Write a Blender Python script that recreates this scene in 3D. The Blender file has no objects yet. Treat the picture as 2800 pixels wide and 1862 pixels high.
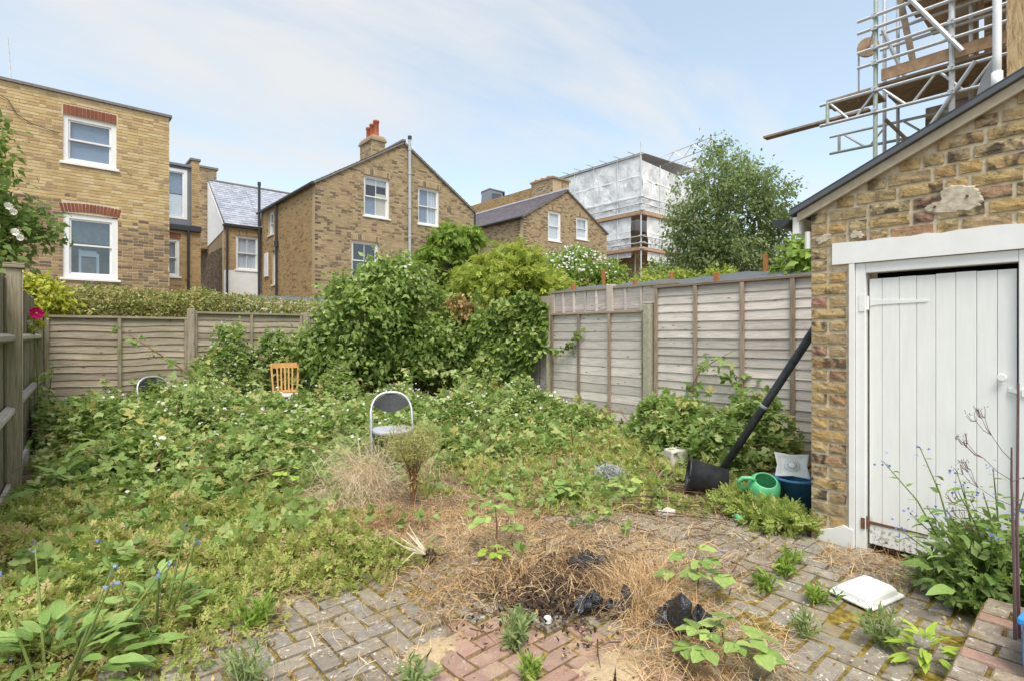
import bpy, bmesh, math, random
import numpy as np
from mathutils import Vector, Matrix

random.seed(7)
rng = np.random.default_rng(7)
SC = bpy.context.scene
COL = SC.collection
R = math.radians

# ------------------------------------------------------------------ camera
cam_data = bpy.data.cameras.new('camera')
cam = bpy.data.objects.new('camera', cam_data)
COL.objects.link(cam)
cam.location = (0, 0, 1.4)
cam.rotation_euler = (R(90), 0, R(-41.2))
cam_data.sensor_width = 36
cam_data.lens = 18.84
cam_data.shift_y = -0.0059
cam_data.clip_start = 0.05
cam_data.clip_end = 900
SC.camera = cam

# ------------------------------------------------------------------ sky and sun
SUN_EL, SUN_AZ = R(62), R(214)          # azimuth measured clockwise from +Y
world = bpy.data.worlds.new('World')
SC.world = world
world.use_nodes = True
wt = world.node_tree
wt.nodes.clear()
def wn(t, **k):
    n = wt.nodes.new(t)
    for a, b in k.items():
        setattr(n, a, b)
    return n
w_out = wn('ShaderNodeOutputWorld')
w_bg = wn('ShaderNodeBackground')
w_bg.inputs['Strength'].default_value = 0.113
w_sky = wn('ShaderNodeTexSky', sky_type='NISHITA', sun_disc=False, sun_elevation=SUN_EL, sun_rotation=SUN_AZ,
           altitude=60, air_density=1.0, dust_density=1.6, ozone_density=1.6)
w_tc = wn('ShaderNodeTexCoord')
w_sep = wn('ShaderNodeSeparateXYZ')
wt.links.new(w_tc.outputs['Generated'], w_sep.inputs[0])
w_z = wn('ShaderNodeMath', operation='MAXIMUM'); w_z.inputs[1].default_value = 0.0
wt.links.new(w_sep.outputs['Z'], w_z.inputs[0])
w_zz = wn('ShaderNodeMath', operation='ADD'); w_zz.inputs[1].default_value = 0.22
wt.links.new(w_z.outputs[0], w_zz.inputs[0])
w_dx = wn('ShaderNodeMath', operation='DIVIDE'); w_dy = wn('ShaderNodeMath', operation='DIVIDE')
for d, ax in ((w_dx, 'X'), (w_dy, 'Y')):
    wt.links.new(w_sep.outputs[ax], d.inputs[0]); wt.links.new(w_zz.outputs[0], d.inputs[1])
w_com = wn('ShaderNodeCombineXYZ')
wt.links.new(w_dx.outputs[0], w_com.inputs[0]); wt.links.new(w_dy.outputs[0], w_com.inputs[1])
w_map = wn('ShaderNodeMapping')
w_map.inputs['Rotation'].default_value = (0, 0, R(-62))
w_map.inputs['Scale'].default_value = (0.55, 1.5, 1)
w_map.inputs['Location'].default_value = (3.3, 1.1, 0.4)
wt.links.new(w_com.outputs[0], w_map.inputs[0])
w_no = wn('ShaderNodeTexNoise'); w_no.inputs['Scale'].default_value = 1.25
w_no.inputs['Detail'].default_value = 7; w_no.inputs['Roughness'].default_value = 0.55
w_no.inputs['Distortion'].default_value = 0.35
wt.links.new(w_map.outputs[0], w_no.inputs['Vector'])
w_rmp = wn('ShaderNodeValToRGB')
w_rmp.color_ramp.elements[0].position = 0.46; w_rmp.color_ramp.elements[0].color = (0.34, 0.34, 0.34, 1)
w_rmp.color_ramp.elements[1].position = 0.64; w_rmp.color_ramp.elements[1].color = (0.92, 0.92, 0.92, 1)
wt.links.new(w_no.outputs['Fac'], w_rmp.inputs[0])
w_mix = wn('ShaderNodeMix', data_type='RGBA')
w_mix.inputs['B'].default_value = (2.50, 2.52, 2.54, 1)
w_gain = wn('ShaderNodeMix', data_type='RGBA', blend_type='MULTIPLY')
w_gain.inputs['Factor'].default_value = 1.0
w_gain.inputs['B'].default_value = (1.0, 0.99, 0.84, 1)
wt.links.new(w_sky.outputs[0], w_gain.inputs['A'])
wt.links.new(w_rmp.outputs[0], w_mix.inputs['Factor'])
wt.links.new(w_gain.outputs['Result'], w_mix.inputs['A'])
wt.links.new(w_mix.outputs['Result'], w_bg.inputs['Color'])
wt.links.new(w_bg.outputs[0], w_out.inputs[0])

sun_data = bpy.data.lights.new('sun', 'SUN')
sun_data.energy = 1.5
sun_data.angle = R(30)
sun_data.color = (1.0, 0.95, 0.86)
sun = bpy.data.objects.new('sun', sun_data)
COL.objects.link(sun)
sd = Vector((math.sin(SUN_AZ) * math.cos(SUN_EL), math.cos(SUN_AZ) * math.cos(SUN_EL), math.sin(SUN_EL)))
sun.rotation_euler = (-sd).to_track_quat('-Z', 'Y').to_euler()
sun.location = sd * 40

vs = SC.view_settings
vs.view_transform = 'Standard'
vs.look = 'None'
vs.exposure = 1.6
vs.gamma = 1.0
vs.use_curve_mapping = False
SC.cycles.max_bounces = 6
SC.cycles.transparent_max_bounces = 8
SC.cycles.use_denoising = True

# ------------------------------------------------------------------ material helpers
class G:
    def __init__(s, name):
        s.m = bpy.data.materials.new(name)
        s.m.use_nodes = True
        s.t = s.m.node_tree
        s.t.nodes.clear()
        s.out = s.n('ShaderNodeOutputMaterial')
    def n(s, t, **k):
        n = s.t.nodes.new(t)
        for a, b in k.items():
            setattr(n, a, b)
        return n
    def put(s, sock, v):
        if hasattr(v, 'is_output') or isinstance(v, bpy.types.NodeSocket):
            s.t.links.new(v, sock)
        else:
            if isinstance(v, (tuple, list)) and len(v) == 3 and sock.type == 'RGBA':
                v = (*v, 1)
            sock.default_value = v
    def math(s, op, a, b=0.0, c=None):
        n = s.n('ShaderNodeMath', operation=op)
        s.put(n.inputs[0], a); s.put(n.inputs[1], b)
        if c is not None: s.put(n.inputs[2], c)
        return n.outputs[0]
    def obj(s):
        return s.n('ShaderNodeTexCoord').outputs['Object']
    def pos(s):
        return s.n('ShaderNodeNewGeometry').outputs['Position']
    def island(s):
        return s.n('ShaderNodeNewGeometry').outputs['Random Per Island']
    def rnd(s):
        return s.n('ShaderNodeObjectInfo').outputs['Random']
    def attr(s, name):
        return s.n('ShaderNodeAttribute', attribute_name=name).outputs['Fac']
    def mapv(s, vec, scale=(1, 1, 1), loc=(0, 0, 0), rot=(0, 0, 0)):
        n = s.n('ShaderNodeMapping')
        s.put(n.inputs['Vector'], vec)
        s.put(n.inputs['Scale'], scale); s.put(n.inputs['Location'], loc); s.put(n.inputs['Rotation'], rot)
        return n.outputs[0]
    def noise(s, vec, scale=5.0, detail=4.0, rough=0.55, dist=0.0):
        n = s.n('ShaderNodeTexNoise')
        s.put(n.inputs['Vector'], vec); s.put(n.inputs['Scale'], scale); s.put(n.inputs['Detail'], detail)
        s.put(n.inputs['Roughness'], rough); s.put(n.inputs['Distortion'], dist)
        return n.outputs['Fac']
    def voro(s, vec, scale=5.0, out='Distance', feature='F1'):
        n = s.n('ShaderNodeTexVoronoi', feature=feature)
        s.put(n.inputs['Vector'], vec); s.put(n.inputs['Scale'], scale)
        return n.outputs[out]
    def ramp(s, fac, stops, interp='LINEAR'):
        n = s.n('ShaderNodeValToRGB')
        cr = n.color_ramp
        cr.interpolation = interp
        while len(cr.elements) < len(stops): cr.elements.new(0.5)
        for e, (p, c) in zip(cr.elements, stops):
            e.position = p
            e.color = (c, c, c, 1) if isinstance(c, (int, float)) else (*c, 1)
        s.put(n.inputs[0], fac)
        return n.outputs[0]
    def mix(s, f, a, b, mode='MIX'):
        n = s.n('ShaderNodeMix', data_type='RGBA', blend_type=mode)
        s.put(n.inputs['Factor'], f); s.put(n.inputs['A'], a); s.put(n.inputs['B'], b)
        return n.outputs['Result']
    def bump(s, h, strength=0.5, dist=0.01):
        n = s.n('ShaderNodeBump')
        s.put(n.inputs['Height'], h); s.put(n.inputs['Strength'], strength); s.put(n.inputs['Distance'], dist)
        return n.outputs[0]
    def bsdf(s, col, rough=0.8, spec=0.3, metal=0.0, normal=None, **k):
        n = s.n('ShaderNodeBsdfPrincipled')
        s.put(n.inputs['Base Color'], col); s.put(n.inputs['Roughness'], rough)
        s.put(n.inputs['Specular IOR Level'], spec); s.put(n.inputs['Metallic'], metal)
        if normal is not None: s.put(n.inputs['Normal'], normal)
        for a, b in k.items(): s.put(n.inputs[a], b)
        return n.outputs[0]
    def done(s, shader):
        s.put(s.out.inputs['Surface'], shader)
        return s.m

MAT = {}
def plain(name, col, rough=0.7, spec=0.3, metal=0.0, var=0.12, scale=18.0, bump=0.0):
    """a plain coloured surface with a little grime and unevenness"""
    g = G(name)
    v = g.obj()
    nz = g.noise(v, scale, 5)
    lo = tuple(max(0, c * (1 - var)) for c in col); hi = tuple(min(1, c * (1 + var)) for c in col)
    c = g.ramp(nz, [(0.3, lo), (0.7, hi)])
    big = g.noise(v, scale * 0.13, 3)
    c = g.mix(g.ramp(big, [(0.45, 0.0), (0.8, 0.35)]), c, tuple(x * 0.72 for x in col))
    nor = g.bump(g.noise(v, scale * 3, 4), bump, 0.004) if bump else None
    MAT[name] = g.done(g.bsdf(c, rough, spec, metal, nor))
    return MAT[name]

def stock_brick(name, stops, by='island', dark=0.45, patch=None):
    g = G(name)
    r = g.island() if by == 'island' else g.rnd()
    c = g.ramp(r, stops, 'CONSTANT' if by == 'island' else 'LINEAR')
    p = g.pos()
    fine = g.noise(p, 55, 5, 0.65)
    c = g.mix(g.ramp(fine, [(0.35, 0.0), (0.75, 0.55)]), c, tuple(x * 0.55 for x in stops[len(stops) // 2][1]))
    mid = g.noise(p, 2.1, 4)
    c = g.mix(g.ramp(mid, [(0.42, 0.0), (0.75, dark)]), c, (0.10, 0.075, 0.05))
    if patch:
        c = g.mix(g.ramp(g.noise(p, 0.9, 3), [(0.5, 0.0), (0.68, 0.7)]), c, patch)
    h = g.noise(p, 60, 4)
    MAT[name] = g.done(g.bsdf(c, 0.92, 0.15, 0, g.bump(h, 0.4, 0.004)))
    return MAT[name]

def weathered_wood(name, cols, grain=9.0, knots=True, green=0.0):
    """cols: dark, mid, light; the grain runs along local X"""
    g = G(name)
    v = g.obj()
    n = g.n('ShaderNodeVectorMath', operation='ADD')
    rr = g.math('MULTIPLY', g.rnd(), 37.0)
    com = g.n('ShaderNodeCombineXYZ')
    for i in range(3): g.put(com.inputs[i], rr)
    g.put(n.inputs[0], v); g.put(n.inputs[1], com.outputs[0])
    vv = n.outputs[0]
    st = g.mapv(vv, (1.1, grain * 1.0, grain * 2.4))
    gr = g.noise(st, 4.0, 6, 0.62, 0.6)
    c = g.ramp(gr, [(0.28, cols[0]), (0.5, cols[1]), (0.74, cols[2])])
    tone = g.ramp(g.rnd(), [(0.0, 0.74), (0.5, 0.98), (1.0, 1.16)])
    c = g.mix(1.0, c, tone, 'MULTIPLY')
    blot = g.noise(g.mapv(vv, (1.4, 3, 6)), 1.6, 4)
    c = g.mix(g.ramp(blot, [(0.54, 0.0), (0.74, 0.4)]), c, tuple(x * 0.62 for x in cols[1]))
    if knots:
        kd = g.voro(g.mapv(vv, (3.4, 3.0, 9.0)), 1.3)
        c = g.mix(g.ramp(kd, [(0.06, 0.85), (0.14, 0.0)]), c, tuple(x * 0.25 for x in cols[0]))
    if green:
        c = g.mix(g.ramp(g.noise(g.pos(), 2.2, 4), [(0.45, 0.0), (0.7, green)]), c, (0.16, 0.17, 0.07))
    nor = g.bump(gr, 0.5, 0.004)
    MAT[name] = g.done(g.bsdf(c, 0.88, 0.18, 0, nor))
    return MAT[name]

def foliage(name, stops, trans=0.35, rough=0.5, spec=0.35):
    """leaf surface, colour picked by the per-leaf value 'tint'"""
    g = G(name)
    t = g.attr('tint')
    c = g.ramp(t, stops)
    nz = g.noise(g.pos(), 9.0, 3)
    c = g.mix(g.ramp(nz, [(0.35, 0.0), (0.75, 0.35)]), c, tuple(x * 0.6 for x in stops[0][1]))
    a = g.bsdf(c, rough, spec)
    tr = g.n('ShaderNodeBsdfTranslucent')
    g.put(tr.inputs['Color'], g.mix(0.35, c, (0.30, 0.42, 0.05)))
    mx = g.n('ShaderNodeMixShader')
    g.put(mx.inputs[0], trans); g.put(mx.inputs[1], a); g.put(mx.inputs[2], tr.outputs[0])
    MAT[name] = g.done(mx.outputs[0])
    return MAT[name]

def leaf_obj_mat(name, stops, trans=0.3):
    """as foliage, for leaves that are single objects (colour by object)"""
    g = G(name)
    c = g.ramp(g.rnd(), stops)
    v = g.obj()
    vein = g.noise(g.mapv(v, (30, 8, 8)), 3, 3)
    c = g.mix(g.ramp(vein, [(0.4, 0.0), (0.7, 0.3)]), c, tuple(min(1, x * 1.5 + 0.02) for x in stops[-1][1]))
    a = g.bsdf(c, 0.45, 0.4, 0, g.bump(vein, 0.4, 0.004))
    tr = g.n('ShaderNodeBsdfTranslucent')
    g.put(tr.inputs['Color'], g.mix(0.35, c, (0.30, 0.42, 0.05)))
    mx = g.n('ShaderNodeMixShader')
    g.put(mx.inputs[0], trans); g.put(mx.inputs[1], a); g.put(mx.inputs[2], tr.outputs[0])
    MAT[name] = g.done(mx.outputs[0])
    return MAT[name]

# ------------------------------------------------------------------ mesh helpers
def parent_origin(p):
    o = Vector((0, 0, 0))
    while p is not None:
        o += p.location
        p = p.parent
    return o

class MB:
    def __init__(s):
        s.v = []; s.f = []
    def add(s, vs, fs):
        b = len(s.v)
        s.v.extend([tuple(x) for x in vs])
        s.f.extend([tuple(i + b for i in f) for f in fs])
        return s
    def box(s, x0, x1, y0, y1, z0, z1):
        return s.add([(x0, y0, z0), (x1, y0, z0), (x1, y1, z0), (x0, y1, z0), (x0, y0, z1), (x1, y0, z1), (x1, y1, z1), (x0, y1, z1)],
                     [(0, 3, 2, 1), (4, 5, 6, 7), (0, 1, 5, 4), (1, 2, 6, 5), (2, 3, 7, 6), (3, 0, 4, 7)])
    def obox(s, c, size, rot=None):
        hx, hy, hz = size[0] / 2, size[1] / 2, size[2] / 2
        c = Vector(c)
        pts = [Vector((a * hx, b * hy, d * hz)) for d in (-1, 1) for a, b in ((-1, -1), (1, -1), (1, 1), (-1, 1))]
        if rot is not None: pts = [rot @ p for p in pts]
        return s.add([c + p for p in pts], [(0, 3, 2, 1), (4, 5, 6, 7), (0, 1, 5, 4), (1, 2, 6, 5), (2, 3, 7, 6), (3, 0, 4, 7)])
    def bar(s, a, b, w, h, up=(0, 0, 1)):
        """rectangular bar from a to b"""
        a, b = Vector(a), Vector(b)
        d = (b - a); L = d.length; d.normalize()
        u = Vector(up)
        if abs(d.dot(u)) > 0.98: u = Vector((0, 1, 0))
        x = d.cross(u).normalized(); u = x.cross(d)
        m = Matrix((d, x, u)).transposed()
        return s.obox((a + b) / 2, (L, w, h), m)
    def tube(s, pts, r, n=8, cap=True):
        """tube through points; r a number or one per point"""
        P = [Vector(p) for p in pts]
        rr = r if isinstance(r, (list, tuple)) else [r] * len(P)
        base = len(s.v)
        d0 = (P[1] - P[0]).normalized()
        u = Vector((0, 0, 1)) if abs(d0.z) < 0.9 else Vector((1, 0, 0))
        vs = []
        for i, p in enumerate(P):
            d = (P[min(i + 1, len(P) - 1)] - P[max(i - 1, 0)]).normalized()
            x = d.cross(u)
            if x.length < 1e-4: x = d.cross(Vector((0, 1, 0)))
            x.normalize(); u = x.cross(d).normalized()
            for k in range(n):
                a = 2 * math.pi * k / n
                vs.append(p + (x * math.cos(a) + u * math.sin(a)) * rr[i])
        fs = []
        for i in range(len(P) - 1):
            for k in range(n):
                k2 = (k + 1) % n
                fs.append((i * n + k, i * n + k2, (i + 1) * n + k2, (i + 1) * n + k))
        if cap:
            fs.append(tuple(range(n - 1, -1, -1)))
            fs.append(tuple((len(P) - 1) * n + k for k in range(n)))
        return s.add(vs, fs)
    def lathe(s, prof, c=(0, 0, 0), n=20, close=False):
        """prof: list of (radius, z)"""
        c = Vector(c); vs = []; fs = []
        for r, z in prof:
            for k in range(n):
                a = 2 * math.pi * k / n
                vs.append(c + Vector((r * math.cos(a), r * math.sin(a), z)))
        for i in range(len(prof) - 1):
            for k in range(n):
                k2 = (k + 1) % n
                fs.append((i * n + k, i * n + k2, (i + 1) * n + k2, (i + 1) * n + k))
        if close:
            fs.append(tuple(range(n - 1, -1, -1))); fs.append(tuple((len(prof) - 1) * n + k for k in range(n)))
        return s.add(vs, fs)
    def prism(s, pts, ext):
        """planar polygon pts extruded by ext"""
        n = len(pts); e = Vector(ext)
        vs = [Vector(p) for p in pts] + [Vector(p) + e for p in pts]
        fs = [tuple(range(n)), tuple(range(2 * n - 1, n - 1, -1))] + [(i, (i + 1) % n, n + (i + 1) % n, n + i) for i in range(n)]
        return s.add(vs, fs)
    def xform(s, m):
        s.v = [tuple(m @ Vector(p)) for p in s.v]
        return s
    def mesh(s, name, smooth=False):
        me = bpy.data.meshes.new(name)
        me.from_pydata(s.v, [], s.f)
        if smooth:
            me.polygons.foreach_set('use_smooth', [True] * len(me.polygons))
        me.update()
        return me
    def build(s, name, mat, parent=None, world=True, smooth=False, bevel=0.0, recalc=True):
        if parent is not None and world:
            o = parent_origin(parent)
            if o.length > 0: s.v = [(p[0] - o.x, p[1] - o.y, p[2] - o.z) for p in s.v]
        me = s.mesh(name, smooth)
        if recalc:
            b = bmesh.new(); b.from_mesh(me)
            bmesh.ops.recalc_face_normals(b, faces=b.faces)
            b.to_mesh(me); b.free()
        me.materials.append(MAT[mat] if isinstance(mat, str) else mat)
        ob = bpy.data.objects.new(name, me)
        COL.objects.link(ob)
        ob.parent = parent
        if bevel:
            md = ob.modifiers.new('bevel', 'BEVEL'); md.width = bevel; md.segments = 2; md.limit_method = 'ANGLE'
        return ob

def tag(o, label=None, cat=None, group=None, kind=None):
    if label: o['label'] = label
    if cat: o['category'] = cat
    if group: o['group'] = group
    if kind: o['kind'] = kind
    return o
def thing(name, label, cat, loc=(0, 0, 0), rotz=0.0, group=None):
    o = bpy.data.objects.new(name, None)
    COL.objects.link(o)
    o.empty_display_size = 0.2
    o.location = loc; o.rotation_euler = (0, 0, rotz)
    return tag(o, label, cat, group)
def place(name, me, parent, loc, rot=(0, 0, 0), scale=(1, 1, 1), world=True):
    """one more object that shares mesh data"""
    o = bpy.data.objects.new(name, me)
    COL.objects.link(o)
    o.parent = parent
    l = Vector(loc)
    if parent is not None and world: l = l - parent_origin(parent)
    o.location = l; o.rotation_euler = rot; o.scale = scale
    return o
def unit(v):
    return v / np.maximum(np.linalg.norm(v, axis=-1, keepdims=True), 1e-9)

LEAF = (np.array([(0, 0, 0), (-.27, .42, .07), (0, 1, -.10), (.27, .42, .07), (0, .5, 0)], float),
        np.array([(0, 4, 1), (1, 4, 2), (0, 3, 4), (3, 2, 4)]))
ROUND = (np.array([(0, 0, 0), (-.38, .25, .05), (-.36, .62, .06), (0, 1, -.10), (.36, .62, .06), (.38, .25, .05), (0, .5, -.02)], float),
         np.array([(0, 6, 1), (1, 6, 2), (2, 6, 3), (3, 6, 4), (4, 6, 5), (5, 6, 0)]))
SLIM = (np.array([(0, 0, 0), (-.12, .45, .03), (0, 1, -.10), (.12, .45, .03)], float), np.array([(0, 3, 1), (1, 3, 2)]))
def compound(parts):
    V = []; Fc = []
    for (tv, tf), (ox, oy, oz), ang, sc in parts:
        ca, sa = math.cos(ang), math.sin(ang)
        b = sum(len(a) for a in V)
        w = tv.copy() * sc
        w = np.stack([w[:, 0] * ca - w[:, 1] * sa + ox, w[:, 0] * sa + w[:, 1] * ca + oy, w[:, 2] + oz], 1)
        V.append(w); Fc.append(tf + b)
    return np.concatenate(V), np.concatenate(Fc)
OVAL = (ROUND[0] * np.array([.80, 1, 1]), ROUND[1])
TRI = compound([(OVAL, (0, .42, 0), 0, .62), (OVAL, (0, .34, .02), 1.2, .54), (OVAL, (0, .34, -.02), -1.2, .54)])
PINN = compound([(LEAF, (0, .72, -.05), 0, .42)] + [(LEAF, (0, y, -.02), sgn * 1.0, .40) for y in (.15, .36, .57) for sgn in (-1, 1)])
FIVE = compound([(ROUND, (0, 0, 0), a, .5) for a in (0, 1.257, 2.513, 3.77, 5.027)])
SPRIG = compound([(LEAF, (0, .55, 0), 0, .5)] + [(LEAF, (0, y, 0), sgn * 0.8, .45) for y in (.1, .34) for sgn in (-1, 1)])

def scatter(name, tmpl, pos, direc, nrm, size, tint, mat, parent=None, kind=None):
    """many leaves in one mesh; each with its own place, aim, size and tint"""
    V, Fc = tmpl
    N = len(pos); nv = len(V); nf = len(Fc)
    y = unit(direc)
    z = nrm - (nrm * y).sum(1, keepdims=True) * y
    z = unit(z + 1e-6)
    x = np.cross(y, z)
    s = np.broadcast_to(np.asarray(size, float).reshape(-1, 1, 1), (N, 1, 1))
    P = pos[:, None, :] + s * (V[None, :, 0:1] * x[:, None] + V[None, :, 1:2] * y[:, None] + V[None, :, 2:3] * z[:, None])
    if parent is not None: P = P - np.array(parent_origin(parent))
    me = bpy.data.meshes.new(name)
    me.vertices.add(N * nv); me.vertices.foreach_set('co', P.reshape(-1).astype(np.float32))
    idx = (Fc[None] + (np.arange(N) * nv)[:, None, None]).reshape(-1).astype(np.int32)
    me.loops.add(len(idx)); me.loops.foreach_set('vertex_index', idx)
    me.polygons.add(N * nf)
    me.polygons.foreach_set('loop_start', np.arange(0, len(idx), 3, dtype=np.int32))
    try: me.polygons.foreach_set('loop_total', np.full(N * nf, 3, np.int32))
    except Exception: pass
    a = me.attributes.new('tint', 'FLOAT', 'POINT')
    a.data.foreach_set('value', np.repeat(np.clip(tint, 0, 1), nv).astype(np.float32))
    me.update(); me.validate()
    me.materials.append(MAT[mat])
    o = bpy.data.objects.new(name, me); COL.objects.link(o); o.parent = parent
    if kind: o['kind'] = kind
    return o

def blades(name, pos, lean, length, width, tint, mat, parent=None, kind=None, droop=0.35, seg=4):
    """grass or straw blades: narrow bent ribbons"""
    N = len(pos)
    up = np.array([0, 0, 1.0])
    d = unit(lean)
    side = unit(np.cross(d, up) + rng.normal(0, .25, (N, 3)))
    L = np.asarray(length).reshape(-1, 1); W = np.asarray(width).reshape(-1, 1)
    flat = unit(np.stack([d[:, 0], d[:, 1], np.zeros(N)], 1) + 1e-6)
    wig = rng.normal(0, .13, (N, 3)); drp = droop * rng.uniform(.2, 1.9, (N, 1))
    rows = []
    for k in range(seg + 1):
        t = k / seg
        c = pos + d * L * t + (flat * .6 - up) * (L * drp * t * t) + wig * L * math.sin(t * 3.1)
        w = W * (1 - t * .85) * .5
        rows.append(c - side * w); rows.append(c + side * w)
    P = np.stack(rows, 1)
    if parent is not None: P = P - np.array(parent_origin(parent))
    nv = 2 * (seg + 1)
    fc = []
    for k in range(seg):
        a = 2 * k
        fc += [(a, a + 1, a + 3), (a, a + 3, a + 2)]
    fc = np.array(fc)
    me = bpy.data.meshes.new(name)
    me.vertices.add(N * nv); me.vertices.foreach_set('co', P.reshape(-1).astype(np.float32))
    idx = (fc[None] + (np.arange(N) * nv)[:, None, None]).reshape(-1).astype(np.int32)
    me.loops.add(len(idx)); me.loops.foreach_set('vertex_index', idx)
    me.polygons.add(N * len(fc))
    me.polygons.foreach_set('loop_start', np.arange(0, len(idx), 3, dtype=np.int32))
    try: me.polygons.foreach_set('loop_total', np.full(N * len(fc), 3, np.int32))
    except Exception: pass
    a = me.attributes.new('tint', 'FLOAT', 'POINT')
    a.data.foreach_set('value', np.repeat(np.clip(tint, 0, 1), nv).astype(np.float32))
    me.update(); me.validate()
    me.materials.append(MAT[mat])
    o = bpy.data.objects.new(name, me); COL.objects.link(o); o.parent = parent
    if kind: o['kind'] = kind
    return o

def wave(x, y, f=1.0, s=0.0):
    """cheap smooth noise, about -1..1"""
    x = np.asarray(x) * f; y = np.asarray(y) * f
    return (np.sin(1.7 * x + 2.3 * y + s) + np.sin(-2.9 * x + 1.3 * y + 1.7 * s + 1) + np.sin(4.1 * x + 3.7 * y + 2.3 * s + 2) * .6
            + np.sin(7.3 * x - 5.9 * y + s * 3) * .4) / 3.0
# ------------------------------------------------------------------ materials: buildings
plain('mortar_pale', (0.60, 0.50, 0.36), 0.95, 0.1)
plain('mortar_tan', (0.46, 0.36, 0.235), 0.95, 0.1)
plain('mortar_dark', (0.27, 0.21, 0.14), 0.95, 0.1)
plain('white_paint', (0.74, 0.75, 0.76), 0.45, 0.4, var=0.03)
plain('white_render', (0.72, 0.73, 0.74), 0.85, 0.2, var=0.06, scale=4)
plain('grey_cladding', (0.16, 0.18, 0.22), 0.5, 0.4, var=0.06)
plain('black_pipe', (0.035, 0.037, 0.042), 0.45, 0.45, var=0.2)
plain('grey_pipe', (0.42, 0.44, 0.47), 0.5, 0.4, var=0.1)
plain('coping_grey', (0.20, 0.19, 0.18), 0.85, 0.2, var=0.2)
plain('lead', (0.45, 0.46, 0.50), 0.6, 0.4, var=0.12, scale=5)
plain('terracotta', (0.40, 0.12, 0.065), 0.8, 0.2, var=0.15)
plain('stone_sill', (0.55, 0.53, 0.48), 0.85, 0.2, var=0.15)
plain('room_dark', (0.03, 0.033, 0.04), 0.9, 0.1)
plain('blind_white', (0.85, 0.85, 0.86), 0.8, 0.1, var=0.04)
plain('blind_cream', (0.78, 0.68, 0.54), 0.8, 0.1, var=0.06)
plain('reflected_sky_blue', (0.30, 0.36, 0.46), 0.7, 0.2, var=0.05)  # blue-grey panel colour standing in for sky reflected in the panes
plain('net_curtain', (0.80, 0.80, 0.86), 0.9, 0.1, var=0.06)
plain('slate_seen_in_glass', (0.07, 0.08, 0.10), 0.6, 0.3, var=0.35, scale=9)  # dark tone of reflected roofs put into the colour
plain('galvanised', (0.62, 0.64, 0.66), 0.45, 0.5, 0.4, var=0.12)
plain('galvanised_green', (0.42, 0.50, 0.42), 0.5, 0.4, 0.3, var=0.15)
plain('scaffold_board', (0.44, 0.29, 0.18), 0.85, 0.15, var=0.25, scale=8)
plain('board_grey_brown', (0.34, 0.26, 0.20), 0.9, 0.15, var=0.3, scale=8)
plain('roof_sheet', (0.5, 0.52, 0.54), 0.6, 0.3, var=0.1)

g = G('window_glass')
gl = g.n('ShaderNodeBsdfGlossy'); g.put(gl.inputs['Roughness'], 0.02); g.put(gl.inputs['Color'], (0.9, 0.95, 1.0))
tp = g.n('ShaderNodeBsdfTransparent'); g.put(tp.inputs['Color'], (0.9, 0.93, 0.95))
lw = g.n('ShaderNodeLayerWeight'); g.put(lw.inputs['Blend'], .5)
mx = g.n('ShaderNodeMixShader')
g.put(mx.inputs[0], g.math('ADD', g.math('MULTIPLY', g.math('POWER', lw.outputs['Facing'], 3.0), .6), 0.07)); g.put(mx.inputs[1], tp.outputs[0]); g.put(mx.inputs[2], gl.outputs[0])
MAT['window_glass'] = g.done(mx.outputs[0])

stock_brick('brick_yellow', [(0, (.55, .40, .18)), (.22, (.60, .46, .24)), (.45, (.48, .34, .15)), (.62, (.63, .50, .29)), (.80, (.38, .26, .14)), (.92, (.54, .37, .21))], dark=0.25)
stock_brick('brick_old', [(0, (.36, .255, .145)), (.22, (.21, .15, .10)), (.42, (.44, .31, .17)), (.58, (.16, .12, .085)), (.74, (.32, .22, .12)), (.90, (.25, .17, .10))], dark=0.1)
stock_brick('brick_orange', [(0, (.47, .33, .17)), (.3, (.53, .38, .20)), (.55, (.41, .285, .15)), (.75, (.50, .38, .22)), (.92, (.25, .18, .12))], dark=0.2)
stock_brick('brick_brown', [(0, (.41, .315, .195)), (.22, (.22, .17, .12)), (.34, (.46, .355, .22)), (.58, (.35, .265, .165)), (.76, (.17, .135, .10)), (.84, (.49, .385, .245))], dark=0.2)
stock_brick('brick_dark', [(0, (.16, .12, .085)), (.3, (.11, .085, .06)), (.6, (.20, .145, .10)), (.85, (.08, .06, .05))], dark=0.4)
stock_brick('brick_red', [(0, (.27, .085, .055)), (.3, (.21, .07, .05)), (.6, (.31, .115, .075)), (.85, (.19, .07, .055))], by='obj', dark=0.25)
stock_brick('brick_lichen', [(0, (.44, .30, .14)), (.3, (.36, .24, .11)), (.6, (.40, .29, .16)), (.85, (.25, .18, .11))], dark=0.15, patch=(.52, .28, .04))

def slate_mat(name, a, b, c, shine=0.45):
    g = G(name)
    col = g.ramp(g.island(), [(0, a), (.35, b), (.7, c), (.9, a)])
    p = g.pos()
    col = g.mix(g.ramp(g.noise(p, 3.0, 4), [(.5, 0.), (.75, .5)]), col, tuple(x * .55 for x in a))
    MAT[name] = g.done(g.bsdf(col, shine, 0.5, 0, g.bump(g.noise(p, 40, 4), 0.4, 0.005)))
slate_mat('slate_pale', (.34, .36, .42), (.42, .44, .50), (.27, .29, .35), 0.36)
slate_mat('slate_purple', (.15, .125, .145), (.19, .155, .17), (.12, .105, .125), 0.5)

# ------------------------------------------------------------------ wall, window and roof builders
def top_at(tops, s):
    for (a, za), (b, zb) in zip(tops[:-1], tops[1:]):
        if a <= s <= b: return za + (zb - za) * (s - a) / max(b - a, 1e-9)
    return tops[-1][1] if s > tops[-1][0] else tops[0][1]

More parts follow.
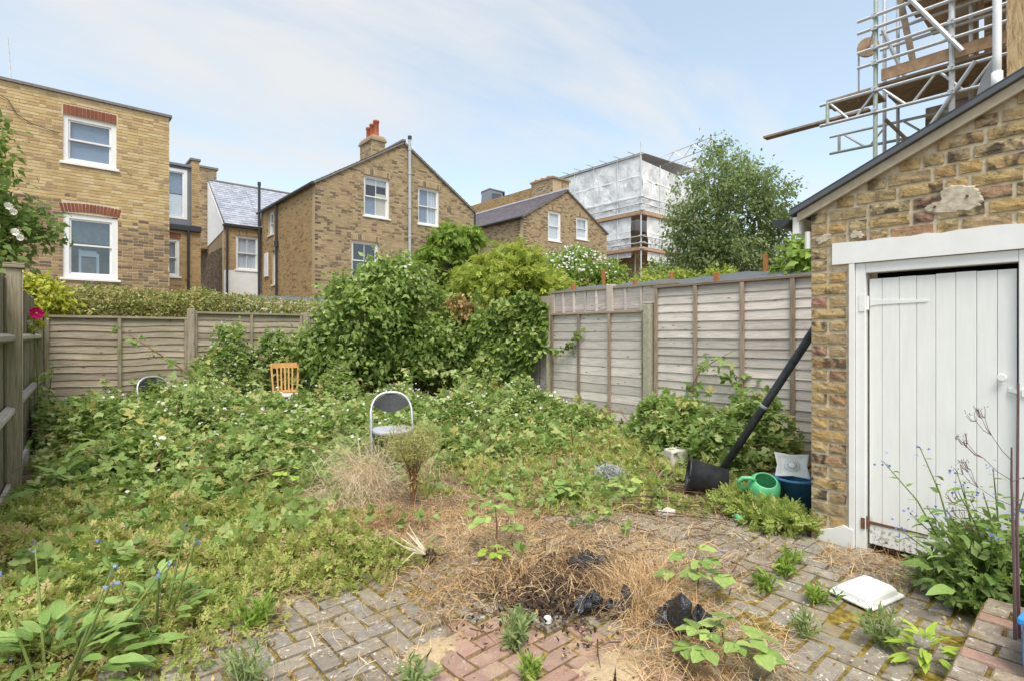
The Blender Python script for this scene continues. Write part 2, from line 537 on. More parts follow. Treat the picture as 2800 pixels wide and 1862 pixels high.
class Face:
    """a wall plane: O + s*d, outward normal n (all horizontal)"""
    def __init__(f, O, d, n):
        f.O = Vector((O[0], O[1], 0)); f.d = Vector((d[0], d[1], 0)); f.n = Vector((n[0], n[1], 0))
    def p(f, s, z, k=0.0):
        q = f.O + f.d * s + f.n * k
        return Vector((q.x, q.y, z))
    def box(f, mb, s0, s1, z0, z1, k0, k1):
        mb.prism([f.p(s0, z0, k0), f.p(s1, z0, k0), f.p(s1, z1, k0), f.p(s0, z1, k0)], f.n * (k1 - k0))

def wall(parent, F, tops, zb, openings=(), holes_in_bricks=(), mats=('brick_old',), pick=None, mortar='mortar_tan', th=0.28,
         course=0.075, blen=0.225, name='wall', gap=0.014):
    """thick wall with real openings and a course-by-course brick skin"""
    mb = MB()
    es = sorted(set([t[0] for t in tops] + [o[i] for o in openings for i in (0, 1)]))
    es = [e for e in es if tops[0][0] <= e <= tops[-1][0]]
    for a, b in zip(es[:-1], es[1:]):
        if b - a < 1e-6: continue
        m = (a + b) / 2
        z = zb
        for o in sorted([o for o in openings if o[0] < m < o[1]], key=lambda o: o[2]):
            if o[2] > z: F.box(mb, a, b, z, o[2], 0, -th)
            z = o[3]
        mb.prism([F.p(a, z), F.p(b, z), F.p(b, top_at(tops, b)), F.p(a, top_at(tops, a))], F.n * (-th))
    w = mb.build(name, mortar, parent)
    skins = {m: MB() for m in mats}
    S0, S1 = tops[0][0], tops[-1][0]
    grid = np.arange(S0, S1 + 1e-6, 0.02)
    gt = np.array([top_at(tops, s) for s in grid])
    k = 0
    zmax = max(t[1] for t in tops)
    holes = list(openings) + list(holes_in_bricks)
    while zb + (k + 1) * course < zmax + 0.01:
        z0 = zb + k * course; z1 = z0 + course - gap
        ok = grid[gt >= z1 - 0.02]
        if len(ok) < 4: k += 1; continue
        lo, hi = ok[0], ok[-1]
        s = lo - (k % 2) * blen / 2 - random.random() * 0.02
        while s < hi:
            L = blen if random.random() < 0.72 else blen / 2
            a, b = max(s + 0.005, lo), min(s + L - 0.005, hi)
            s += L
            segs = [(a, b)]
            for o in holes:
                if o[2] < z1 and o[3] > z0:
                    new = []
                    for (p, q) in segs:
                        if q <= o[0] or p >= o[1]: new.append((p, q))
                        else:
                            if p < o[0]: new.append((p, o[0]))
                            if q > o[1]: new.append((o[1], q))
                    segs = new
            for (p, q) in segs:
                if q - p < 0.03: continue
                mt = pick((p + q) / 2, z0) if pick else mats[0]
                pr = 0.006 + random.random() * 0.006
                jz = random.uniform(-.003, .003)
                mb2 = skins[mt]
                b0 = len(mb2.v)
                mb2.v.extend([tuple(F.p(p, z0 + jz, -.002)), tuple(F.p(q, z0 + jz, -.002)), tuple(F.p(q, z1 + jz, -.002)), tuple(F.p(p, z1 + jz, -.002)),
                              tuple(F.p(p, z0 + jz, pr)), tuple(F.p(q, z0 + jz, pr)), tuple(F.p(q, z1 + jz, pr)), tuple(F.p(p, z1 + jz, pr))])
                mb2.f.extend([tuple(b0 + i for i in q4) for q4 in ((4, 5, 6, 7), (0, 1, 5, 4), (1, 2, 6, 5), (2, 3, 7, 6), (3, 0, 4, 7))])
        k += 1
    for m, mb2 in skins.items():
        if mb2.v:
            o = mb2.build('brickwork', m, w, recalc=True)
            o['kind'] = 'stuff'
    return w

def arch(parent, F, s0, s1, z0, h, mat, n, rise=0.03, single=False, slope=0.16):
    """soldier course over an opening, slightly cambered"""
    mb = MB()
    base = None
    for i in range(n):
        a = s0 + (s1 - s0) * i / n + .005; b = s0 + (s1 - s0) * (i + 1) / n - .005
        u = (i + .5) / n * 2 - 1
        zz = z0 + rise * (1 - u * u)
        sk = slope * u * h
        poly = [F.p(a, zz, -.002), F.p(b, zz, -.002), F.p(b + sk, zz + h, -.002), F.p(a + sk, zz + h, -.002)]
        if single:
            m = MB(); m.prism(poly, F.n * (.014 + random.random() * .004)); m.build('arch_brick', mat, parent)
        else:
            mb.prism(poly, F.n * (.014 + random.random() * .004))
    if not single:
        o = mb.build('arch', mat, parent); o['kind'] = 'stuff'

def window(parent, F, s0, s1, z0, z1, bars=1, fr=0.07, inside=(), sill=True, rail=0.5, deep=-0.06, mat='white_paint', arched=0.0, sill_mat='white_paint'):
    """box-sash window: frame (the part) with sashes, panes, sill and what hangs inside or is painted as reflection (sub-parts)"""
    mb = MB()
    F.box(mb, s0, s0 + fr, z0, z1, deep, deep - .10); F.box(mb, s1 - fr, s1, z0, z1, deep, deep - .10)
    F.box(mb, s0 + fr, s1 - fr, z1 - fr, z1, deep - .001, deep - .10); F.box(mb, s0 + fr, s1 - fr, z0, z0 + fr * .8, deep - .001, deep - .10)
    if arched:
        n = 8
        top = [F.p(s0 + (s1 - s0) * i / n, z1 + arched * (1 - (2 * i / n - 1) ** 2), deep) for i in range(n + 1)]
        mb.prism([F.p(s0, z1 - .02, deep)] + top + [F.p(s1, z1 - .02, deep)], F.n * (-.09))
    w = mb.build('window', mat, parent)
    zr = z0 + (z1 - z0) * rail
    a0, a1 = s0 + fr, s1 - fr
    for (za, zc, k) in ((zr - .018, z1 - fr, deep - .025), (z0 + fr * .8, zr + .018, deep - .06)):
        m = MB(); t = 0.04
        F.box(m, a0, a0 + t, za, zc, k, k - .035); F.box(m, a1 - t, a1, za, zc, k, k - .035)
        F.box(m, a0 + t, a1 - t, zc - t, zc, k + .001, k - .035); F.box(m, a0 + t, a1 - t, za, za + t, k + .001, k - .035)
        for i in range(1, bars):
            s = a0 + (a1 - a0) * i / bars
            F.box(m, s - .011, s + .011, za + t, zc - t, k - .004, k - .03)
        m.build('sash', mat, w)
        for i in range(bars):
            p = a0 + t + (a1 - a0 - 2 * t) * i / bars; q = a0 + t + (a1 - a0 - 2 * t) * (i + 1) / bars
            m = MB(); F.box(m, p + .002, q - .002, za + t, zc - t, k - .016, k - .020)
            m.build('pane', 'window_glass', w)
    for (f0, f1, g0, g1, mt) in inside:
        m = MB()
        n = max(2, int((f1 - f0) * 14)) if mt == 'net_curtain' else 1
        for i in range(n):
            p = a0 + (a1 - a0) * (f0 + (f1 - f0) * i / n); q = a0 + (a1 - a0) * (f0 + (f1 - f0) * (i + 1) / n)
            kk = deep - .102 - (.018 if i % 2 else 0)
            F.box(m, p, q, z0 + (z1 - z0) * g0 + .02, z0 + (z1 - z0) * g1 - .02, kk, kk - .01)
        m.build('curtain' if mt == 'net_curtain' else 'blind_or_reflection', mt, w)  # blinds, and flat panels that paint reflections behind the panes
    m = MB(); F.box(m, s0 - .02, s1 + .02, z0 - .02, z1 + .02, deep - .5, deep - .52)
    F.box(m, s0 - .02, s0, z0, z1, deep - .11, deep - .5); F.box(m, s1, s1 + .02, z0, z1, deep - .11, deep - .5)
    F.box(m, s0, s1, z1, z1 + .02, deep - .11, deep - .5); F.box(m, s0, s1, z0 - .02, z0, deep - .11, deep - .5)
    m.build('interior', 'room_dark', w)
    if sill:
        m = MB(); F.box(m, s0 - .06, s1 + .06, z0 - .06, z0 - .003, .05, deep - .1)
        m.build('sill', sill_mat, w, bevel=.006)
    return w

def slate_roof(parent, a, b, c, d, mat, gauge=0.2, w=0.28, th=0.06, name='roof', under='coping_grey', skip=None):
    """slope a-b (eave) to d-c (ridge): a sarked slab with lapped slates"""
    a, b, c, d = map(Vector, (a, b, c, d))
    nrm = (b - a).cross(d - a).normalized()
    if nrm.z < 0: nrm = -nrm
    mb = MB(); mb.prism([a, b, c, d], nrm * (-th))
    slab = mb.build(name, under, parent)
    sl = MB()
    L = (d - a).length; rows = int(L / gauge)
    for r in range(rows + 1):
        t0 = r * gauge / L; t1 = min(1.0, (r + 1.35) * gauge / L)
        if t0 >= 1: break
        p0, p1 = a.lerp(d, t0), b.lerp(c, t0); q0, q1 = a.lerp(d, t1), b.lerp(c, t1)
        W = (p1 - p0).length; n = max(1, int(W / w))
        off = (r % 2) * .5
        for i in range(-1, n + 1):
            u0 = max(0, (i + off) / n + .004 / W); u1 = min(1, (i + 1 + off) / n - .004 / W)
            if u1 - u0 < .002: continue
            lift = .022 + random.random() * .008
            e = random.uniform(-.01, .01) / L
            P0 = p0.lerp(p1, u0) + nrm * lift; P1 = p0.lerp(p1, u1) + nrm * lift
            Q1 = q0.lerp(q1, u1) + nrm * .006; Q0 = q0.lerp(q1, u0) + nrm * .006
            sl.add([P0, P1, Q1, Q0, P0 - nrm * .016, P1 - nrm * .016], [(0, 1, 2, 3), (4, 5, 1, 0)])
    o = sl.build('slate', mat, slab, recalc=False); o['kind'] = 'stuff'
    return slab

# ------------------------------------------------------------------ flat-roofed yellow house (far side of back fence)
H = thing('brick_house', 'yellow brick house end with two white sash windows and a flat grey coping', 'house', (0.0, 16.8, 0))
F = Face((0, 16.8), (1, 0), (0, -1))
ops = [(.36, 1.40, 5.56, 6.70), (.36, 1.43, 2.77, 4.33)]
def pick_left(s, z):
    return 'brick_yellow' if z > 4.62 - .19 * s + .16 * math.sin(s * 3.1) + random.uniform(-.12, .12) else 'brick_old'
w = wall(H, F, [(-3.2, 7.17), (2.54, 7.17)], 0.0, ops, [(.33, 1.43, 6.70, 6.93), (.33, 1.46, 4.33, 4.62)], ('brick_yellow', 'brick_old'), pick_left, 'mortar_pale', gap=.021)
arch(H, F, .36, 1.40, 6.715, .215, 'brick_red', 14, 0.0, True, 0.0)
arch(H, F, .33, 1.46, 4.345, .20, 'brick_red', 17, 0.045, True, 0.22)
window(H, F, .36, 1.40, 5.56, 6.70, 1, .10, [(0, 1, 0, .92, 'reflected_sky_blue'), (0, 1, .92, 1, 'blind_white')], rail=.5, deep=-.03)
window(H, F, .36, 1.43, 2.77, 4.33, 1, .12, [(0, 1, .55, .98, 'slate_seen_in_glass'), (.28, .64, .06, .34, 'slate_seen_in_glass'), (.22, .28, .02, .48, 'reflected_sky_blue'), (.64, .70, .02, .42, 'reflected_sky_blue'), (.28, .64, .34, .46, 'reflected_sky_blue')], rail=.52, deep=-.03, arched=.03)  # reflected house and sky painted as coloured inside panels
m = MB(); m.box(-3.25, 2.60, 16.74, 24.0, 7.172, 7.235); m.build('roof', 'coping_grey', H)
m = MB(); m.box(2.26, 2.54, 17.09, 23.9, 0, 7.17); m.box(-3.2, 2.25, 23.6, 23.9, 0, 7.17); m.box(-3.2, -2.92, 17.09, 23.59, 0, 7.17)
m.build('wall', 'mortar_tan', H)
m = MB(); m.tube([(-.82, 16.76, 6.85), (-.6, 16.76, 6.75), (-.45, 16.76, 6.45), (-.2, 16.76, 6.3), (.3, 16.76, 6.2)], .008, 5)
m.build('cable', 'black_pipe', H)

A = thing('tv_aerial', 'thin grey aerial mast with forked rods on the flat roof edge', 'aerial', (-.62, 17.2, 7.235))
m = MB(); m.tube([(-.55, 17.2, 7.24), (-.62, 17.2, 8.35)], .014, 6); m.build('mast', 'galvanised', A)
m = MB(); m.tube([(-.75, 17.2, 7.30), (-1.05, 17.2, 7.62)], .012, 6); m.tube([(-.95, 17.2, 7.42), (-.50, 17.2, 7.32)], .012, 6)
m.tube([(-.55, 17.12, 7.3), (-.55, 17.3, 7.3)], .02, 6); m.build('rod', 'black_pipe', A)
m = MB(); m.box(-1.3, -.78, 17.5, 17.9, 7.24, 7.44); m.build('clay_pot_base', 'terracotta', A)

# ------------------------------------------------------------------ house with a grey dormer
H = thing('dormer_house', 'narrow brick house back with grey clad dormer above a black gutter', 'house', (3.5, 23, 0))
F = Face((0, 23), (1, 0), (0, -1))
wall(H, F, [(2.3, 5.22), (4.49, 5.22)], 0, [(3.0, 3.80, 3.52, 4.90)], [(2.98, 3.84, 4.9, 5.15)], ('brick_orange',), None, 'mortar_tan')
arch(H, F, 2.98, 3.83, 4.91, .20, 'brick_red', 12, .02, True, .1)
window(H, F, 3.0, 3.80, 3.52, 4.90, 1, .09, [(0, 1, 0, 1, 'reflected_sky_blue')], deep=-.03)
m = MB(); F.box(m, 2.3, 4.50, 5.222, 5.44, .12, -.3); m.build('gutter', 'black_pipe', H, bevel=.02)
m = MB(); m.tube([F.p(4.07, 5.3, .09), F.p(4.07, 0, .09)], .045, 8); m.build('downpipe', 'black_pipe', H)
m = MB(); F.box(m, 2.3, 3.30, 5.443, 7.60, -.02, -3); F.box(m, 4.05, 4.168, 5.443, 7.60, -.02, -3)
F.box(m, 3.301, 4.049, 5.443, 5.66, -.02, -.3); F.box(m, 3.301, 4.049, 7.50, 7.60, -.02, -3)
m.build('dormer', 'grey_cladding', H)
m = MB(); F.box(m, 2.3, 4.17, 7.602, 7.70, .06, -3); m.build('dormer_roof', 'grey_cladding', H, bevel=.01)
window(H, F, 3.30, 4.05, 5.66, 7.50, 1, .11, [(0, 1, 0, .5, 'blind_white'), (0, 1, .5, 1, 'reflected_sky_blue')], sill=False, rail=.02, deep=-.01)
F2 = Face((0, 22.9), (1, 0), (0, -1))
wall(H, F2, [(4.18, 7.88), (4.42, 7.88)], 5.45, (), (), ('brick_orange',), None, 'mortar_tan', th=3.0, name='parapet')
m = MB(); F2.box(m, 4.12, 4.47, 7.884, 7.96, .05, -3); m.build('coping', 'coping_grey', H)

# ------------------------------------------------------------------ slate-roofed house with white lower wall
H = thing('slate_house', 'small brick house with pale slate roof and white painted lower wall', 'house', (6.0, 26, 0))
F = Face((0, 26), (1, 0), (0, -1))
wall(H, F, [(5.97, 6.22), (7.50, 6.22)], 0, [(6.45, 7.41, 4.27, 5.80)], [(6.42, 7.44, 5.8, 6.05), (5.97, 7.5, 0, 4.22)], ('brick_orange',), None, 'mortar_tan')
m = MB(); F.box(m, 5.965, 7.50, 0, 4.21, .02, .002); m.build('painted_wall', 'white_render', H)
arch(H, F, 6.42, 7.44, 5.81, .21, 'brick_orange', 14, .03)
window(H, F, 6.45, 7.41, 4.27, 5.80, 2, .08, [(0, 1, 0, .97, 'net_curtain')], deep=-.04)
FS = Face((5.97, 26), (0, 1), (-1, 0))
wall(H, FS, [(.29, 6.45), (3.0, 8.72), (3.02, 9.2), (4.6, 9.2)], 0, (), [(.0, 2.9, 5.3, 9.0)], ('brick_dark',), None, 'mortar_dark')
m = MB(); m.prism([(5.965, 26.02, 5.95), (5.965, 26.02, 6.22), (5.965, 28.98, 8.68), (5.965, 28.98, 5.6)], (-.02, 0, 0)); m.build('rendered_gable', 'white_render', H)
slate_roof(H, (5.98, 25.85, 6.23), (7.52, 25.85, 6.23), (7.52, 29.0, 8.78), (5.98, 29.0, 8.78), 'slate_pale')
slate_roof(H, (7.53, 26.3, 6.60), (10.2, 26.3, 6.60), (10.2, 29.0, 8.78), (7.53, 29.0, 8.78), 'slate_pale')
m = MB(); m.prism([(5.98, 29.0, 8.78), (10.2, 29.0, 8.78), (10.2, 32, 6.3), (5.98, 32, 6.3)], (0, 0, -.06)); m.build('rear_slope', 'slate_purple', H)
m = MB(); m.box(5.98, 10.2, 28.93, 29.07, 8.76, 8.85); m.build('ridge_tiles', 'coping_grey', H, bevel=.02)
m = MB(); F.box(m, 5.9, 7.50, 6.12, 6.215, .14, .03); m.build('gutter', 'black_pipe', H, bevel=.02)
m = MB(); m.tube([F.p(6.08, 6.15, .09), F.p(6.08, 0, .09)], .045, 8); m.build('downpipe', 'black_pipe', H)
F3 = Face((5.5, 29.05), (1, 0), (0, -1))
wall(H, F3, [(.0, 9.35), (.85, 9.35)], 5.5, (), (), ('brick_brown',), None, 'mortar_tan', th=1.4, name='chimney')
m = MB(); m.box(5.44, 6.42, 28.98, 30.5, 9.355, 9.45); m.build('coping', 'coping_grey', H)
m = MB(); m.tube([(7.40, 25.9, 0), (7.40, 25.9, 6.3), (7.40, 25.9, 8.15)], .06, 8); m.build('soil_stack', 'black_pipe', H)
m = MB(); m.tube([(7.40, 25.9, 8.15), (7.40, 25.9, 8.30)], .075, 8); m.build('stack_cap', 'black_pipe', H)

# ------------------------------------------------------------------ gabled brown brick house
H = thing('gable_house', 'gabled brown brick house with four white sash windows and red chimney pots', 'house', (7.53, 19.6, 0))
F = Face((0, 19.6), (1, 0), (0, -1))
ops = [(9.45, 10.56, 6.05, 7.66), (11.90, 12.95, 6.06, 7.64), (8.94, 10.07, 3.52, 5.03), (12.9, 13.9, 3.6, 4.98)]
arches = [(9.42, 10.59, 7.66, 7.92), (11.87, 12.98, 7.64, 7.9), (8.91, 10.1, 5.03, 5.29), (12.87, 13.93, 4.98, 5.24)]
def pick_gable(s, z):
    return 'brick_dark' if s - 7.53 < .16 and int(z / .075) % 2 and random.random() < .8 else 'brick_brown'
wall(H, F, [(7.53, 6.99), (11.20, 9.26), (14.82, 7.02)], 0, ops, arches, ('brick_brown', 'brick_dark'), pick_gable, 'mortar_tan')
for a in arches: arch(H, F, a[0], a[1], a[2] + .005, .22, 'brick_brown', 16, .03, False, .1)
window(H, F, *ops[0], 2, .07, [(0, 1, .78, 1, 'blind_white'), (.5, 1, 0, .62, 'blind_cream'), (0, .5, 0, .5, 'reflected_sky_blue')])
window(H, F, *ops[1], 2, .07, [(0, .52, 0, 1, 'reflected_sky_blue'), (.52, 1, 0, 1, 'net_curtain')])
window(H, F, *ops[2], 2, .07, [(0, 1, 0, .02, 'blind_white')])
window(H, F, *ops[3], 2, .07, [(0, 1, .4, 1, 'blind_white')])
FS = Face((7.53, 19.6), (0, 1), (-1, 0))
sops = [(4.66, 5.42, 5.75, 6.78), (4.24, 4.88, 3.55, 5.02)]
wall(H, FS, [(.29, 6.95), (6.5, 6.95)], 0, sops, (), ('brick_orange',), None, 'mortar_tan')
window(H, FS, *sops[0], 1, .08, [(0, 1, 0, 1, 'blind_white')])
window(H, FS, *sops[1], 1, .08, [(0, 1, 0, 1, 'blind_white')])
FR = Face((14.82, 19.6), (0, 1), (1, 0))
wall(H, FR, [(.29, 6.95), (6.5, 6.95)], 0, (), (), ('brick_brown',), None, 'mortar_tan')
slate_roof(H, (7.42, 19.52, 6.96), (7.42, 26.2, 6.96), (11.2, 26.2, 9.32), (11.2, 19.52, 9.32), 'slate_purple')
slate_roof(H, (14.94, 19.52, 6.97), (14.94, 26.2, 6.97), (11.2, 26.2, 9.32), (11.2, 19.52, 9.32), 'slate_purple')
m = MB(); m.box(11.12, 11.28, 19.5, 26.2, 9.31, 9.43); m.build('ridge_tiles', 'coping_grey', H, bevel=.03)
m = MB(); m.tube([(7.40, 19.5, 6.93), (7.40, 26.2, 6.93)], .06, 8); m.build('gutter', 'black_pipe', H)
m = MB(); m.tube([(7.44, 23.67, 6.9), (7.44, 23.67, 0)], .05, 8); m.tube([(7.44, 23.67, 5.35), (7.44, 23.67, 5.1)], .09, 8)
m.build('downpipe', 'black_pipe', H)
m = MB(); m.box(7.46, 7.52, 24.95, 25.45, 3.95, 5.0); m.build('wall_cabinet', 'white_paint', H, bevel=.02)
m = MB(); m.tube([(11.44, 19.5, 0), (11.44, 19.5, 9.5)], .062, 10)
for zz in (5.4, 6.6, 8.0, 9.0): m.tube([(11.44, 19.5, zz), (11.44, 19.5, zz + .09)], .075, 10)
m.build('flue', 'grey_pipe', H, smooth=False)
m = MB(); m.tube([(11.44, 19.5, 9.47), (11.44, 19.5, 9.60)], .085, 10); m.build('flue_cowl', 'black_pipe', H)
m = MB(); m.tube([(14.86, 19.55, 6.9), (14.86, 19.55, 0)], .045, 8); m.build('drainpipe', 'black_pipe', H)
C1 = Face((10.86, 21.7), (1, 0), (0, -1)); C2 = Face((10.86, 21.7), (0, 1), (-1, 0))
ch = wall(H, C1, [(0, 9.92), (.62, 9.92)], 8.4, (), (), ('brick_brown',), None, 'mortar_tan', th=.1, name='chimney')
wall(H, C2, [(.11, 9.92), (1.2, 9.92)], 8.4, (), (), ('brick_brown',), None, 'mortar_tan', th=.5, name='chimney')
m = MB(); m.box(10.80, 11.54, 21.64, 22.96, 9.922, 10.0); m.box(10.83, 11.51, 21.67, 22.93, 10.001, 10.09); m.box(10.88, 11.46, 21.72, 22.88, 10.091, 10.17)
m.build('chimney_cap', 'brick_brown', H)
for i, (yy, hh) in enumerate(((22.65, .62), (22.3, .68), (21.95, .74))):
    m = MB(); m.lathe([(.13, 0), (.12, .05), (.115, hh - .12), (.14, hh - .1), (.14, hh - .02), (.11, hh), (.09, hh), (.09, hh - .3)], (11.17, yy, 10.171), 14)
    m.build('chimney_pot', 'terracotta', H, smooth=True)

# ------------------------------------------------------------------ farther gabled house with lichened party wall
H = thing('slate_gable_house', 'far gabled brick house with purple slate slope behind the white rose bush', 'house', (20.1, 22, 0))
F = Face((0, 22), (1, 0), (0, -1))
ops = [(22.04, 23.12, 6.85, 8.60), (24.47, 25.57, 7.22, 8.58)]
wall(H, F, [(20.1, 7.95), (23.6, 9.98), (27.38, 7.85)], 0, ops, [(22.0, 23.16, 8.6, 8.85), (24.4, 25.6, 8.58, 8.82)], ('brick_brown', 'brick_dark'),
     lambda s, z: 'brick_dark' if s - 20.1 < .25 and int(z / .075) % 2 else 'brick_brown', 'mortar_tan')
for a in ((22.0, 23.16, 8.6), (24.4, 25.6, 8.58)): arch(H, F, a[0], a[1], a[2] + .01, .21, 'brick_brown', 15, .03, False, .1)
window(H, F, *ops[0], 1, .13, [(0, 1, 0, 1, 'blind_white')])
window(H, F, *ops[1], 2, .13, [(0, 1, .5, 1, 'net_curtain'), (0, 1, 0, .5, 'blind_white')])
FS = Face((20.1, 22), (0, 1), (-1, 0))
wall(H, FS, [(.29, 7.9), (11, 7.9)], 0, (), (), ('brick_brown', 'brick_dark'), lambda s, z: 'brick_dark' if s < .5 and int(z / .075) % 2 == 0 else 'brick_brown', 'mortar_tan')
slate_roof(H, (19.95, 21.9, 7.93), (19.95, 33, 7.93), (23.6, 33, 10.02), (23.6, 21.9, 10.02), 'slate_purple', w=.3)
slate_roof(H, (27.5, 21.9, 7.85), (27.5, 33, 7.85), (23.6, 33, 10.02), (23.6, 21.9, 10.02), 'slate_purple', w=.3)
m = MB(); m.box(23.50, 23.72, 21.85, 33, 10.0, 10.12); m.build('ridge_tiles', 'lead', H, bevel=.03)
m = MB(); m.tube([(19.92, 21.9, 7.88), (19.92, 33, 7.88)], .075, 8); m.build('gutter', 'black_pipe', H)
FP = Face((24.2, 23.4), (0, 1), (-1, 0))
wall(H, FP, [(2.0, 11.02), (9.6, 11.02)], 9.3, (), (), ('brick_lichen',), None, 'mortar_tan', th=.35, name='party_wall')
m = MB(); m.box(23.98, 24.19, 23.4, 33, 9.72, 10.18); m.build('flashing', 'lead', H)
FC1 = Face((23.95, 23.5), (0, 1), (-1, 0)); FC2 = Face((23.95, 23.5), (1, 0), (0, -1))
wall(H, FC1, [(0.0, 11.15), (1.95, 11.15)], 9.3, (), (), ('brick_brown',), None, 'mortar_tan', th=.8, name='chimney')
wall(H, FC2, [(.81, 11.15), (1.5, 11.15)], 9.3, (), (), ('brick_brown',), None, 'mortar_tan', th=1.95, name='chimney')
m = MB(); m.box(23.88, 25.5, 23.42, 25.52, 11.152, 11.26); m.build('chimney_cap', 'brick_brown', H)
for i in range(3):
    m = MB(); m.tube([(24.3, 23.9 + i * .55, 11.27), (24.3, 24.3 + i * .55, 11.40)], .12, 10); m.build('chimney_pot', 'terracotta', H)

H = thing('grey_dormer', 'small slate-grey dormer box above the lichened wall', 'dormer', (27.6, 34, 10))
m = MB(); m.prism([(26.9, 34.9, 10), (28.4, 33.6, 10), (28.4, 33.6, 13.0), (27.55, 34.3, 13.28), (27.1, 34.7, 13.0)], (1.6, 1.9, 0)); m.build('cladding', 'grey_cladding', H)
m = MB(); m.prism([(27.02, 34.72, 13.0), (27.55, 34.26, 13.29), (28.5, 33.45, 13.0), (28.5, 33.45, 13.08), (27.55, 34.26, 13.37), (27.02, 34.72, 13.08)], (1.65, 1.95, 0)); m.build('roof', 'coping_grey', H)
m = MB(); m.prism([(27.72, 34.12, 12.1), (28.25, 33.66, 12.1), (28.25, 33.66, 12.85), (27.72, 34.12, 12.95)], (-.03, -.035, 0)); m.build('window', 'slate_seen_in_glass', H)
m = MB(); m.box(26, 31, 33.6, 37, 0, 10.0); m.build('wall', 'mortar_tan', H)
# ------------------------------------------------------------------ sheeted scaffold building
g = G('scaffold_sheeting')
p = g.pos()
n1 = g.noise(p, 1.3, 4, .6, .8)
c = g.ramp(n1, [(0.25, (.60, .63, .67)), (.5, (.78, .80, .82)), (.8, (.88, .88, .89))])
sh = g.bsdf(c, 0.4, 0.5, 0, g.bump(g.noise(g.mapv(p, (1, 1, .55), rot=(.5, .5, .2)), 1.1, 3, .5, 1.0), 0.7, 0.25))
tr = g.n('ShaderNodeBsdfTranslucent'); g.put(tr.inputs['Color'], (.8, .82, .86))
tp = g.n('ShaderNodeBsdfTransparent')
m1 = g.n('ShaderNodeMixShader'); g.put(m1.inputs[0], .12); g.put(m1.inputs[1], sh); g.put(m1.inputs[2], tr.outputs[0])
m2 = g.n('ShaderNodeMixShader'); g.put(m2.inputs[0], g.ramp(n1, [(.25, .16), (.5, .0)])); g.put(m2.inputs[1], m1.outputs[0]); g.put(m2.inputs[2], tp.outputs[0])
MAT['scaffold_sheeting'] = g.done(m2.outputs[0])
plain('sheet_band', (.86, .87, .88), .5, .3, var=.03)

def sheet(parent, F, s0, s1, zb, zt, n=26, m=14, amp=.10, seed=0):
    """hanging sheet with folds; zb, zt are functions of s"""
    mb = MB(); vs = []
    for j in range(m + 1):
        for i in range(n + 1):
            s = s0 + (s1 - s0) * i / n
            z = zb(s) + (zt(s) - zb(s)) * j / m
            t = (s * 1.1 + z * .9)
            k = amp * (.6 * math.sin(t * 1.9 + seed) + .4 * math.sin(s * 3.3 - z * 2.1 + seed * 2) + .35 * math.sin(z * 5 + s * 4.7)) * math.sin(math.pi * j / m) ** .5
            vs.append(F.p(s, z, k))
    fs = [(j * (n + 1) + i, j * (n + 1) + i + 1, (j + 1) * (n + 1) + i + 1, (j + 1) * (n + 1) + i) for j in range(m) for i in range(n)]
    mb.add(vs, fs)
    o = mb.build('sheeting', 'scaffold_sheeting', parent, smooth=True)
    for f in (.33, .66):
        mb = MB(); pts = []
        for i in range(n + 1):
            s = s0 + (s1 - s0) * i / n
            j = int(f * m)
            pts.append(vs[j * (n + 1) + i] + F.n * .015)
        for a, b in zip(pts[:-1], pts[1:]):
            mb.add([a - Vector((0, 0, .05)), b - Vector((0, 0, .05)), b + Vector((0, 0, .05)), a + Vector((0, 0, .05))], [(0, 1, 2, 3)])
        mb.build('sheet_band', 'sheet_band', o)
    return o

B = thing('scaffolded_building', 'tall building wrapped in white plastic sheeting on scaffolding with a tin roof', 'building', (34, 24, 0))
FL = Face((34, 24), (0, 1), (-1, 0)); FF = Face((34, 24), (1, 0), (0, -1))
for (nm, O, d, nn, L) in (('wall', (35.2, 25.4), (0, 1), (-1, 0), 9.0), ('wall', (35.2, 25.4), (1, 0), (0, -1), 9.0)):
    Fx = Face(O, d, nn)
    wall(B, Fx, [(.0 if d[1] else .29, 9.6), (L, 9.6)], 0, (), (), ('brick_brown',), None, 'mortar_dark', course=.075)
m = MB(); m.box(36, 44, 26, 34, 9.6, 14.4); m.build('upper_storey', 'white_render', B)
for k in range(3):
    m = MB(); m.box(34.9, 35.18, 26.4 + k * 2.4, 26.5 + k * 2.4 + .1, 4.0, 5.5 + .2 * k); m.build('timber_prop', 'black_pipe', B)
def z_top(s): return 14.95
sheet(B, FL, .05, 9.0, lambda s: 10.72, lambda s: 14.92 - .012 * s, seed=1)
sheet(B, FF, .05, 8.2, lambda s: 10.72, lambda s: 14.55 - .05 * s, seed=4)
sheet(B, FL, .95, 6.0, lambda s: 7.3, lambda s: 10.42, seed=2, amp=.07)
sheet(B, FF, .75, 7.0, lambda s: 7.0, lambda s: 10.40, seed=5, amp=.07)
def std(s, F, z0, z1, k=.05, r=.045):
    m = MB(); m.tube([F.p(s, z0, k), F.p(s, z1, k)], r, 6); m.build('standard', 'galvanised', B)
std(0, FL, 0, 15.9, .06, .06)
for s, zt in ((2.2, 15.3), (4.6, 15.35), (6.7, 15.5), (9.0, 15.2)): std(s, FL, 0, zt)
for s in (2.4, 4.9, 7.4): std(s, FF, 0, 14.6)
std(1.3, FL, 0, 7.9, -1.0); std(3.0, FL, 0, 7.9, -1.0)
for z in (10.75, 11.25, 11.75, 8.3, 8.8, 7.85, 14.95):
    m = MB(); m.tube([FL.p(-.4, z, .09), FL.p(9.3, z, .09)], .04, 6); m.build('ledger', 'galvanised', B)
    if z < 14: 
        m = MB(); m.tube([FF.p(-.4, z, .09), FF.p(8.5, z, .09)], .04, 6); m.build('ledger', 'galvanised', B)
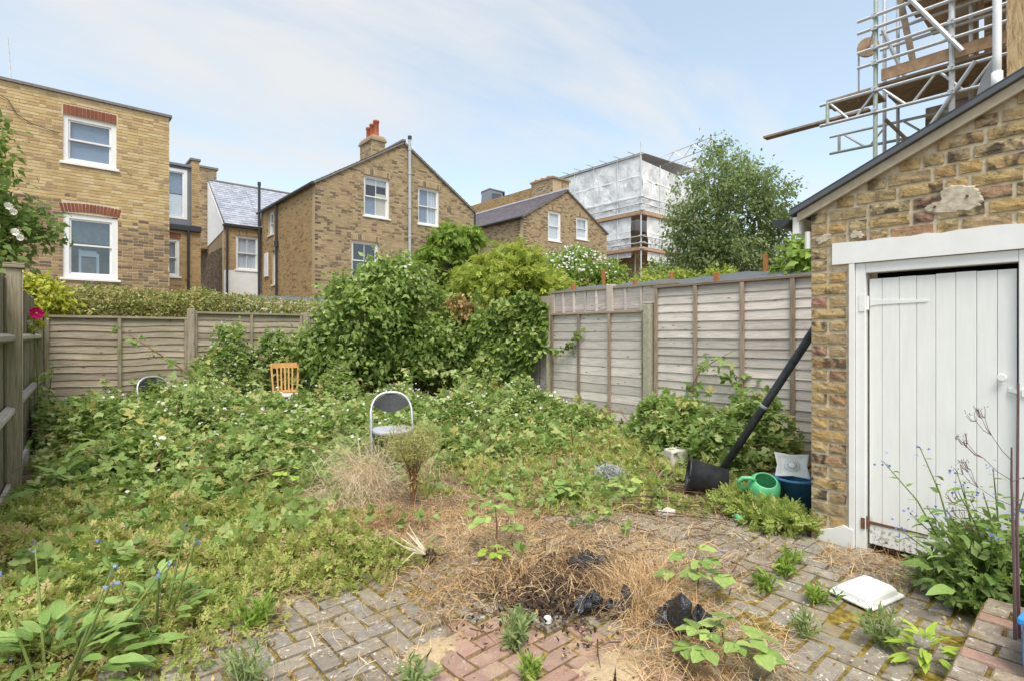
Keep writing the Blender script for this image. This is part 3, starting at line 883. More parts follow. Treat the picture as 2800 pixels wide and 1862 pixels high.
for z in (10.45, 7.75):
    m = MB(); FL.box(m, -.1, 9.2, z, z + .24, .13, .17); m.build('toe_board', 'scaffold_board', B)
    m = MB(); FF.box(m, -.1, 8.4, z, z + .24, .13, .17); m.build('toe_board', 'scaffold_board', B)
    m = MB()
    for i in range(5):
        FL.box(m, -.1, 9.2, z - .05, z - .005, .10 - i * .25, .10 - i * .25 - .235)
    m.build('platform', 'board_grey_brown', B)
    m = MB()
    for i in range(5):
        FF.box(m, 1.2, 8.4, z - .05, z - .005, .10 - i * .25, .10 - i * .25 - .235)
    m.build('platform', 'board_grey_brown', B)
m = MB(); m.prism([(33.9, 23.85, 15.05), (42.2, 23.9, 15.35), (42.2, 34, 15.35), (33.9, 34, 15.05)], (0, 0, .04)); m.build('tin_roof', 'roof_sheet', B)
for i in range(7):
    m = MB(); yy = 24.6 + i * 1.35; m.tube([(33.1, yy, 15.10), (34.6, yy, 15.13)], .04, 6); m.build('putlog', 'galvanised', B)
def lattice(parent, a, b, h, r=.035, n=5, mat='galvanised', name='truss'):
    a, b = Vector(a), Vector(b); up = Vector((0, 0, h))
    m = MB(); m.tube([a, b], r, 6); m.tube([a + up, b + up], r, 6)
    for i in range(n):
        p, q = a.lerp(b, i / n), a.lerp(b, (i + 1) / n)
        if i % 2: m.tube([p, q + up], r * .75, 6)
        else: m.tube([p + up, q], r * .75, 6)
    m.tube([b, b + up], r * .9, 6)
    return m.build(name, mat, parent)
lattice(B, (37.5, 25, 14.9), (38.2, 20.6, 15.6), .75, .045, 6)
lattice(B, (39.5, 25, 14.6), (40.2, 20.8, 15.0), .75, .045, 6)
lattice(B, (41.0, 25, 14.2), (41.7, 21.0, 14.5), .75, .045, 6)

# ------------------------------------------------------------------ own house wall and white pipe, behind the shed roof
g = G('cork_render')
p = g.pos()
st = g.noise(g.mapv(p, (14, 14, 2.2)), 3.0, 6, .65, .5)
c = g.ramp(st, [(.3, (.23, .15, .075)), (.5, (.46, .33, .18)), (.72, (.60, .46, .28))])
MAT['cork_render'] = g.done(g.bsdf(c, .9, .15, 0, g.bump(st, .8, .02)))
H = thing('house_wall', 'rough tan rendered house wall rising behind the shed roof', 'house', (7.5, .8, 0))
m = MB(); m.box(7.5, 12.0, -4.0, .80, 0, 9); m.build('wall', 'cork_render', H)
m = MB(); m.box(7.47, 7.56, .805, .875, 0, 3.95); m.build('corner_board', 'stone_sill', H)
m = MB(); m.tube([(7.46, .87, 3.95), (7.46, .87, 4.3), (7.46, .86, 9)], .037, 10); m.tube([(7.46, .87, 3.90), (7.46, .87, 4.12)], .048, 10); m.build('downpipe', 'white_paint', H, smooth=True)

# ------------------------------------------------------------------ neighbour's wing behind the near scaffold
H = thing('neighbour_wing', 'weathered brick wing standing behind the near scaffold', 'house', (14.7, 2.4, 0))
FS = Face((14.7, 2.9), (0, -1), (-1, 0))
wall(H, FS, [(0, 6.25), (3.2, 6.25)], 0, (), (), ('brick_brown',), None, 'mortar_tan')
m = MB(); m.box(14.7, 15.1, 2.05, 2.5, 6.4, 9.6); m.build('brick_pier', 'brick_brown', H)
wall(H, Face((14.6, 1.9), (0, -1), (-1, 0)), [(0, 9.4), (2.4, 9.4)], 6.26, (), (), ('brick_brown',), None, 'mortar_tan')
m = MB(); m.box(14.72, 16.0, -.5, 2.9, 6.262, 6.40); m.build('ledge', 'board_grey_brown', H)
m = MB(); m.box(14.0, 16.5, -1.0, 3.1, 8.75, 8.9); m.build('eave_soffit', 'board_grey_brown', H)

S = thing('tube_scaffold', 'steel tube scaffold with timber platforms and lattice beams above the shed roof', 'scaffold', (12.9, 2.14, 0))
def T(name, a, b, r=.032, mat='galvanised'):
    m = MB(); m.tube([a, b], r * 1.18, 8); return m.build(name, mat, S)
X0 = 12.9
T('standard', (X0, 3.40, 0), (X0, 3.36, 9.2), .036, 'galvanised_green')
T('standard', (X0, 2.14, 0), (X0, 2.14, 9.2), .042)
T('standard', (14.2, 3.54, 0), (14.2, 3.54, 9.6), .034); T('standard', (14.2, 3.29, 5), (14.2, 3.29, 9.6), .03)
T('standard', (14.2, 2.05, 5.9), (14.2, 2.05, 9.4), .03); T('standard', (14.2, 1.5, 5.9), (14.2, 1.5, 9.4), .026)
for z, y1 in ((7.93, .6), (7.68, .6), (7.27, 1.0), (6.96, 1.0)):
    T('guard_rail', (X0 - .06, 3.68, z), (X0 - .06, y1, z - .02), .03)
T('guard_rail', (14.1, 3.6, 7.75), (14.1, .8, 7.7), .03); T('guard_rail', (14.1, 3.6, 8.1), (14.1, .8, 8.1), .03)
m = MB(); m.box(X0 - .02, X0 + .02, .9, 3.27, 6.575, 6.80); m.build('toe_board', 'scaffold_board', S)
for i in range(6):
    m = MB(); m.box(X0 + .03 + i * .235, X0 + .255 + i * .235, .4, 3.30 + random.uniform(-.02, .05), 6.50, 6.545); m.build('platform_board', 'board_grey_brown', S)
for i in range(4):
    m = MB(); m.box(X0 + .02 + i * .235, X0 + .245 + i * .235, 3.42, 4.34 + random.uniform(-.05, .05), 6.475, 6.515); m.build('platform_board', 'board_grey_brown', S)
for i in range(5):
    m = MB(); m.box(X0 + .3 + i * .235, X0 + .525 + i * .235, .4, 3.0, 8.30, 8.345); m.build('platform_board', 'board_grey_brown', S)
m = MB(); m.bar((X0 + .1, 5.66, 6.08), (X0 + .1, 3.5, 6.08), .22, .045); m.build('projecting_plank', 'board_grey_brown', S)
T('chord', (X0, 4.42, 6.43), (X0, .9, 6.38), .03); T('chord', (X0, 4.42, 5.98), (X0, .9, 5.92), .03)
T('chord_post', (X0, 4.27, 6.45), (X0, 4.27, 5.98), .032, 'galvanised_green')
zz = [(4.22, 6.42), (3.88, 6.0), (3.72, 5.98), (3.38, 6.40), (3.25, 6.40), (2.85, 5.95), (2.75, 5.95), (2.40, 6.38), (2.30, 6.38), (1.98, 5.95), (1.86, 5.95), (1.55, 6.36)]
for a, b in zip(zz[0::2], zz[1::2]): T('lattice_web', (X0, *a), (X0, *b), .022)
X1 = 14.2
T('chord', (X1, 4.65, 6.12), (X1, 1.2, 6.02), .028); T('chord', (X1, 4.65, 5.72), (X1, 1.2, 5.62), .028, 'galvanised_green')
T('chord_post', (X1, 4.45, 6.12), (X1, 4.45, 5.72), .028, 'galvanised_green')
for a, b in (((4.35, 6.1), (3.95, 5.72)), ((3.8, 5.72), (3.5, 6.08)), ((3.2, 6.08), (2.8, 5.68)), ((2.7, 5.68), (2.4, 6.05))): T('lattice_web', (X1, *a), (X1, *b), .02)
T('brace', (X0 - .08, 2.85, 8.12), (X0 - .08, 1.97, 6.64), .036)
T('brace', (X0 - .05, 2.62, 5.16), (X0 - .05, 1.80, 6.40), .032)
T('brace', (X0 + .4, 3.3, 5.9), (X0 + 1.2, 2.6, 4.9), .03, 'board_grey_brown'); T('brace', (X0 + .2, 3.3, 7.7), (X0 + .5, 2.95, 6.6), .03)
for a, b in (((X0 + .5, 3.15, 8.9), (X0 + .6, 2.85, 6.9)),):
    m = MB(); m.bar(a, b, .11, .05, (1, 0, 0)); m.build('sloping_board', 'board_grey_brown', S)
for y, z in ((3.38, 7.95), (3.38, 7.68), (3.38, 7.29), (3.38, 6.97), (3.38, 6.42), (3.38, 5.98), (2.14, 7.27), (2.14, 6.95), (2.14, 6.4), (2.14, 5.95)):
    m = MB(); m.obox((X0 - .03, y, z), (.13, .10, .09)); m.tube([(X0 - .12, y - .02, z + .02), (X0 + .05, y - .02, z + .02)], .018, 6); m.build('coupler', 'galvanised', S)
m = MB(); m.prism([(X0 - .5, 1.72, 5.6), (X0 - .5, 1.38, 5.72), (X0 - .5, 1.40, 6.28), (X0 - .5, 1.52, 6.12), (X0 - .5, 1.66, 5.86)], (.03, 0, 0)); m.build('clear_sheet', 'lead', S)
W = thing('gin_wheel', 'round rusty pulley wheel with hanging rope on the scaffold pole', 'pulley', (13.2, 3.58, 7.3))
m = MB(); m.tube([(13.18, 3.58, 7.50), (13.24, 3.60, 7.50)], .20, 20); m.build('wheel', 'scaffold_board', W)
m = MB(); m.tube([(13.2, 3.58, 7.5), (12.95, 3.4, 7.72)], .02, 6); m.build('bracket', 'galvanised', W)
m = MB(); m.tube([(13.2, 3.76, 7.5), (13.2, 3.76, 6.4)], .018, 6); m.build('rope', 'grey_pipe', W)
# ------------------------------------------------------------------ ground
g = G('soil')
p = g.pos()
n1 = g.noise(p, 3.5, 6, .6); n2 = g.noise(p, 40, 5, .7)
c = g.ramp(n1, [(.3, (.075, .05, .032)), (.5, (.16, .11, .07)), (.68, (.27, .20, .125))])
c = g.mix(g.ramp(n2, [(.4, 0.), (.7, .5)]), c, (.33, .25, .16))
MAT['soil'] = g.done(g.bsdf(c, .95, .1, 0, g.bump(n2, .9, .02)))
g = G('moss')
p = g.pos()
n1 = g.noise(p, 30, 5, .6)
c = g.ramp(n1, [(.3, (.07, .05, .02)), (.5, (.20, .145, .03)), (.7, (.33, .25, .06))])
c = g.mix(g.ramp(g.noise(p, 2.2, 3), [(.52, 0.), (.68, .7)]), c, (.14, .105, .065))
MAT['moss'] = g.done(g.bsdf(c, .95, .1, 0, g.bump(n1, .9, .012)))

def sheet_grid(name, x0, x1, y0, y1, nx, ny, zf, mat):
    xs = np.linspace(x0, x1, nx); ys = np.linspace(y0, y1, ny)
    gx, gy = np.meshgrid(xs, ys)
    gz = zf(gx, gy)
    mb = MB()
    mb.v = [tuple(q) for q in np.stack([gx.ravel(), gy.ravel(), gz.ravel()], 1)]
    mb.f = [(j * nx + i, j * nx + i + 1, (j + 1) * nx + i + 1, (j + 1) * nx + i) for j in range(ny - 1) for i in range(nx - 1)]
    return mb.build(name, mat, smooth=True, recalc=False)
m = MB(); m.add([(-300, -300, -.05), (400, -300, -.05), (400, 400, -.05), (-300, 400, -.05)], [(0, 1, 2, 3)])
gr = m.build('ground', 'soil'); tag(gr, kind='structure')
def soil_h(x, y):
    far = np.clip((y + x * .55 - 3.9) / 1.2, 0, 1)
    edge = np.clip(np.minimum.reduce([x + .7, 6.6 - x, y + 1.9, 10.3 - y]) / .25, 0, 1)
    return -.046 + edge * (.012 + far * (.05 + .035 * wave(x, y, 1.6)) + .004 * wave(x, y, 6))
s = sheet_grid('garden_soil', -.7, 6.6, -1.9, 10.3, 90, 150, soil_h, 'soil'); tag(s, kind='structure')

# ------------------------------------------------------------------ block paving, herringbone, laid square to the fences
g = G('paver_grey')
r = g.rnd(); p = g.pos()
c = g.ramp(r, [(0, (.21, .18, .145)), (.3, (.29, .26, .215)), (.55, (.25, .235, .215)), (.8, (.27, .225, .175)), (1, (.32, .285, .23))])
c = g.mix(g.ramp(g.noise(p, 26, 6, .65), [(.35, 0.), (.75, .6)]), c, (.13, .11, .09))
c = g.mix(g.ramp(g.noise(p, 5, 4), [(.50, 0.), (.72, .6)]), c, (.22, .165, .075))
lich = g.math('MULTIPLY', g.ramp(g.noise(p, 42, 3, .5, .8), [(.60, 0.), (.64, .85)]), g.ramp(g.noise(p, 6, 3), [(.46, 0.), (.58, 1.)]))
c = g.mix(lich, c, (.58, .55, .48))
c = g.mix(g.ramp(g.noise(p, 12, 5, .7), [(.58, 0.), (.66, .55)]), c, (.40, .31, .20))
MAT['paver_grey'] = g.done(g.bsdf(c, .9, .2, 0, g.bump(g.noise(p, 90, 4), .6, .006)))
g = G('paver_red')
r = g.rnd(); p = g.pos()
c = g.ramp(r, [(0, (.32, .19, .145)), (.4, (.38, .235, .185)), (.7, (.30, .20, .16)), (1, (.42, .27, .21))])
c = g.mix(g.ramp(g.noise(p, 26, 6, .65), [(.35, 0.), (.75, .5)]), c, (.20, .12, .09))
c = g.mix(g.ramp(g.noise(p, 70, 3), [(.62, 0.), (.68, .5)]), c, (.55, .45, .38))
c = g.mix(g.ramp(g.noise(p, 8, 5, .7), [(.50, 0.), (.64, .6)]), c, (.40, .30, .20))
MAT['paver_red'] = g.done(g.bsdf(c, .9, .2, 0, g.bump(g.noise(p, 90, 4), .6, .006)))

g = G('paver_step')
r = g.rnd(); p = g.pos()
c = g.ramp(r, [(0, (.26, .21, .165)), (.5, (.32, .27, .215)), (1, (.38, .29, .22))])
c = g.mix(g.ramp(g.noise(p, 22, 6, .7), [(.38, 0.), (.7, .7)]), c, (.15, .115, .08))
c = g.mix(g.ramp(g.noise(p, 30, 4, .6, .6), [(.60, 0.), (.66, .7)]), c, (.55, .50, .42))
c = g.mix(g.ramp(g.noise(p, 7, 5, .7), [(.50, 0.), (.64, .65)]), c, (.22, .165, .05))
MAT['paver_step'] = g.done(g.bsdf(c, .95, .1, 0, g.bump(g.noise(p, 60, 5), .9, .01)))
def paver_mesh(name, L, W, mat, seed):
    rr = random.Random(seed)
    b = bmesh.new()
    bmesh.ops.create_cube(b, size=1)
    for v in b.verts: v.co = Vector((v.co.x * L, v.co.y * W, v.co.z * .06 - .03))
    bmesh.ops.bevel(b, geom=[e for e in b.edges if e.verts[0].co.z > -.01 and e.verts[1].co.z > -.01], offset=.006, segments=1, affect='EDGES')
    for v in b.verts: v.co += Vector((rr.uniform(-.0025, .0025), rr.uniform(-.0025, .0025), rr.uniform(-.002, .002)))
    me = bpy.data.meshes.new(name); b.to_mesh(me); b.free()
    me.materials.append(MAT[mat])
    return me
PAT = bpy.data.objects.new('patio', None); COL.objects.link(PAT); tag(PAT, kind='structure')
m = MB(); m.box(.05, 4.03, -1.6, 3.55, -.045, -.0115); m.build('joint_bed', 'moss', PAT)
pm = {(k, h): [paver_mesh('paver', .198 - .014, .099 - .012, k, i) for i in range(3)] for k in ('paver_grey', 'paver_red') for h in (0,)}
cell = .101
X00, Y00 = .06, .06
todo = []
for i in range(-1, 40):
    for j in range(-2, 36):
        c4 = (i - j) % 4
        if c4 == 0: cx, cy, rot = X00 + (i + 1) * cell, Y00 + (j + .5) * cell, 0
        elif c4 == 2: cx, cy, rot = X00 + (i + .5) * cell, Y00 + j * cell, 1
        else: continue
        if not (.1 < cx < 4.0 and -.1 < cy < 3.5): continue
        if cy < .47 and cx > 1.85: continue
        red = (1.0 < cx < 1.98 and cy < 2.12 and cy > 1.0 and cx - .45 * (2.06 - cy) < 1.76) and cx > 1.24 - (2.0 - cy) * .2
        todo.append((cx, cy, rot, red))
cr, sr = math.cos(R(41.2)), math.sin(R(41.2))
def seen(x, y):
    z = x * sr + y * cr
    if z < .5: return 9e9
    u = 1179 + 1234 * (x * cr - y * sr) / z; v = 770 + 1234 * 1.4 / z
    vis = -40 < u < 2400 and v < 1610
    bare = (430 < u < 1330 and v > 1320) or (1600 < u < 2250 and v > 1230)
    return z + (0 if vis else 100) + (0 if bare else 20)
todo.sort(key=lambda t: seen(t[0], t[1]))
rest = MB()
for k, (cx, cy, rot, red) in enumerate(todo):
    dz = .006 * math.sin(cx * 3.1 + cy * 2.2) + random.uniform(-.006, .005)
    tl = (random.uniform(-.025, .025), random.uniform(-.025, .025), rot * math.pi / 2 + random.uniform(-.02, .02))
    if k < 300:
        place('paver', random.choice(pm[('paver_red' if red else 'paver_grey', 0)]), PAT, (cx, cy, dz), tl)
    else:
        a, b = (.092, .0435) if not rot else (.0435, .092)
        rest.box(cx - a, cx + a, cy - b, cy + b, -.04, dz)
o = rest.build('paver_field', 'paver_grey', PAT); o['kind'] = 'stuff'

# low raised brick step at the bottom right corner
ST = bpy.data.objects.new('brick_step', None); COL.objects.link(ST)
tag(ST, 'low mossy brick step beside the paving in the bottom right corner', 'step')
m = MB(); m.box(1.9, 3.38, -.9, .44, -.04, .125); m.build('step_base', 'moss', ST)
sm = [paver_mesh('brick', .200, .086, 'paver_step', 20 + i) for i in range(3)]
sm2 = [paver_mesh('brick', .200, .086, 'paver_grey', 40), paver_mesh('brick', .2, .086, 'paver_red', 41)]
for i in range(15):
    if i % 2: place('brick', paver_mesh('brick', .09, .086, 'paver_step', 60 + i), ST, (1.95 + i * .1, .385, .150), (0, 0, math.pi / 2))
    for j in range(5):
        place('brick', random.choice(sm + sm2), ST, (1.95 + i * .1, .33 - j * .212 - (.106 if i % 2 else 0), .150 + random.uniform(-.007, .006)), (random.uniform(-.02, .02), random.uniform(-.02, .02), math.pi / 2 + random.uniform(-.02, .02)))

# ------------------------------------------------------------------ fences
weathered_wood('fence_silver', ((.40, .34, .30), (.60, .535, .49), (.74, .68, .635)))
weathered_wood('fence_brown', ((.21, .17, .13), (.39, .325, .255), (.53, .46, .375)), green=.3)
weathered_wood('fence_green', ((.17, .145, .10), (.34, .295, .215), (.47, .415, .32)), knots=False, green=.45)
weathered_wood('batten_brown', ((.17, .125, .09), (.31, .235, .18), (.42, .34, .27)), knots=False)
weathered_wood('rail_pale', ((.38, .31, .26), (.54, .46, .40), (.66, .58, .52)), knots=False)
plain('concrete_post', (.38, .36, .27), .95, .1, var=.22, scale=30, bump=.5)

def lap_board(L, h, mat, seed, wav=.008, lean=1.0):
    """thin overlapping fence board along local X, lower edge waney, leaning out at the foot"""
    rr = random.Random(seed); n = 10; vs = []; fs = []
    ph = rr.uniform(0, 6); am = wav * rr.uniform(.5, 1.5)
    for i in range(n + 1):
        x = -L / 2 + L * i / n
        lo = am * math.sin(i * .9 + ph) + rr.uniform(-.003, .003)
        for (yy, z) in ((-.013, lo), (-.004, lo), (.008, h), (.001, h)):
            vs.append((x, yy * lean, z))
    for i in range(n):
        a, b = i * 4, (i + 1) * 4
        fs += [(a, b, b + 1, a + 1), (a + 1, b + 1, b + 2, a + 2), (a + 2, b + 2, b + 3, a + 3), (a + 3, b + 3, b, a)]
    fs += [(0, 1, 2, 3), (n * 4 + 3, n * 4 + 2, n * 4 + 1, n * 4)]
    me = bpy.data.meshes.new('board'); me.from_pydata(vs, [], fs); me.materials.append(MAT[mat]); me.update()
    return me

def lap_panel(T, c, yaw, L, z0, z1, n, mat, batten_at, bmat, face=1, cap=True, bw=.045, wav=.008, wob=0.0, lean=1.0):
    """horizontal-lap panel centred at c (x, y), boards along yaw; local -Y is the side seen"""
    h = (z1 - z0) / n
    ms = [lap_board(L, h * 1.18, mat, 100 + i, wav, lean) for i in range(4)]
    for i in range(n):
        o = place('board', ms[i % 4] if random.random() < .6 else random.choice(ms), T, (c[0], c[1], z0 + i * h + random.uniform(-.006, .006)), (0, random.uniform(-wob, wob), yaw))
    M = Matrix.Rotation(yaw, 4, 'Z'); M.translation = Vector((c[0], c[1], 0))
    org = parent_origin(T)
    for s in batten_at:
        me = MB(); me.box(-(z1 - z0) / 2, (z1 - z0) / 2, -bw / 2, bw / 2, -.011, .011)
        q = M @ Vector((s, -.032, (z0 + z1) / 2))
        ob = me.build('batten', bmat, T, world=False)
        ob.location = q - org
        ob.rotation_euler = Matrix((Vector((0, 0, 1)), M.to_3x3() @ Vector((1, 0, 0)), M.to_3x3() @ Vector((0, 1, 0)))).transposed().to_euler()
    if cap:
        me = MB(); me.box(-L / 2 - .01, L / 2 + .01, -.045, .02, 0, .035)
        ob = me.build('capping_rail', bmat, T, world=False, bevel=.004)
        ob.location = Vector((c[0], c[1], z1 + .002)) - org; ob.rotation_euler = (0, 0, yaw)

# back fence (boards along X, seen from -Y)
YB = 10.14
f1 = thing('lap_fence_panel', 'brown waney lap fence panel next to the corner post', 'fence panel', (.9, YB, 0), 0, 'back fence panels')
lap_panel(f1, (.90, YB), 0, 1.80, .02, 1.64, 16, 'fence_brown', (-.86, -.02, .86), 'fence_green', wav=.014)
f2 = thing('lap_fence_panel', 'brown lap fence panel half hidden by brambles and young leaves', 'fence panel', (2.75, YB, 0), 0, 'back fence panels')
lap_panel(f2, (2.76, YB), 0, 1.80, .05, 1.74, 16, 'fence_brown', (-.86, .0, .86), 'fence_green', wav=.012)
f3 = thing('lap_fence_panel', 'brown lap fence panel behind the tall leafy shrub', 'fence panel', (4.6, YB, 0), 0, 'back fence panels')
lap_panel(f3, (4.62, YB), 0, 1.80, .05, 1.74, 14, 'fence_brown', (-.86, .0, .86), 'fence_green')
f4 = thing('lap_fence_panel', 'brown lap fence panel in the overgrown far corner', 'fence panel', (5.9, YB, 0), 0, 'back fence panels')
lap_panel(f4, (5.98, YB), 0, .80, .05, 1.74, 12, 'fence_brown', (-.36, .36), 'fence_green')
def post(x, y, z1, lab, mat='fence_green', w=.09, name='fence_post', cap=False, group=None):
    t = thing(name, lab, 'post', (x, y, 0), 0, group)
    m = MB(); m.box(-z1 / 2 - .02, z1 / 2 + .0, -w / 2, w / 2, -w / 2, w / 2)
    o = m.build('shaft', mat, t, world=False, bevel=.008); o.location = (0, 0, z1 / 2); o.rotation_euler = (0, -math.pi / 2, 0)
    if cap:
        m = MB(); m.box(-w * .7, w * .7, -w * .7, w * .7, 0, .03); m.prism([(-w * .7, -w * .7, .03), (w * .7, -w * .7, .03), (w * .7, w * .7, .03), (-w * .7, w * .7, .03)], (0, 0, .012))
        o = m.build('cap', mat, t, world=False, bevel=.006); o.location = (0, 0, z1 + .001)
    return t
post(-.045, YB - .03, 1.74, 'brown corner post where side and back fences meet')
post(1.83, YB - .03, 1.82, 'wooden post between the two back fence panels', 'fence_brown', .10)
post(3.70, YB - .03, 1.80, 'wooden post at the shrub end of the back fence', 'fence_brown', .09)
m = MB(); 
bw_ = thing('brick_pier', 'stub of red brick pier between back fence and shrub', 'pier', (3.95, 10.45, 0))
m.box(3.78, 4.12, 10.3, 10.6, 0, 1.66); m.build('brickwork', 'brick_red', bw_)
m = MB(); m.box(3.74, 4.16, 10.26, 10.64, 1.662, 1.73); m.build('coping', 'stone_sill', bw_)

# trellis-topped neighbour fence with blue-grey rail beyond the back fence
tr_ = thing('trellis_fence', 'grey-blue trellis topping seen over the back fence', 'trellis', (4.0, 11.6, 0))
plain('blue_grey_paint', (.22, .27, .29), .7, .2)
m = MB(); m.box(3.05, 5.3, 11.58, 11.64, 2.12, 2.19); m.build('top_rail', 'blue_grey_paint', tr_)
m = MB(); m.box(5.02, 5.32, 11.56, 11.66, 0, 2.118); m.build('post', 'blue_grey_paint', tr_)
m = MB(); m.box(3.0, 5.0, 11.60, 11.63, 0, 1.62); m.build('panel', 'blue_grey_paint', tr_)
for i in range(9):
    m = MB(); m.box(3.1 + i * .21, 3.14 + i * .21, 11.59, 11.60, 1.62, 2.118); m.build('slat', 'white_render', tr_)
for z in (1.74, 1.90, 2.04):
    m = MB(); m.box(3.06, 5.01, 11.575, 11.588, z, z + .035); m.build('slat', 'white_render', tr_)

# left fence: vertical feather-edge boards, posts and arris rails; it runs a few degrees off square
lf = thing('feather_edge_fence', 'tall vertical board side fence with pale cross rails at the picture edge', 'fence', (-.235, 6.25, 0), -.042)
vb = []
for k in range(3):
    m = MB(); L = 1.88
    m.add([(-L / 2, -.062, 0), (L / 2, -.062, 0), (L / 2, .062, .004), (-L / 2, .062, .004), (-L / 2, -.062, .018), (L / 2, -.062, .018), (L / 2, .062, .008), (-L / 2, .062, .008)],
          [(0, 3, 2, 1), (4, 5, 6, 7), (0, 1, 5, 4), (1, 2, 6, 5), (2, 3, 7, 6), (3, 0, 4, 7)])
    me = m.mesh('board'); me.materials.append(MAT['fence_green']); vb.append(me)
rotb = Matrix((Vector((0, 0, 1)), Vector((0, 1, 0)), Vector((-1, 0, 0)))).transposed().to_euler()
for i in range(66):
    y = -2.6 + i * .108
    if y > 3.86: break
    place('board', vb[i % 3], lf, (-.012, y, .96 + random.uniform(-.012, .012)), (rotb.x, rotb.y, rotb.z), world=False)
for z in (.76, 1.37):
    for (ya, yb) in ((-2.6, -.06), (.06, 1.9), (1.92, 3.84)):
        m = MB(); L = yb - ya
        m.prism([(-L / 2, -.04, 0), (-L / 2, .04, 0), (-L / 2, .018, .055), (-L / 2, -.018, .055)], (L, 0, 0))
        ob = m.build('arris_rail', 'rail_pale', lf, world=False, bevel=.005)
        ob.location = (.008, (ya + yb) / 2, z)
        ob.rotation_euler = Matrix((Vector((0, 1, 0)), Vector((0, 0, 1)), Vector((1, 0, 0)))).transposed().to_euler()
m = MB(); m.box(.006, .035, -2.6, 3.84, -.02, .14); m.build('gravel_board', 'rail_pale', lf, world=False)
post(-.185, 6.25, 1.96, 'capped square fence post with a pale strip down its edge', 'fence_green', .10, cap=True)
pw = MB(); pw.box(-.134, -.128, 6.192, 6.204, .3, 1.92); o = pw.build('pale_strip', 'rail_pale'); tag(o, 'thin pale strip running down the capped fence post', 'strip')

# right boundary: low lap panel, concrete post, tall lap panel (boards along Y, seen from -X)
XR = 6.39; YAW = -math.pi / 2
r1 = thing('lap_fence_panel', 'low silvery lap fence panel to the far side of the concrete post', 'fence panel', (XR, 5.3, 0), 0, 'right fence panels')
lap_panel(r1, (XR, 5.36), YAW, 1.83, .0, 1.71, 13, 'fence_silver', (-.9, -.31, .30, .9), 'batten_brown', wav=.003, lean=.55)
r2 = thing('lap_fence_panel', 'low silvery lap fence panel swallowed by ivy', 'fence panel', (XR, 7.2, 0), 0, 'right fence panels')
lap_panel(r2, (XR, 7.26), YAW, 1.83, .0, 1.71, 13, 'fence_silver', (-.9, -.31, .30, .9), 'batten_brown', wav=.003, lean=.55)
r3 = thing('lap_fence_panel', 'low lap fence panel under the shrub in the far corner', 'fence panel', (XR, 9.1, 0), 0, 'right fence panels')
lap_panel(r3, (XR, 9.15), YAW, 1.83, .0, 1.71, 12, 'fence_silver', (-.9, .0, .9), 'batten_brown', wav=.003)
r4 = thing('lap_fence_panel', 'tall pinkish-grey lap fence panel crossed by four brown battens beside the shed', 'fence panel', (XR, 3.3, 0), 0, 'right fence panels')
lap_panel(r4, (XR, 3.06), YAW, 2.42, .10, 2.03, 17, 'fence_silver', (-1.19, -.60, .02, .60, 1.19), 'batten_brown', wav=.003, bw=.05)
m = MB(); m.box(XR - .02, XR + .02, 1.85, 4.28, -.03, .12); m.build('gravel_board', 'batten_brown', r4)
cp = thing('concrete_post', 'rough concrete fence post between the low and tall panels', 'post', (XR - .02, 4.37, 0))
m = MB(); m.prism([(XR - .10, 4.31, 0), (XR + .03, 4.31, 0), (XR + .03, 4.42, 0), (XR - .10, 4.42, 0)], (0, 0, 1.82))
m.prism([(XR - .10, 4.31, 1.82), (XR + .03, 4.31, 1.82), (XR + .03, 4.42, 1.82), (XR - .10, 4.42, 1.82)], (0.0, 0, .02))
m.build('shaft', 'concrete_post', cp, bevel=.02)
cp = thing('concrete_post', 'concrete fence post wrapped in ivy', 'post', (XR - .02, 6.31, 0))
m = MB(); m.box(XR - .10, XR + .03, 6.285, 6.335, 0, 1.74); m.build('shaft', 'concrete_post', cp, bevel=.01)

# neighbour's fence behind the low panel: small slatted topping
nf = thing('slatted_fence', 'neighbour fence topping of fine grey slats above the low panel', 'fence', (6.62, 5.4, 0))
for i in range(11):
    m = MB(); L = 2.5; m.box(-L / 2, L / 2, -.006, .006, 0, .05); me = m
    ob = me.build('slat', 'fence_silver', nf, world=False)
    ob.location = Vector((6.64, 5.32, 1.66 + i * .041)) - parent_origin(nf); ob.rotation_euler = (R(9), random.uniform(-.004, .004), YAW)
for i, y in enumerate((4.10, 4.38, 4.66, 4.94, 5.5, 5.74, 5.98, 6.22, 6.44)):
    m = MB(); m.box(6.605, 6.625, y, y + .035, 1.6, 2.10); m.build('batten', 'fence_silver', nf)
m = MB(); m.box(6.59, 6.66, 4.05, 6.55, 2.102, 2.135); m.build('capping_rail', 'fence_brown', nf)
m = MB(); m.box(6.66, 6.70, 4.05, 6.55, 0, 1.66); m.build('lower_boards', 'fence_silver', nf)
m = MB(); m.box(6.58, 6.68, 5.18, 5.30, 0, 2.17); m.build('post', 'rail_pale', nf, bevel=.01)
m = MB(); m.box(6.58, 6.66, 6.46, 6.95, 0, 2.06); m.build('end_board', 'fence_brown', nf)

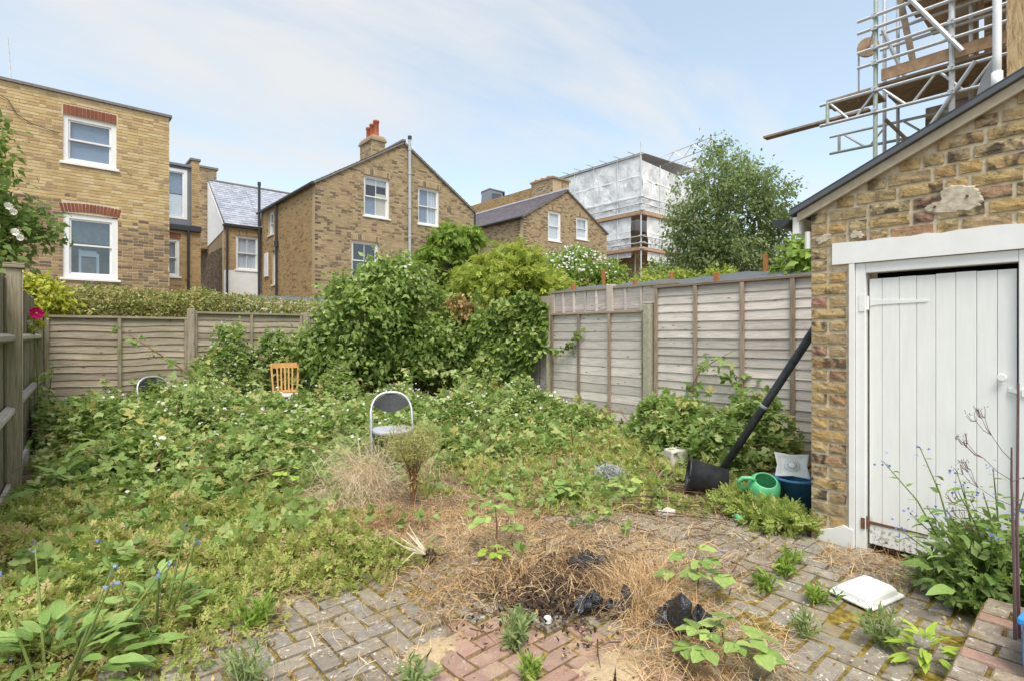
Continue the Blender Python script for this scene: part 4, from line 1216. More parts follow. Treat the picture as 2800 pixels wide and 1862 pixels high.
# grey felt roof of the neighbour's shed, with orange stakes
plain('roofing_felt', (.10, .11, .125), .55, .35, var=.2, scale=6)
plain('rusty_orange', (.36, .15, .055), .8, .2, var=.25)
ns = thing('felt_roof_shed', 'neighbour shed with a shallow dark grey felt roof behind the fence', 'shed', (7.8, 4.5, 0))
m = MB()
n = 24; vs = []
for i in range(n + 1):
    y = 2.2 + (6.8 - 2.2) * i / n
    for j in range(9):
        t = j / 8; x = 6.86 + 1.9 * t
        z = 2.08 + .32 * math.sin(t * 1.45) + .012 * math.sin(y * 5 + t * 3) + .01 * math.sin(y * 11)
        vs.append((x, y + (x - 6.86) * .85 * max(0, i / n), z))
m.add(vs, [(i * 9 + j, i * 9 + j + 1, (i + 1) * 9 + j + 1, (i + 1) * 9 + j) for i in range(n) for j in range(8)])
ro = m.build('roof', 'roofing_felt', ns, smooth=True)
sd_ = ro.modifiers.new('thickness', 'SOLIDIFY'); sd_.thickness = .03
m = MB(); m.box(6.95, 8.6, 2.4, 6.6, 0, 2.04); m.build('body', 'fence_green', ns)
for i, (x, y, za, zb) in enumerate(((6.84, 6.22, 1.9, 2.27), (6.84, 4.94, 1.9, 2.24), (6.84, 3.62, 1.9, 2.23), (8.55, 6.95, 2.2, 2.72), (8.55, 5.39, 2.2, 2.52), (8.55, 3.71, 2.2, 2.66))):
    m = MB(); m.prism([(x - .03, y - .03, za), (x + .03, y - .03, za), (x + .03, y + .03, za), (x - .03, y + .03, za)], (.01, .01, zb - za))
    m.build('stake', 'rusty_orange', ns, bevel=.006)

# ------------------------------------------------------------------ brick shed with white plank door
g = G('brick_shed')
r = g.rnd(); v = g.obj()
off = g.n('ShaderNodeCombineXYZ')
for i_ in range(3): g.put(off.inputs[i_], g.math('MULTIPLY', r, 23.0 + 9 * i_))
ad = g.n('ShaderNodeVectorMath', operation='ADD'); g.put(ad.inputs[0], v); g.put(ad.inputs[1], off.outputs[0]); vv = ad.outputs[0]
c = g.ramp(r, [(0, (.40, .265, .12)), (.2, (.47, .335, .155)), (.38, (.30, .205, .12)), (.55, (.50, .385, .22)), (.72, (.43, .28, .11)), (.84, (.35, .19, .12)), (.92, (.28, .145, .12)), (1, (.48, .34, .17))])
c = g.mix(g.ramp(g.noise(vv, 22, 5, .6), [(.42, 0.), (.7, .6)]), c, (.52, .40, .22))
burn = g.math('MULTIPLY', g.ramp(g.noise(vv, 9, 4, .6, .6), [(.46, 0.), (.60, 1.)]), g.ramp(g.math('FRACT', g.math('MULTIPLY', r, 7.3)), [(.30, .15), (.75, .95)]))
c = g.mix(burn, c, (.075, .058, .045))
c = g.mix(g.ramp(g.noise(vv, 48, 4, .7), [(.60, 0.), (.68, .8)]), c, (.07, .055, .045))
c = g.mix(g.ramp(g.noise(g.pos(), 13, 4, .6), [(.58, 0.), (.70, .55)]), c, (.44, .37, .27))
hh_ = g.noise(vv, 45, 5, .65)
MAT['brick_shed'] = g.done(g.bsdf(c, .92, .15, 0, g.bump(hh_, .9, .010)))
plain('mortar_shed', (.55, .47, .34), .97, .1, var=.25, scale=25, bump=.6)
g = G('door_paint')
p = g.pos(); v = g.obj()
c = g.ramp(g.noise(g.mapv(p, (1, 6, .8)), 5, 4), [(.3, (.76, .755, .73)), (.7, (.82, .815, .79))])
low = g.n('ShaderNodeSeparateXYZ'); g.put(low.inputs[0], p)
fl = g.math('MULTIPLY', g.ramp(g.noise(p, 38, 5, .7), [(.52, 0.), (.60, 1.)]), g.ramp(low.outputs[2], [(.06, 1.), (.22, 0.)]))
c = g.mix(fl, c, (.22, .14, .09))
MAT['door_paint'] = g.done(g.bsdf(c, .5, .4, 0, g.bump(g.noise(p, 30, 4), .15, .003)))
plain('white_gloss', (.79, .785, .77), .4, .45, var=.04, scale=8)
plain('fascia_cream', (.50, .43, .33), .8, .2, var=.15)
plain('rust', (.17, .085, .05), .9, .2, var=.4)

SH = thing('brick_shed', 'old yellow brick lean-to shed with white lintel and plank door', 'shed', (4.04, 1.45, 0))
FX = 4.04
rs = lambda y: 2.275 + (1.49 - y) * .465
# structural walls (mortar), opening for the door y .33..1.17, z 0..1.868
m = MB(); m.prism([(FX + .012, 1.443, -.03), (FX + .012, 1.175, -.03), (FX + .012, 1.175, 1.868), (FX + .012, 1.443, 1.868)], (.2, 0, 0))
m.prism([(FX + .012, 1.443, 1.8685), (FX + .012, -.8, 1.8685), (FX + .012, -.8, rs(-.8) - .05), (FX + .012, 1.443, rs(1.443) - .05)], (.2, 0, 0))
m.prism([(FX + .012, .325, -.03), (FX + .012, -.8, -.03), (FX + .012, -.8, 1.868), (FX + .012, .325, 1.868)], (.2, 0, 0))
m.build('wall', 'mortar_shed', SH)
m = MB(); m.box(FX + .215, 6.3, 1.24, 1.443, -.03, 2.2); m.build('side_wall', 'mortar_shed', SH)
m = MB(); m.box(FX + .6, FX + .62, -.7, 1.2, -.02, 2.1); m.build('interior', 'room_dark', SH)

def brick_mesh(L, hgt, seed):
    """one worn hand-made brick: front face at x=0, length along y"""
    rr = random.Random(seed)
    ny, nz = (5, 3) if L > .15 else (3, 3)
    vs = []; fs = []
    for j in range(nz + 1):
        for i in range(ny + 1):
            u, w2 = i / ny, j / nz
            e = min(u * L, (1 - u) * L, w2 * hgt, (1 - w2) * hgt)
            cut = .010 * rr.random() if e < 1e-6 else 0
            xx = rr.uniform(-.0025, .0025) + (.0035 if e < 1e-6 else 0)
            yy = (u - .5) * L; zz = (w2 - .5) * hgt
            yy -= math.copysign(cut * .5, yy) if (i in (0, ny)) else rr.uniform(-.004, .004)
            zz -= math.copysign(cut * .4, zz) if (j in (0, nz)) else rr.uniform(-.004, .004)
            vs.append((xx, yy, zz))
    for j in range(nz):
        for i in range(ny):
            a = j * (ny + 1) + i
            fs.append((a, a + ny + 1, a + ny + 2, a + 1))
    ring = [i for i in range(ny + 1)] + [(j) * (ny + 1) + ny for j in range(1, nz + 1)] + [nz * (ny + 1) + i for i in range(ny - 1, -1, -1)] + [j * (ny + 1) for j in range(nz - 1, 0, -1)]
    b = len(vs)
    for r_ in ring: vs.append((.03, vs[r_][1], vs[r_][2]))
    k = len(ring)
    for q in range(k): fs.append((ring[q], ring[(q + 1) % k], b + (q + 1) % k, b + q))
    me = bpy.data.meshes.new('brick'); me.from_pydata(vs, [], fs); me.materials.append(MAT['brick_shed'])
    me.polygons.foreach_set('use_smooth', [False] * (nz * ny) + [False] * k); me.update()
    return me
BR = {s: [brick_mesh(L, .068, 7 * i + int(L * 100)) for i in range(7)] for s, L in (('s', .216), ('h', .101), ('q', .066))}
CO = .083
nb = 0
wob = lambda y, z: .003 * math.sin(y * 9 + z * 7)
for k in range(0, 45):
    z = .045 + k * CO
    spans = []
    if z < 1.86:
        spans = [(1.445, 1.205)] + ([(.29, -.2)] if z < 1.8 else [])
        if z + .04 > 1.84: spans = [(1.445, 1.32)]
    elif z < 2.03:
        spans = [(1.445, 1.318)]
    else:
        yl = 1.49 - (z + .04 + .045 - 2.275) / .465
        spans = [(min(1.445, yl), -.45)]
    for (ya, yb) in spans:
        y = ya; first = True
        while y > yb + .03:
            if k % 2 == 0: kind = 's'
            else: kind = 'h'
            if ya - yb < .15: kind = 'h'
            elif ya - yb > .3:
                kind = 's' if random.random() < .62 else 'h'
                if first and k % 2: kind = 'h'
            L = {'s': .222, 'h': .105, 'q': .07}[kind]
            if y - L < yb - .02:
                kind = 'h' if y - .105 > yb - .03 else 'q'; L = {'h': .105, 'q': .07}[kind]
                if y - L < yb - .035: break
            o = place('brick', random.choice(BR[kind]), SH, (FX, y - L / 2, z + random.uniform(-.003, .003)), (random.uniform(-.02, .02), random.uniform(-.012, .012), random.uniform(-.01, .01)))
            nb += 1; first = False
            y -= L + .012
# corner returns of the pier on the hidden side are part of the side wall; cement patches and rusty bolts
plain('cement', (.50, .44, .345), .95, .1, var=.3, scale=26, bump=.6)
def patch(pts, x):
    q = []
    for a, b in zip(pts, pts[1:] + pts[:1]):
        for k in range(4):
            f = k / 4; q.append((a[0] + (b[0] - a[0]) * f + random.uniform(-.010, .010), a[1] + (b[1] - a[1]) * f + random.uniform(-.007, .007)))
    mb = MB(); n_ = len(q)
    c = Vector((x, sum(p[0] for p in q) / n_, sum(p[1] for p in q) / n_))
    inner = [Vector((x, c.y + (p[0] - c.y) * .9, c.z + (p[1] - c.z) * .88)) for p in q]
    mb.add([c] + inner + [Vector((x + .010, *p)) for p in q], [(0, i + 1, (i + 1) % n_ + 1) for i in range(n_)] + [(i + 1, n_ + i + 1, n_ + (i + 1) % n_ + 1, (i + 1) % n_ + 1) for i in range(n_)])
    mb.build('cement_patch', 'cement', SH)
patch([(.72, 2.26), (.68, 2.28), (.62, 2.275), (.57, 2.25), (.54, 2.22), (.53, 2.18), (.54, 2.14), (.57, 2.115), (.66, 2.11), (.75, 2.12), (.80, 2.14), (.81, 2.165), (.77, 2.185), (.72, 2.20)], FX - .005)
patch([(1.21, 2.075), (1.18, 2.085), (1.13, 2.07), (1.12, 2.04), (1.15, 2.025), (1.20, 2.04)], FX - .005)
patch([(1.41, 2.06), (1.36, 2.085), (1.30, 2.08), (1.33, 2.04), (1.39, 2.015)], FX - .005)
for (y, z) in ((.60, 2.20), (.75, 2.165)):
    m = MB(); m.tube([(FX + .02, y, z), (FX - .012, y, z)], .008, 8); m.build('bolt', 'rust', SH)
m = MB()
nn = 26
tp_ = [(FX - .012, 1.305 - (1.305 + .6) * i / nn, 2.008 + random.uniform(-.006, .006)) for i in range(nn + 1)]
m.prism([(FX - .012, 1.305, 1.869)] + tp_ + [(FX - .012, -.6, 1.869)], (.14, 0, 0)); m.build('lintel', 'white_gloss', SH)
m = MB(); m.box(FX + .008, FX + .11, 1.103 + .012, 1.172, -.02, 1.866); m.box(FX + .008, FX + .11, .325, .383, -.02, 1.866); m.box(FX + .010, FX + .11, .3835, 1.1145, 1.80, 1.866)
m.build('door_frame', 'white_gloss', SH, bevel=.004)
m = MB()
prof = [(FX - .010, 1.205), (FX - .010, 1.174), (FX + .03, 1.174), (FX + .03, 1.205)]
m.prism([(a, b, -.01) for a, b in prof], (0, 0, 1.878)); m.build('painted_reveal', 'white_gloss', SH)
m = MB(); m.prism([(FX - .018, 1.40, -.02), (FX - .018, 1.178, -.02), (FX - .018, 1.178, .11), (FX - .018, 1.24, .125), (FX - .018, 1.30, .09), (FX - .018, 1.38, .06)], (.028, 0, 0)); m.build('painted_plinth', 'white_gloss', SH)
DO = bpy.data.objects.new('door', None); COL.objects.link(DO); DO.parent = SH; DO.location = Vector((FX + .06, 1.1, 0)) - parent_origin(SH)
edges = [1.103, 1.035, .946, .85, .757, .66, .566, .488, .393]
edges = [1.103, 1.032, .94, .85, .755, .66, .565, .475, .393]
for a, b in zip(edges[:-1], edges[1:]):
    m = MB(); dz = random.uniform(-.004, .004)
    m.box(FX + .045, FX + .066, b + .0010, a - .0010, .03 + dz, 1.768 + dz - (a - .393) * .012)
    m.build('plank', 'door_paint', DO, bevel=.0022)
for za, zb in ((.25, .36), (1.45, 1.56)):
    m = MB(); m.box(FX + .068, FX + .09, .41, 1.09, za, zb); m.build('ledge', 'door_paint', DO)
m = MB(); m.prism([(FX + .040, 1.098, 1.585), (FX + .040, 1.098, 1.63), (FX + .040, 1.05, 1.622), (FX + .040, .80, 1.612), (FX + .040, .79, 1.604), (FX + .040, .80, 1.598), (FX + .040, 1.05, 1.592)], (.0045, 0, 0)); m.build('hinge', 'white_gloss', DO)
m = MB(); m.box(FX + .002, FX + .0075, 1.117, 1.15, 1.55, 1.66); m.tube([(FX + .032, 1.109, 1.56), (FX + .032, 1.109, 1.65)], .009, 8); m.build('hinge_plate', 'white_gloss', DO)
m = MB(); m.prism([(FX + .040, 1.098, .160), (FX + .040, 1.098, .180), (FX + .040, .79, .174), (FX + .040, .79, .166)], (.0045, 0, 0)); m.build('hinge', 'rust', DO)
m = MB(); m.box(FX + .002, FX + .0075, 1.117, 1.14, .13, .20); m.tube([(FX + .032, 1.109, .13), (FX + .032, 1.109, .21)], .009, 8); m.build('hinge_plate', 'rust', DO)
m = MB(); m.tube([(FX + .045, .452, 1.16), (FX + .012, .452, 1.16)], .010, 8); m.lathe([(.0, -.012), (.02, -.01), (.024, 0), (.02, .01), (0, .012)], (0, 0, 0), 12)
mm = MB(); mm.tube([(FX + .045, .452, 1.16), (FX + .02, .452, 1.16)], .010, 8); mm.tube([(FX + .022, .452, 1.16), (FX + .010, .452, 1.16)], .022, 12); mm.build('knob', 'white_gloss', DO, bevel=.004)
m = MB(); m.box(FX + .040, FX + .0445, .398, .43, 1.055, 1.11); m.box(FX - .002, FX + .007, .33, .37, 1.06, 1.10); m.bar((FX + .036, .425, 1.09), (FX - .004, .335, 1.075), .012, .02); m.build('hasp', 'white_gloss', DO)
# roof
a0, a1 = 1.56, -1.0
m = MB(); m.prism([(FX - .07, a0, rs(a0) - .006), (6.45, a0, rs(a0) - .006), (6.45, a1, rs(a1) - .006), (FX - .07, a1, rs(a1) - .006)], (0, 0, .03)); m.build('roof', 'roofing_felt', SH)
m = MB(); m.prism([(FX - .035, a0 - .04, rs(a0 - .04) - .070), (FX - .035, a1, rs(a1) - .070), (FX - .035, a1, rs(a1) - .010), (FX - .035, a0 - .04, rs(a0 - .04) - .010)], (.030, 0, 0)); m.build('bargeboard', 'fascia_cream', SH)
m = MB(); m.prism([(FX - .062, a0, rs(a0) + .026), (FX - .062, a1, rs(a1) + .026), (FX - .062, a1, rs(a1) + .040), (FX - .062, a0, rs(a0) + .040)], (.10, 0, 0)); m.build('verge_strip', 'black_pipe', SH)
m = MB()
pr_ = []
for k in range(9):
    t = math.pi * k / 8
    pr_.append((FX - .075, 1.565 - .055 * math.cos(t) + .055, 2.215 - .055 * math.sin(t)))
m.prism(pr_, (2.4, 0, 0)); m.build('gutter', 'black_pipe', SH)
m = MB(); m.box(FX - .03, 6.3, 1.512, 1.552, 2.11, 2.228); m.build('fascia', 'white_gloss', SH)
m = MB(); m.tube([(FX + .02, 1.47, 2.12), (FX + .02, 1.47, 2.0)], .02, 8); m.build('pipe_stub', 'white_gloss', SH)
# ------------------------------------------------------------------ things left about in the garden
plain('chrome_grey', (.50, .52, .56), .32, .5, .55, var=.08)
plain('vinyl_black', (.035, .037, .042), .45, .4, var=.25, scale=30)
plain('vinyl_grey', (.40, .41, .47), .5, .4, var=.1)
plain('pine_orange', (.55, .30, .11), .5, .35, var=.15)
plain('black_plastic', (.030, .031, .036), .42, .5, var=.55, scale=11)
plain('pipe_dark', (.048, .050, .056), .5, .4, var=.45, scale=13)
plain('green_plastic', (.12, .46, .22), .45, .4, var=.18, scale=22)
plain('blue_plastic', (.045, .17, .32), .4, .45, var=.1)
plain('bright_blue_plastic', (.03, .26, .68), .4, .45, var=.05)
plain('white_plastic', (.68, .68, .65), .45, .4, var=.05)
plain('slot_black', (.02, .02, .022), .6, .3)
plain('blue_print', (.12, .28, .42), .6, .3)
plain('stone_pale', (.55, .50, .45), .9, .15, var=.15, bump=.4)
plain('stone_dark', (.16, .155, .16), .85, .2, var=.2, bump=.4)
plain('stick_brown', (.11, .065, .05), .85, .15, var=.2)

def arc_pts(w, z0, z1, y0, y1, n=12):
    """inverted U: up one side, round the top, down the other"""
    pts = [(-w, y0, z0)]
    for i in range(n + 1):
        t = math.pi * (1 - i / n)
        zz = z1 - .20 + .20 * math.sin(t)
        yy = y0 + (y1 - y0) * (zz - z0) / (z1 - z0)
        pts.append((w * math.copysign(abs(math.cos(t)) ** .75, math.cos(t)) if abs(math.cos(t)) > 1e-6 else 0, yy, zz))
    pts.append((w, y0, z0))
    return pts
def metal_chair(label, loc, rz, group):
    t = thing('folding_chair', label, 'chair', loc, rz, group)
    m = MB(); m.tube(arc_pts(.205, 0, .80, -.20, .17, 16), .0135, 10); m.build('back_frame', 'chrome_grey', t, world=False, smooth=True)
    m = MB(); m.tube([(-.18, .26, 0), (-.18, .02, .40), (-.18, -.06, .455)], .012, 8); m.build('leg', 'chrome_grey', t, world=False, smooth=True)
    m = MB(); m.tube([(.18, .26, 0), (.18, .02, .40), (.18, -.06, .455)], .012, 8); m.build('leg', 'chrome_grey', t, world=False, smooth=True)
    m = MB(); m.tube([(-.18, .25, .04), (.18, .25, .04)], .010, 8); m.tube([(-.2, -.16, .10), (.2, -.16, .10)], .010, 8); m.build('stretcher', 'chrome_grey', t, world=False)
    # crescent back pad, gently curved
    m = MB(); n = 14; vs = []
    for i in range(n + 1):
        u = -1 + 2 * i / n
        x = u * .185
        zt = .785 - .10 * abs(u) ** 2.4; zb = .60 + .085 * u * u
        if zt < zb + .004: zt = zb + .004
        yy = .13 + .035 * (1 - u * u) - .02
        for (z, k) in ((zb, 0), (zt, 0), (zt, .022), (zb, .022)): vs.append((x, yy + k - (z - .7) * -.3, z))
    fs = []
    for i in range(n):
        a, b = i * 4, i * 4 + 4
        for k in range(4): fs.append((a + k, a + (k + 1) % 4, b + (k + 1) % 4, b + k))
    fs += [(0, 1, 2, 3), (n * 4 + 3, n * 4 + 2, n * 4 + 1, n * 4)]
    m.add(vs, fs); m.build('backrest', 'vinyl_black', t, world=False, smooth=False, bevel=.004)
    m = MB(); n = 24; rim = [(.195 * math.copysign(abs(math.cos(a)) ** .6, math.cos(a)), -.05 + .19 * math.copysign(abs(math.sin(a)) ** .6, math.sin(a))) for a in [2 * math.pi * i / n for i in range(n)]]
    m.prism([(x, y, .425) for x, y in rim], (0, 0, .035)); m.build('seat', 'vinyl_grey', t, world=False, bevel=.012)
    return t
metal_chair('metal folding chair with a black crescent back standing among dry grass', (2.66, 4.88, 0.0), R(-24), 'folding chairs')
metal_chair('metal folding chair almost buried in brambles near the back fence', (1.20, 8.95, 0.0), R(12), 'folding chairs')

t = thing('slat_back_chair', 'orange pine chair with upright back slats sunk in the brambles', 'chair', (2.90, 8.72, 0), R(-12))
for sx in (-1, 1):
    m = MB(); m.bar((sx * .165, .17, 0), (sx * .175, .18, .45), .032, .032, (0, 1, 0)); m.bar((sx * .175, .18, .45), (sx * .205, .25, .93), .030, .034, (0, 1, 0)); m.build('back_post', 'pine_orange', t, world=False, bevel=.004)
    m = MB(); m.bar((sx * .19, -.2, 0), (sx * .19, -.2, .43), .035, .035, (0, 1, 0)); m.build('leg', 'pine_orange', t, world=False, bevel=.004)
m = MB()
for i in range(8):
    x0, x1 = -.21 + .42 * i / 8, -.21 + .42 * (i + 1) / 8
    y0, y1 = .235 + .03 * (1 - (x0 / .21) ** 2), .235 + .03 * (1 - (x1 / .21) ** 2)
    m.prism([(x0, y0, .86), (x1, y1, .86), (x1, y1 + .01, .94), (x0, y0 + .01, .94)], (0, .022, 0))
m.build('top_rail', 'pine_orange', t, world=False)
for i in range(5):
    x = -.115 + .0575 * i
    m = MB(); m.bar((x * .92, .185, .47), (x, .262, .87), .024, .014, (0, 1, 0)); m.build('slat', 'pine_orange', t, world=False, bevel=.002)
m = MB(); m.box(-.2, .2, -.22, .2, .43, .46); m.build('seat', 'stone_pale', t, world=False, bevel=.01)
m = MB(); m.bar((-.17, .185, .49), (.17, .185, .49), .02, .04); m.build('lower_rail', 'pine_orange', t, world=False)

t = thing('drain_pipe', 'long black plastic pipe leaning against the shed corner', 'pipe', (4.56, 2.44, 0))
m = MB(); m.tube([(4.60, 2.47, .04), (4.81, 1.58, 1.62)], .034, 16); m.build('tube', 'pipe_dark', t, smooth=True)
m = MB(); m.tube([(4.6964, 2.0617, .765), (4.6998, 2.0475, .79)], .0348, 16); m.build('scuff_mark', 'grey_pipe', t, smooth=True)

t = thing('black_bin', 'black plastic bin lying on its side under the leaning pipe', 'bin', (4.42, 2.44, 0))
m = MB(); m.lathe([(0, 0), (.115, 0), (.125, .012), (.158, .34), (.172, .342), (.172, .365), (.154, .365), (.152, .34), (.115, .02), (0, .02)], (0, 0, 0), 28)
q = Vector((-.55, .80, .16)).to_track_quat('Z', 'Y').to_matrix().to_4x4(); q.translation = Vector((4.46, 2.27, .12)); q = q @ Matrix.Scale(.9, 4)
m.xform(q); m.build('body', 'black_plastic', t, smooth=True)
m = MB(); m.tube([(.172 * math.cos(a), .172 * math.sin(a), .356) for a in [2 * math.pi * i / 28 for i in range(29)]], .008, 6); m.xform(q); m.build('rim', 'black_plastic', t, smooth=True)

t = thing('watering_can', 'green plastic watering can tipped over in the weeds', 'watering can', (4.28, 1.93, 0))
qc = (Matrix.Translation((4.25, 1.88, .12)) @ Matrix.Rotation(R(-48), 4, 'Z') @ Matrix.Rotation(R(32), 4, 'X') @ Matrix.Scale(1.15, 4))
m = MB(); m.lathe([(0, -.005), (.085, 0), (.10, .02), (.105, .09), (.095, .14), (.075, .165), (.07, .17), (.064, .165), (.085, .13), (.09, .03), (0, .02)], (0, 0, 0), 26); m.xform(qc); m.build('body', 'green_plastic', t, smooth=True)
m = MB(); m.tube([(-.09, 0, .06), (-.16, 0, .10), (-.175, 0, .15), (-.15, 0, .185), (-.10, 0, .185), (-.065, 0, .16)], .013, 10); m.xform(qc); m.build('handle', 'green_plastic', t, smooth=True)
m2 = MB(); m2.tube([(-.05, -.08, .05), (-.12, -.16, .03), (-.19, -.22, .04), (-.215, -.235, .045)], [.026, .02, .018, .042], 12); m2.xform(qc); m2.build('spout', 'green_plastic', t, smooth=True)

t = thing('bucket', 'dark blue plastic bucket wedged beside the shed brickwork', 'bucket', (4.50, 1.72, 0))
m = MB(); m.lathe([(0, .0), (.115, 0), (.145, .25), (.158, .252), (.158, .272), (.142, .272), (.138, .25), (.11, .015), (0, .015)], (4.50, 1.72, 0), 28); m.build('body', 'blue_plastic', t, smooth=True)
m = MB(); m.tube([(4.50 + .16 * math.cos(a), 1.72 + .16 * math.sin(a), .262) for a in [2 * math.pi * i / 28 for i in range(29)]], .007, 6); m.build('rim', 'blue_plastic', t, smooth=True)

t = thing('vent_plate', 'white moulded plastic plate with a ring of dark slots on the blue bucket', 'plate', (4.54, 1.76, .27))
face_n = Vector((-.78, -.38, .50)).normalized()
qv = face_n.to_track_quat('Z', 'Y').to_matrix().to_4x4(); qv.translation = Vector((4.53, 1.76, .345))
m = MB(); n = 12; vs = []
for j in range(n + 1):
    for i in range(n + 1):
        u, v = -1 + 2 * i / n, -1 + 2 * j / n
        pin = 1 - .16 * (1 - abs(u * v))
        rr = math.hypot(u, v)
        z = .022 * max(abs(u), abs(v)) ** 4 + (.03 * max(0, 1 - (rr / .55) ** 2))
        vs.append((u * .125 * pin, v * .10 * pin, z))
m.add(vs, [(j * (n + 1) + i, j * (n + 1) + i + 1, (j + 1) * (n + 1) + i + 1, (j + 1) * (n + 1) + i) for j in range(n) for i in range(n)])
m.xform(qv); o = m.build('shell', 'white_plastic', t, smooth=True); md = o.modifiers.new('thickness', 'SOLIDIFY'); md.thickness = .004
for ring, k, rr, zz in ((0, 14, .032, .031), (1, 18, .055, .016)):
    for i in range(k):
        a = 2 * math.pi * i / k
        m = MB(); m.obox((0, 0, 0), (.007, .0035, .004)); m.xform(qv @ Matrix.Translation((rr * math.cos(a), rr * math.sin(a) * .9, zz)) @ Matrix.Rotation(a, 4, 'Z'))
        m.build('slot', 'slot_black' if ring == 0 else 'blue_print', t)

t = thing('thin_stick', 'thin dark stick leaning behind the blue bucket', 'stick', (4.6, 1.95, 0))
m = MB(); m.tube([(4.62, 1.98, 0), (4.75, 1.72, .30), (4.88, 1.47, .56)], .011, 8); m.build('shaft', 'stick_brown', t)

t = thing('plastic_tray', 'upturned white plastic tray lid lying on the paving near the door', 'tray', (3.34, .91, 0))
qt = Matrix.Translation((3.335, .915, .006)) @ Matrix.Rotation(R(-13), 4, 'Z') @ Matrix.Rotation(R(2.5), 4, 'X')
m = MB()
def rrect(a, b, r, z, n=5):
    pts = []
    for cx, cy, a0 in ((a - r, b - r, 0), (-a + r, b - r, 90), (-a + r, -b + r, 180), (a - r, -b + r, 270)):
        for i in range(n + 1):
            t_ = R(a0 + 90 * i / n); pts.append((cx + r * math.cos(t_), cy + r * math.sin(t_), z))
    return pts
rings = [rrect(.165, .115, .02, .0), rrect(.165, .115, .02, .008), rrect(.145, .095, .02, .010), rrect(.138, .088, .025, .034), rrect(.125, .075, .025, .046)]
k = len(rings[0])
m.add([p for r_ in rings for p in r_], [(i * k + j, i * k + (j + 1) % k, (i + 1) * k + (j + 1) % k, (i + 1) * k + j) for i in range(len(rings) - 1) for j in range(k)] + [tuple((len(rings) - 1) * k + j for j in range(k))])
m.xform(qt); m.build('shell', 'white_plastic', t, smooth=False, bevel=.003)

g = G('bin_bag')
c = g.ramp(g.noise(g.obj(), 14, 4), [(.3, (.010, .011, .013)), (.7, (.03, .033, .04))])
MAT['bin_bag'] = g.done(g.bsdf(c, .22, .6, 0, g.bump(g.noise(g.obj(), 22, 4, .6, 1.5), .8, .03)))
def crumpled(name, label, loc, size, seed, lobes):
    t = thing(name, label, 'plastic bag', loc, 0, 'scraps of black plastic bag')
    rr = random.Random(seed)
    for li, (ox, oy, oz, s) in enumerate(lobes):
        b = bmesh.new(); bmesh.ops.create_icosphere(b, subdivisions=3, radius=1)
        dirs = [(Vector((rr.gauss(0, 1), rr.gauss(0, 1), rr.gauss(0, .7))).normalized(), rr.uniform(.25, .6), rr.uniform(5, 16)) for _ in range(14)]
        for v in b.verts:
            n_ = v.co.normalized(); r_ = .55
            for d, h, p in dirs: r_ += h * max(0, n_.dot(d)) ** p
            r_ += .10 * math.sin(n_.x * 13 + seed) * math.sin(n_.y * 11 + seed) + .16 * rr.uniform(-1, 1)
            v.co = Vector((n_.x * r_ * size[0] * s, n_.y * r_ * size[1] * s, max(-.006, n_.z * r_ * size[2] * s)))
            v.co += Vector((ox, oy, oz))
        me = bpy.data.meshes.new('film'); b.to_mesh(me); b.free()
        me.materials.append(MAT['bin_bag'])
        o = bpy.data.objects.new('film', me); COL.objects.link(o); o.parent = t; o.location = (0, 0, .012)
crumpled('bag_scrap', 'shiny crumpled black bag beside the pale dead grass clump', (2.26, 1.42, 0), (.11, .09, .15), 3, ((0, 0, .03, 1), (.07, -.10, 0.02, .7), (.10, -.12, 0, .5)))
crumpled('bag_scrap', 'torn black bag strip in front of the dead grass clump', (2.14, 1.73, 0), (.075, .06, .085), 5, ((-.05, .05, .02, 1), (.03, -.03, .0, .8), (.07, -.07, 0, .8)))
crumpled('bag_scrap', 'flattened black bag scrap on the dark soil patch', (2.42, 2.16, 0), (.085, .065, .06), 9, ((0, 0, .02, 1), (.08, -.07, .02, .9), (.0, -.10, 0, .5)))

t = thing('broken_slab', 'two grey broken slab pieces under the long dry grass', 'slab', (1.80, 4.0, 0))
for (cx, cy, a, s) in ((1.76, 3.97, 20, 1), (1.88, 4.06, 24, .8)):
    m = MB(); m.prism([(cx + s * x * math.cos(R(a)) - s * y * math.sin(R(a)), cy + s * x * math.sin(R(a)) + s * y * math.cos(R(a)), .02 + .08 * y) for x, y in ((-.11, -.05), (.1, -.06), (.12, .05), (-.02, .08), (-.12, .05))], (0, -.01, .03)); m.build('piece', 'stone_dark', t)
t = thing('pale_rubble', 'pale block of rubble half hidden behind the black bin', 'rubble', (5.0, 3.1, 0))
m = MB(); m.prism([(4.86, 3.05, .0), (5.06, 2.98, 0), (5.12, 3.14, 0), (4.93, 3.20, 0)], (.02, .02, .20)); m.build('block', 'stone_pale', t, bevel=.02)
t = thing('brick_bat', 'broken pale chunk of stone lying in the straw', 'stone', (3.62, 2.35, 0))
m = MB(); m.prism([(3.55, 2.30, .0), (3.68, 2.28, 0), (3.70, 2.40, 0), (3.58, 2.42, 0)], (.01, .0, .05)); m.build('chunk', 'stone_pale', t, bevel=.015)
t = thing('bottle_cap', 'small white plastic cap on the red paving blocks', 'cap', (1.84, 1.84, .0))
m = MB(); m.lathe([(0, .03), (.016, .03), (.019, .026), (.019, .004), (0, .004)], (1.84, 1.84, .004), 14); m.build('shell', 'white_plastic', t, smooth=False)
t = thing('recycling_box', 'bright blue plastic box cut off by the picture edge', 'box', (2.9, .1, .19))
m = MB(); m.prism([(2.675, .245, .19), (3.29, .18, .19), (3.24, -.37, .19), (2.74, -.37, .19)], (0, 0, .19)); m.build('tub', 'bright_blue_plastic', t, bevel=.012)
m = MB(); m.prism([(2.665, .258, .345), (3.31, .19, .345), (3.26, -.39, .345), (2.73, -.39, .345)], (0, 0, .03)); m.build('rim', 'bright_blue_plastic', t, bevel=.008)
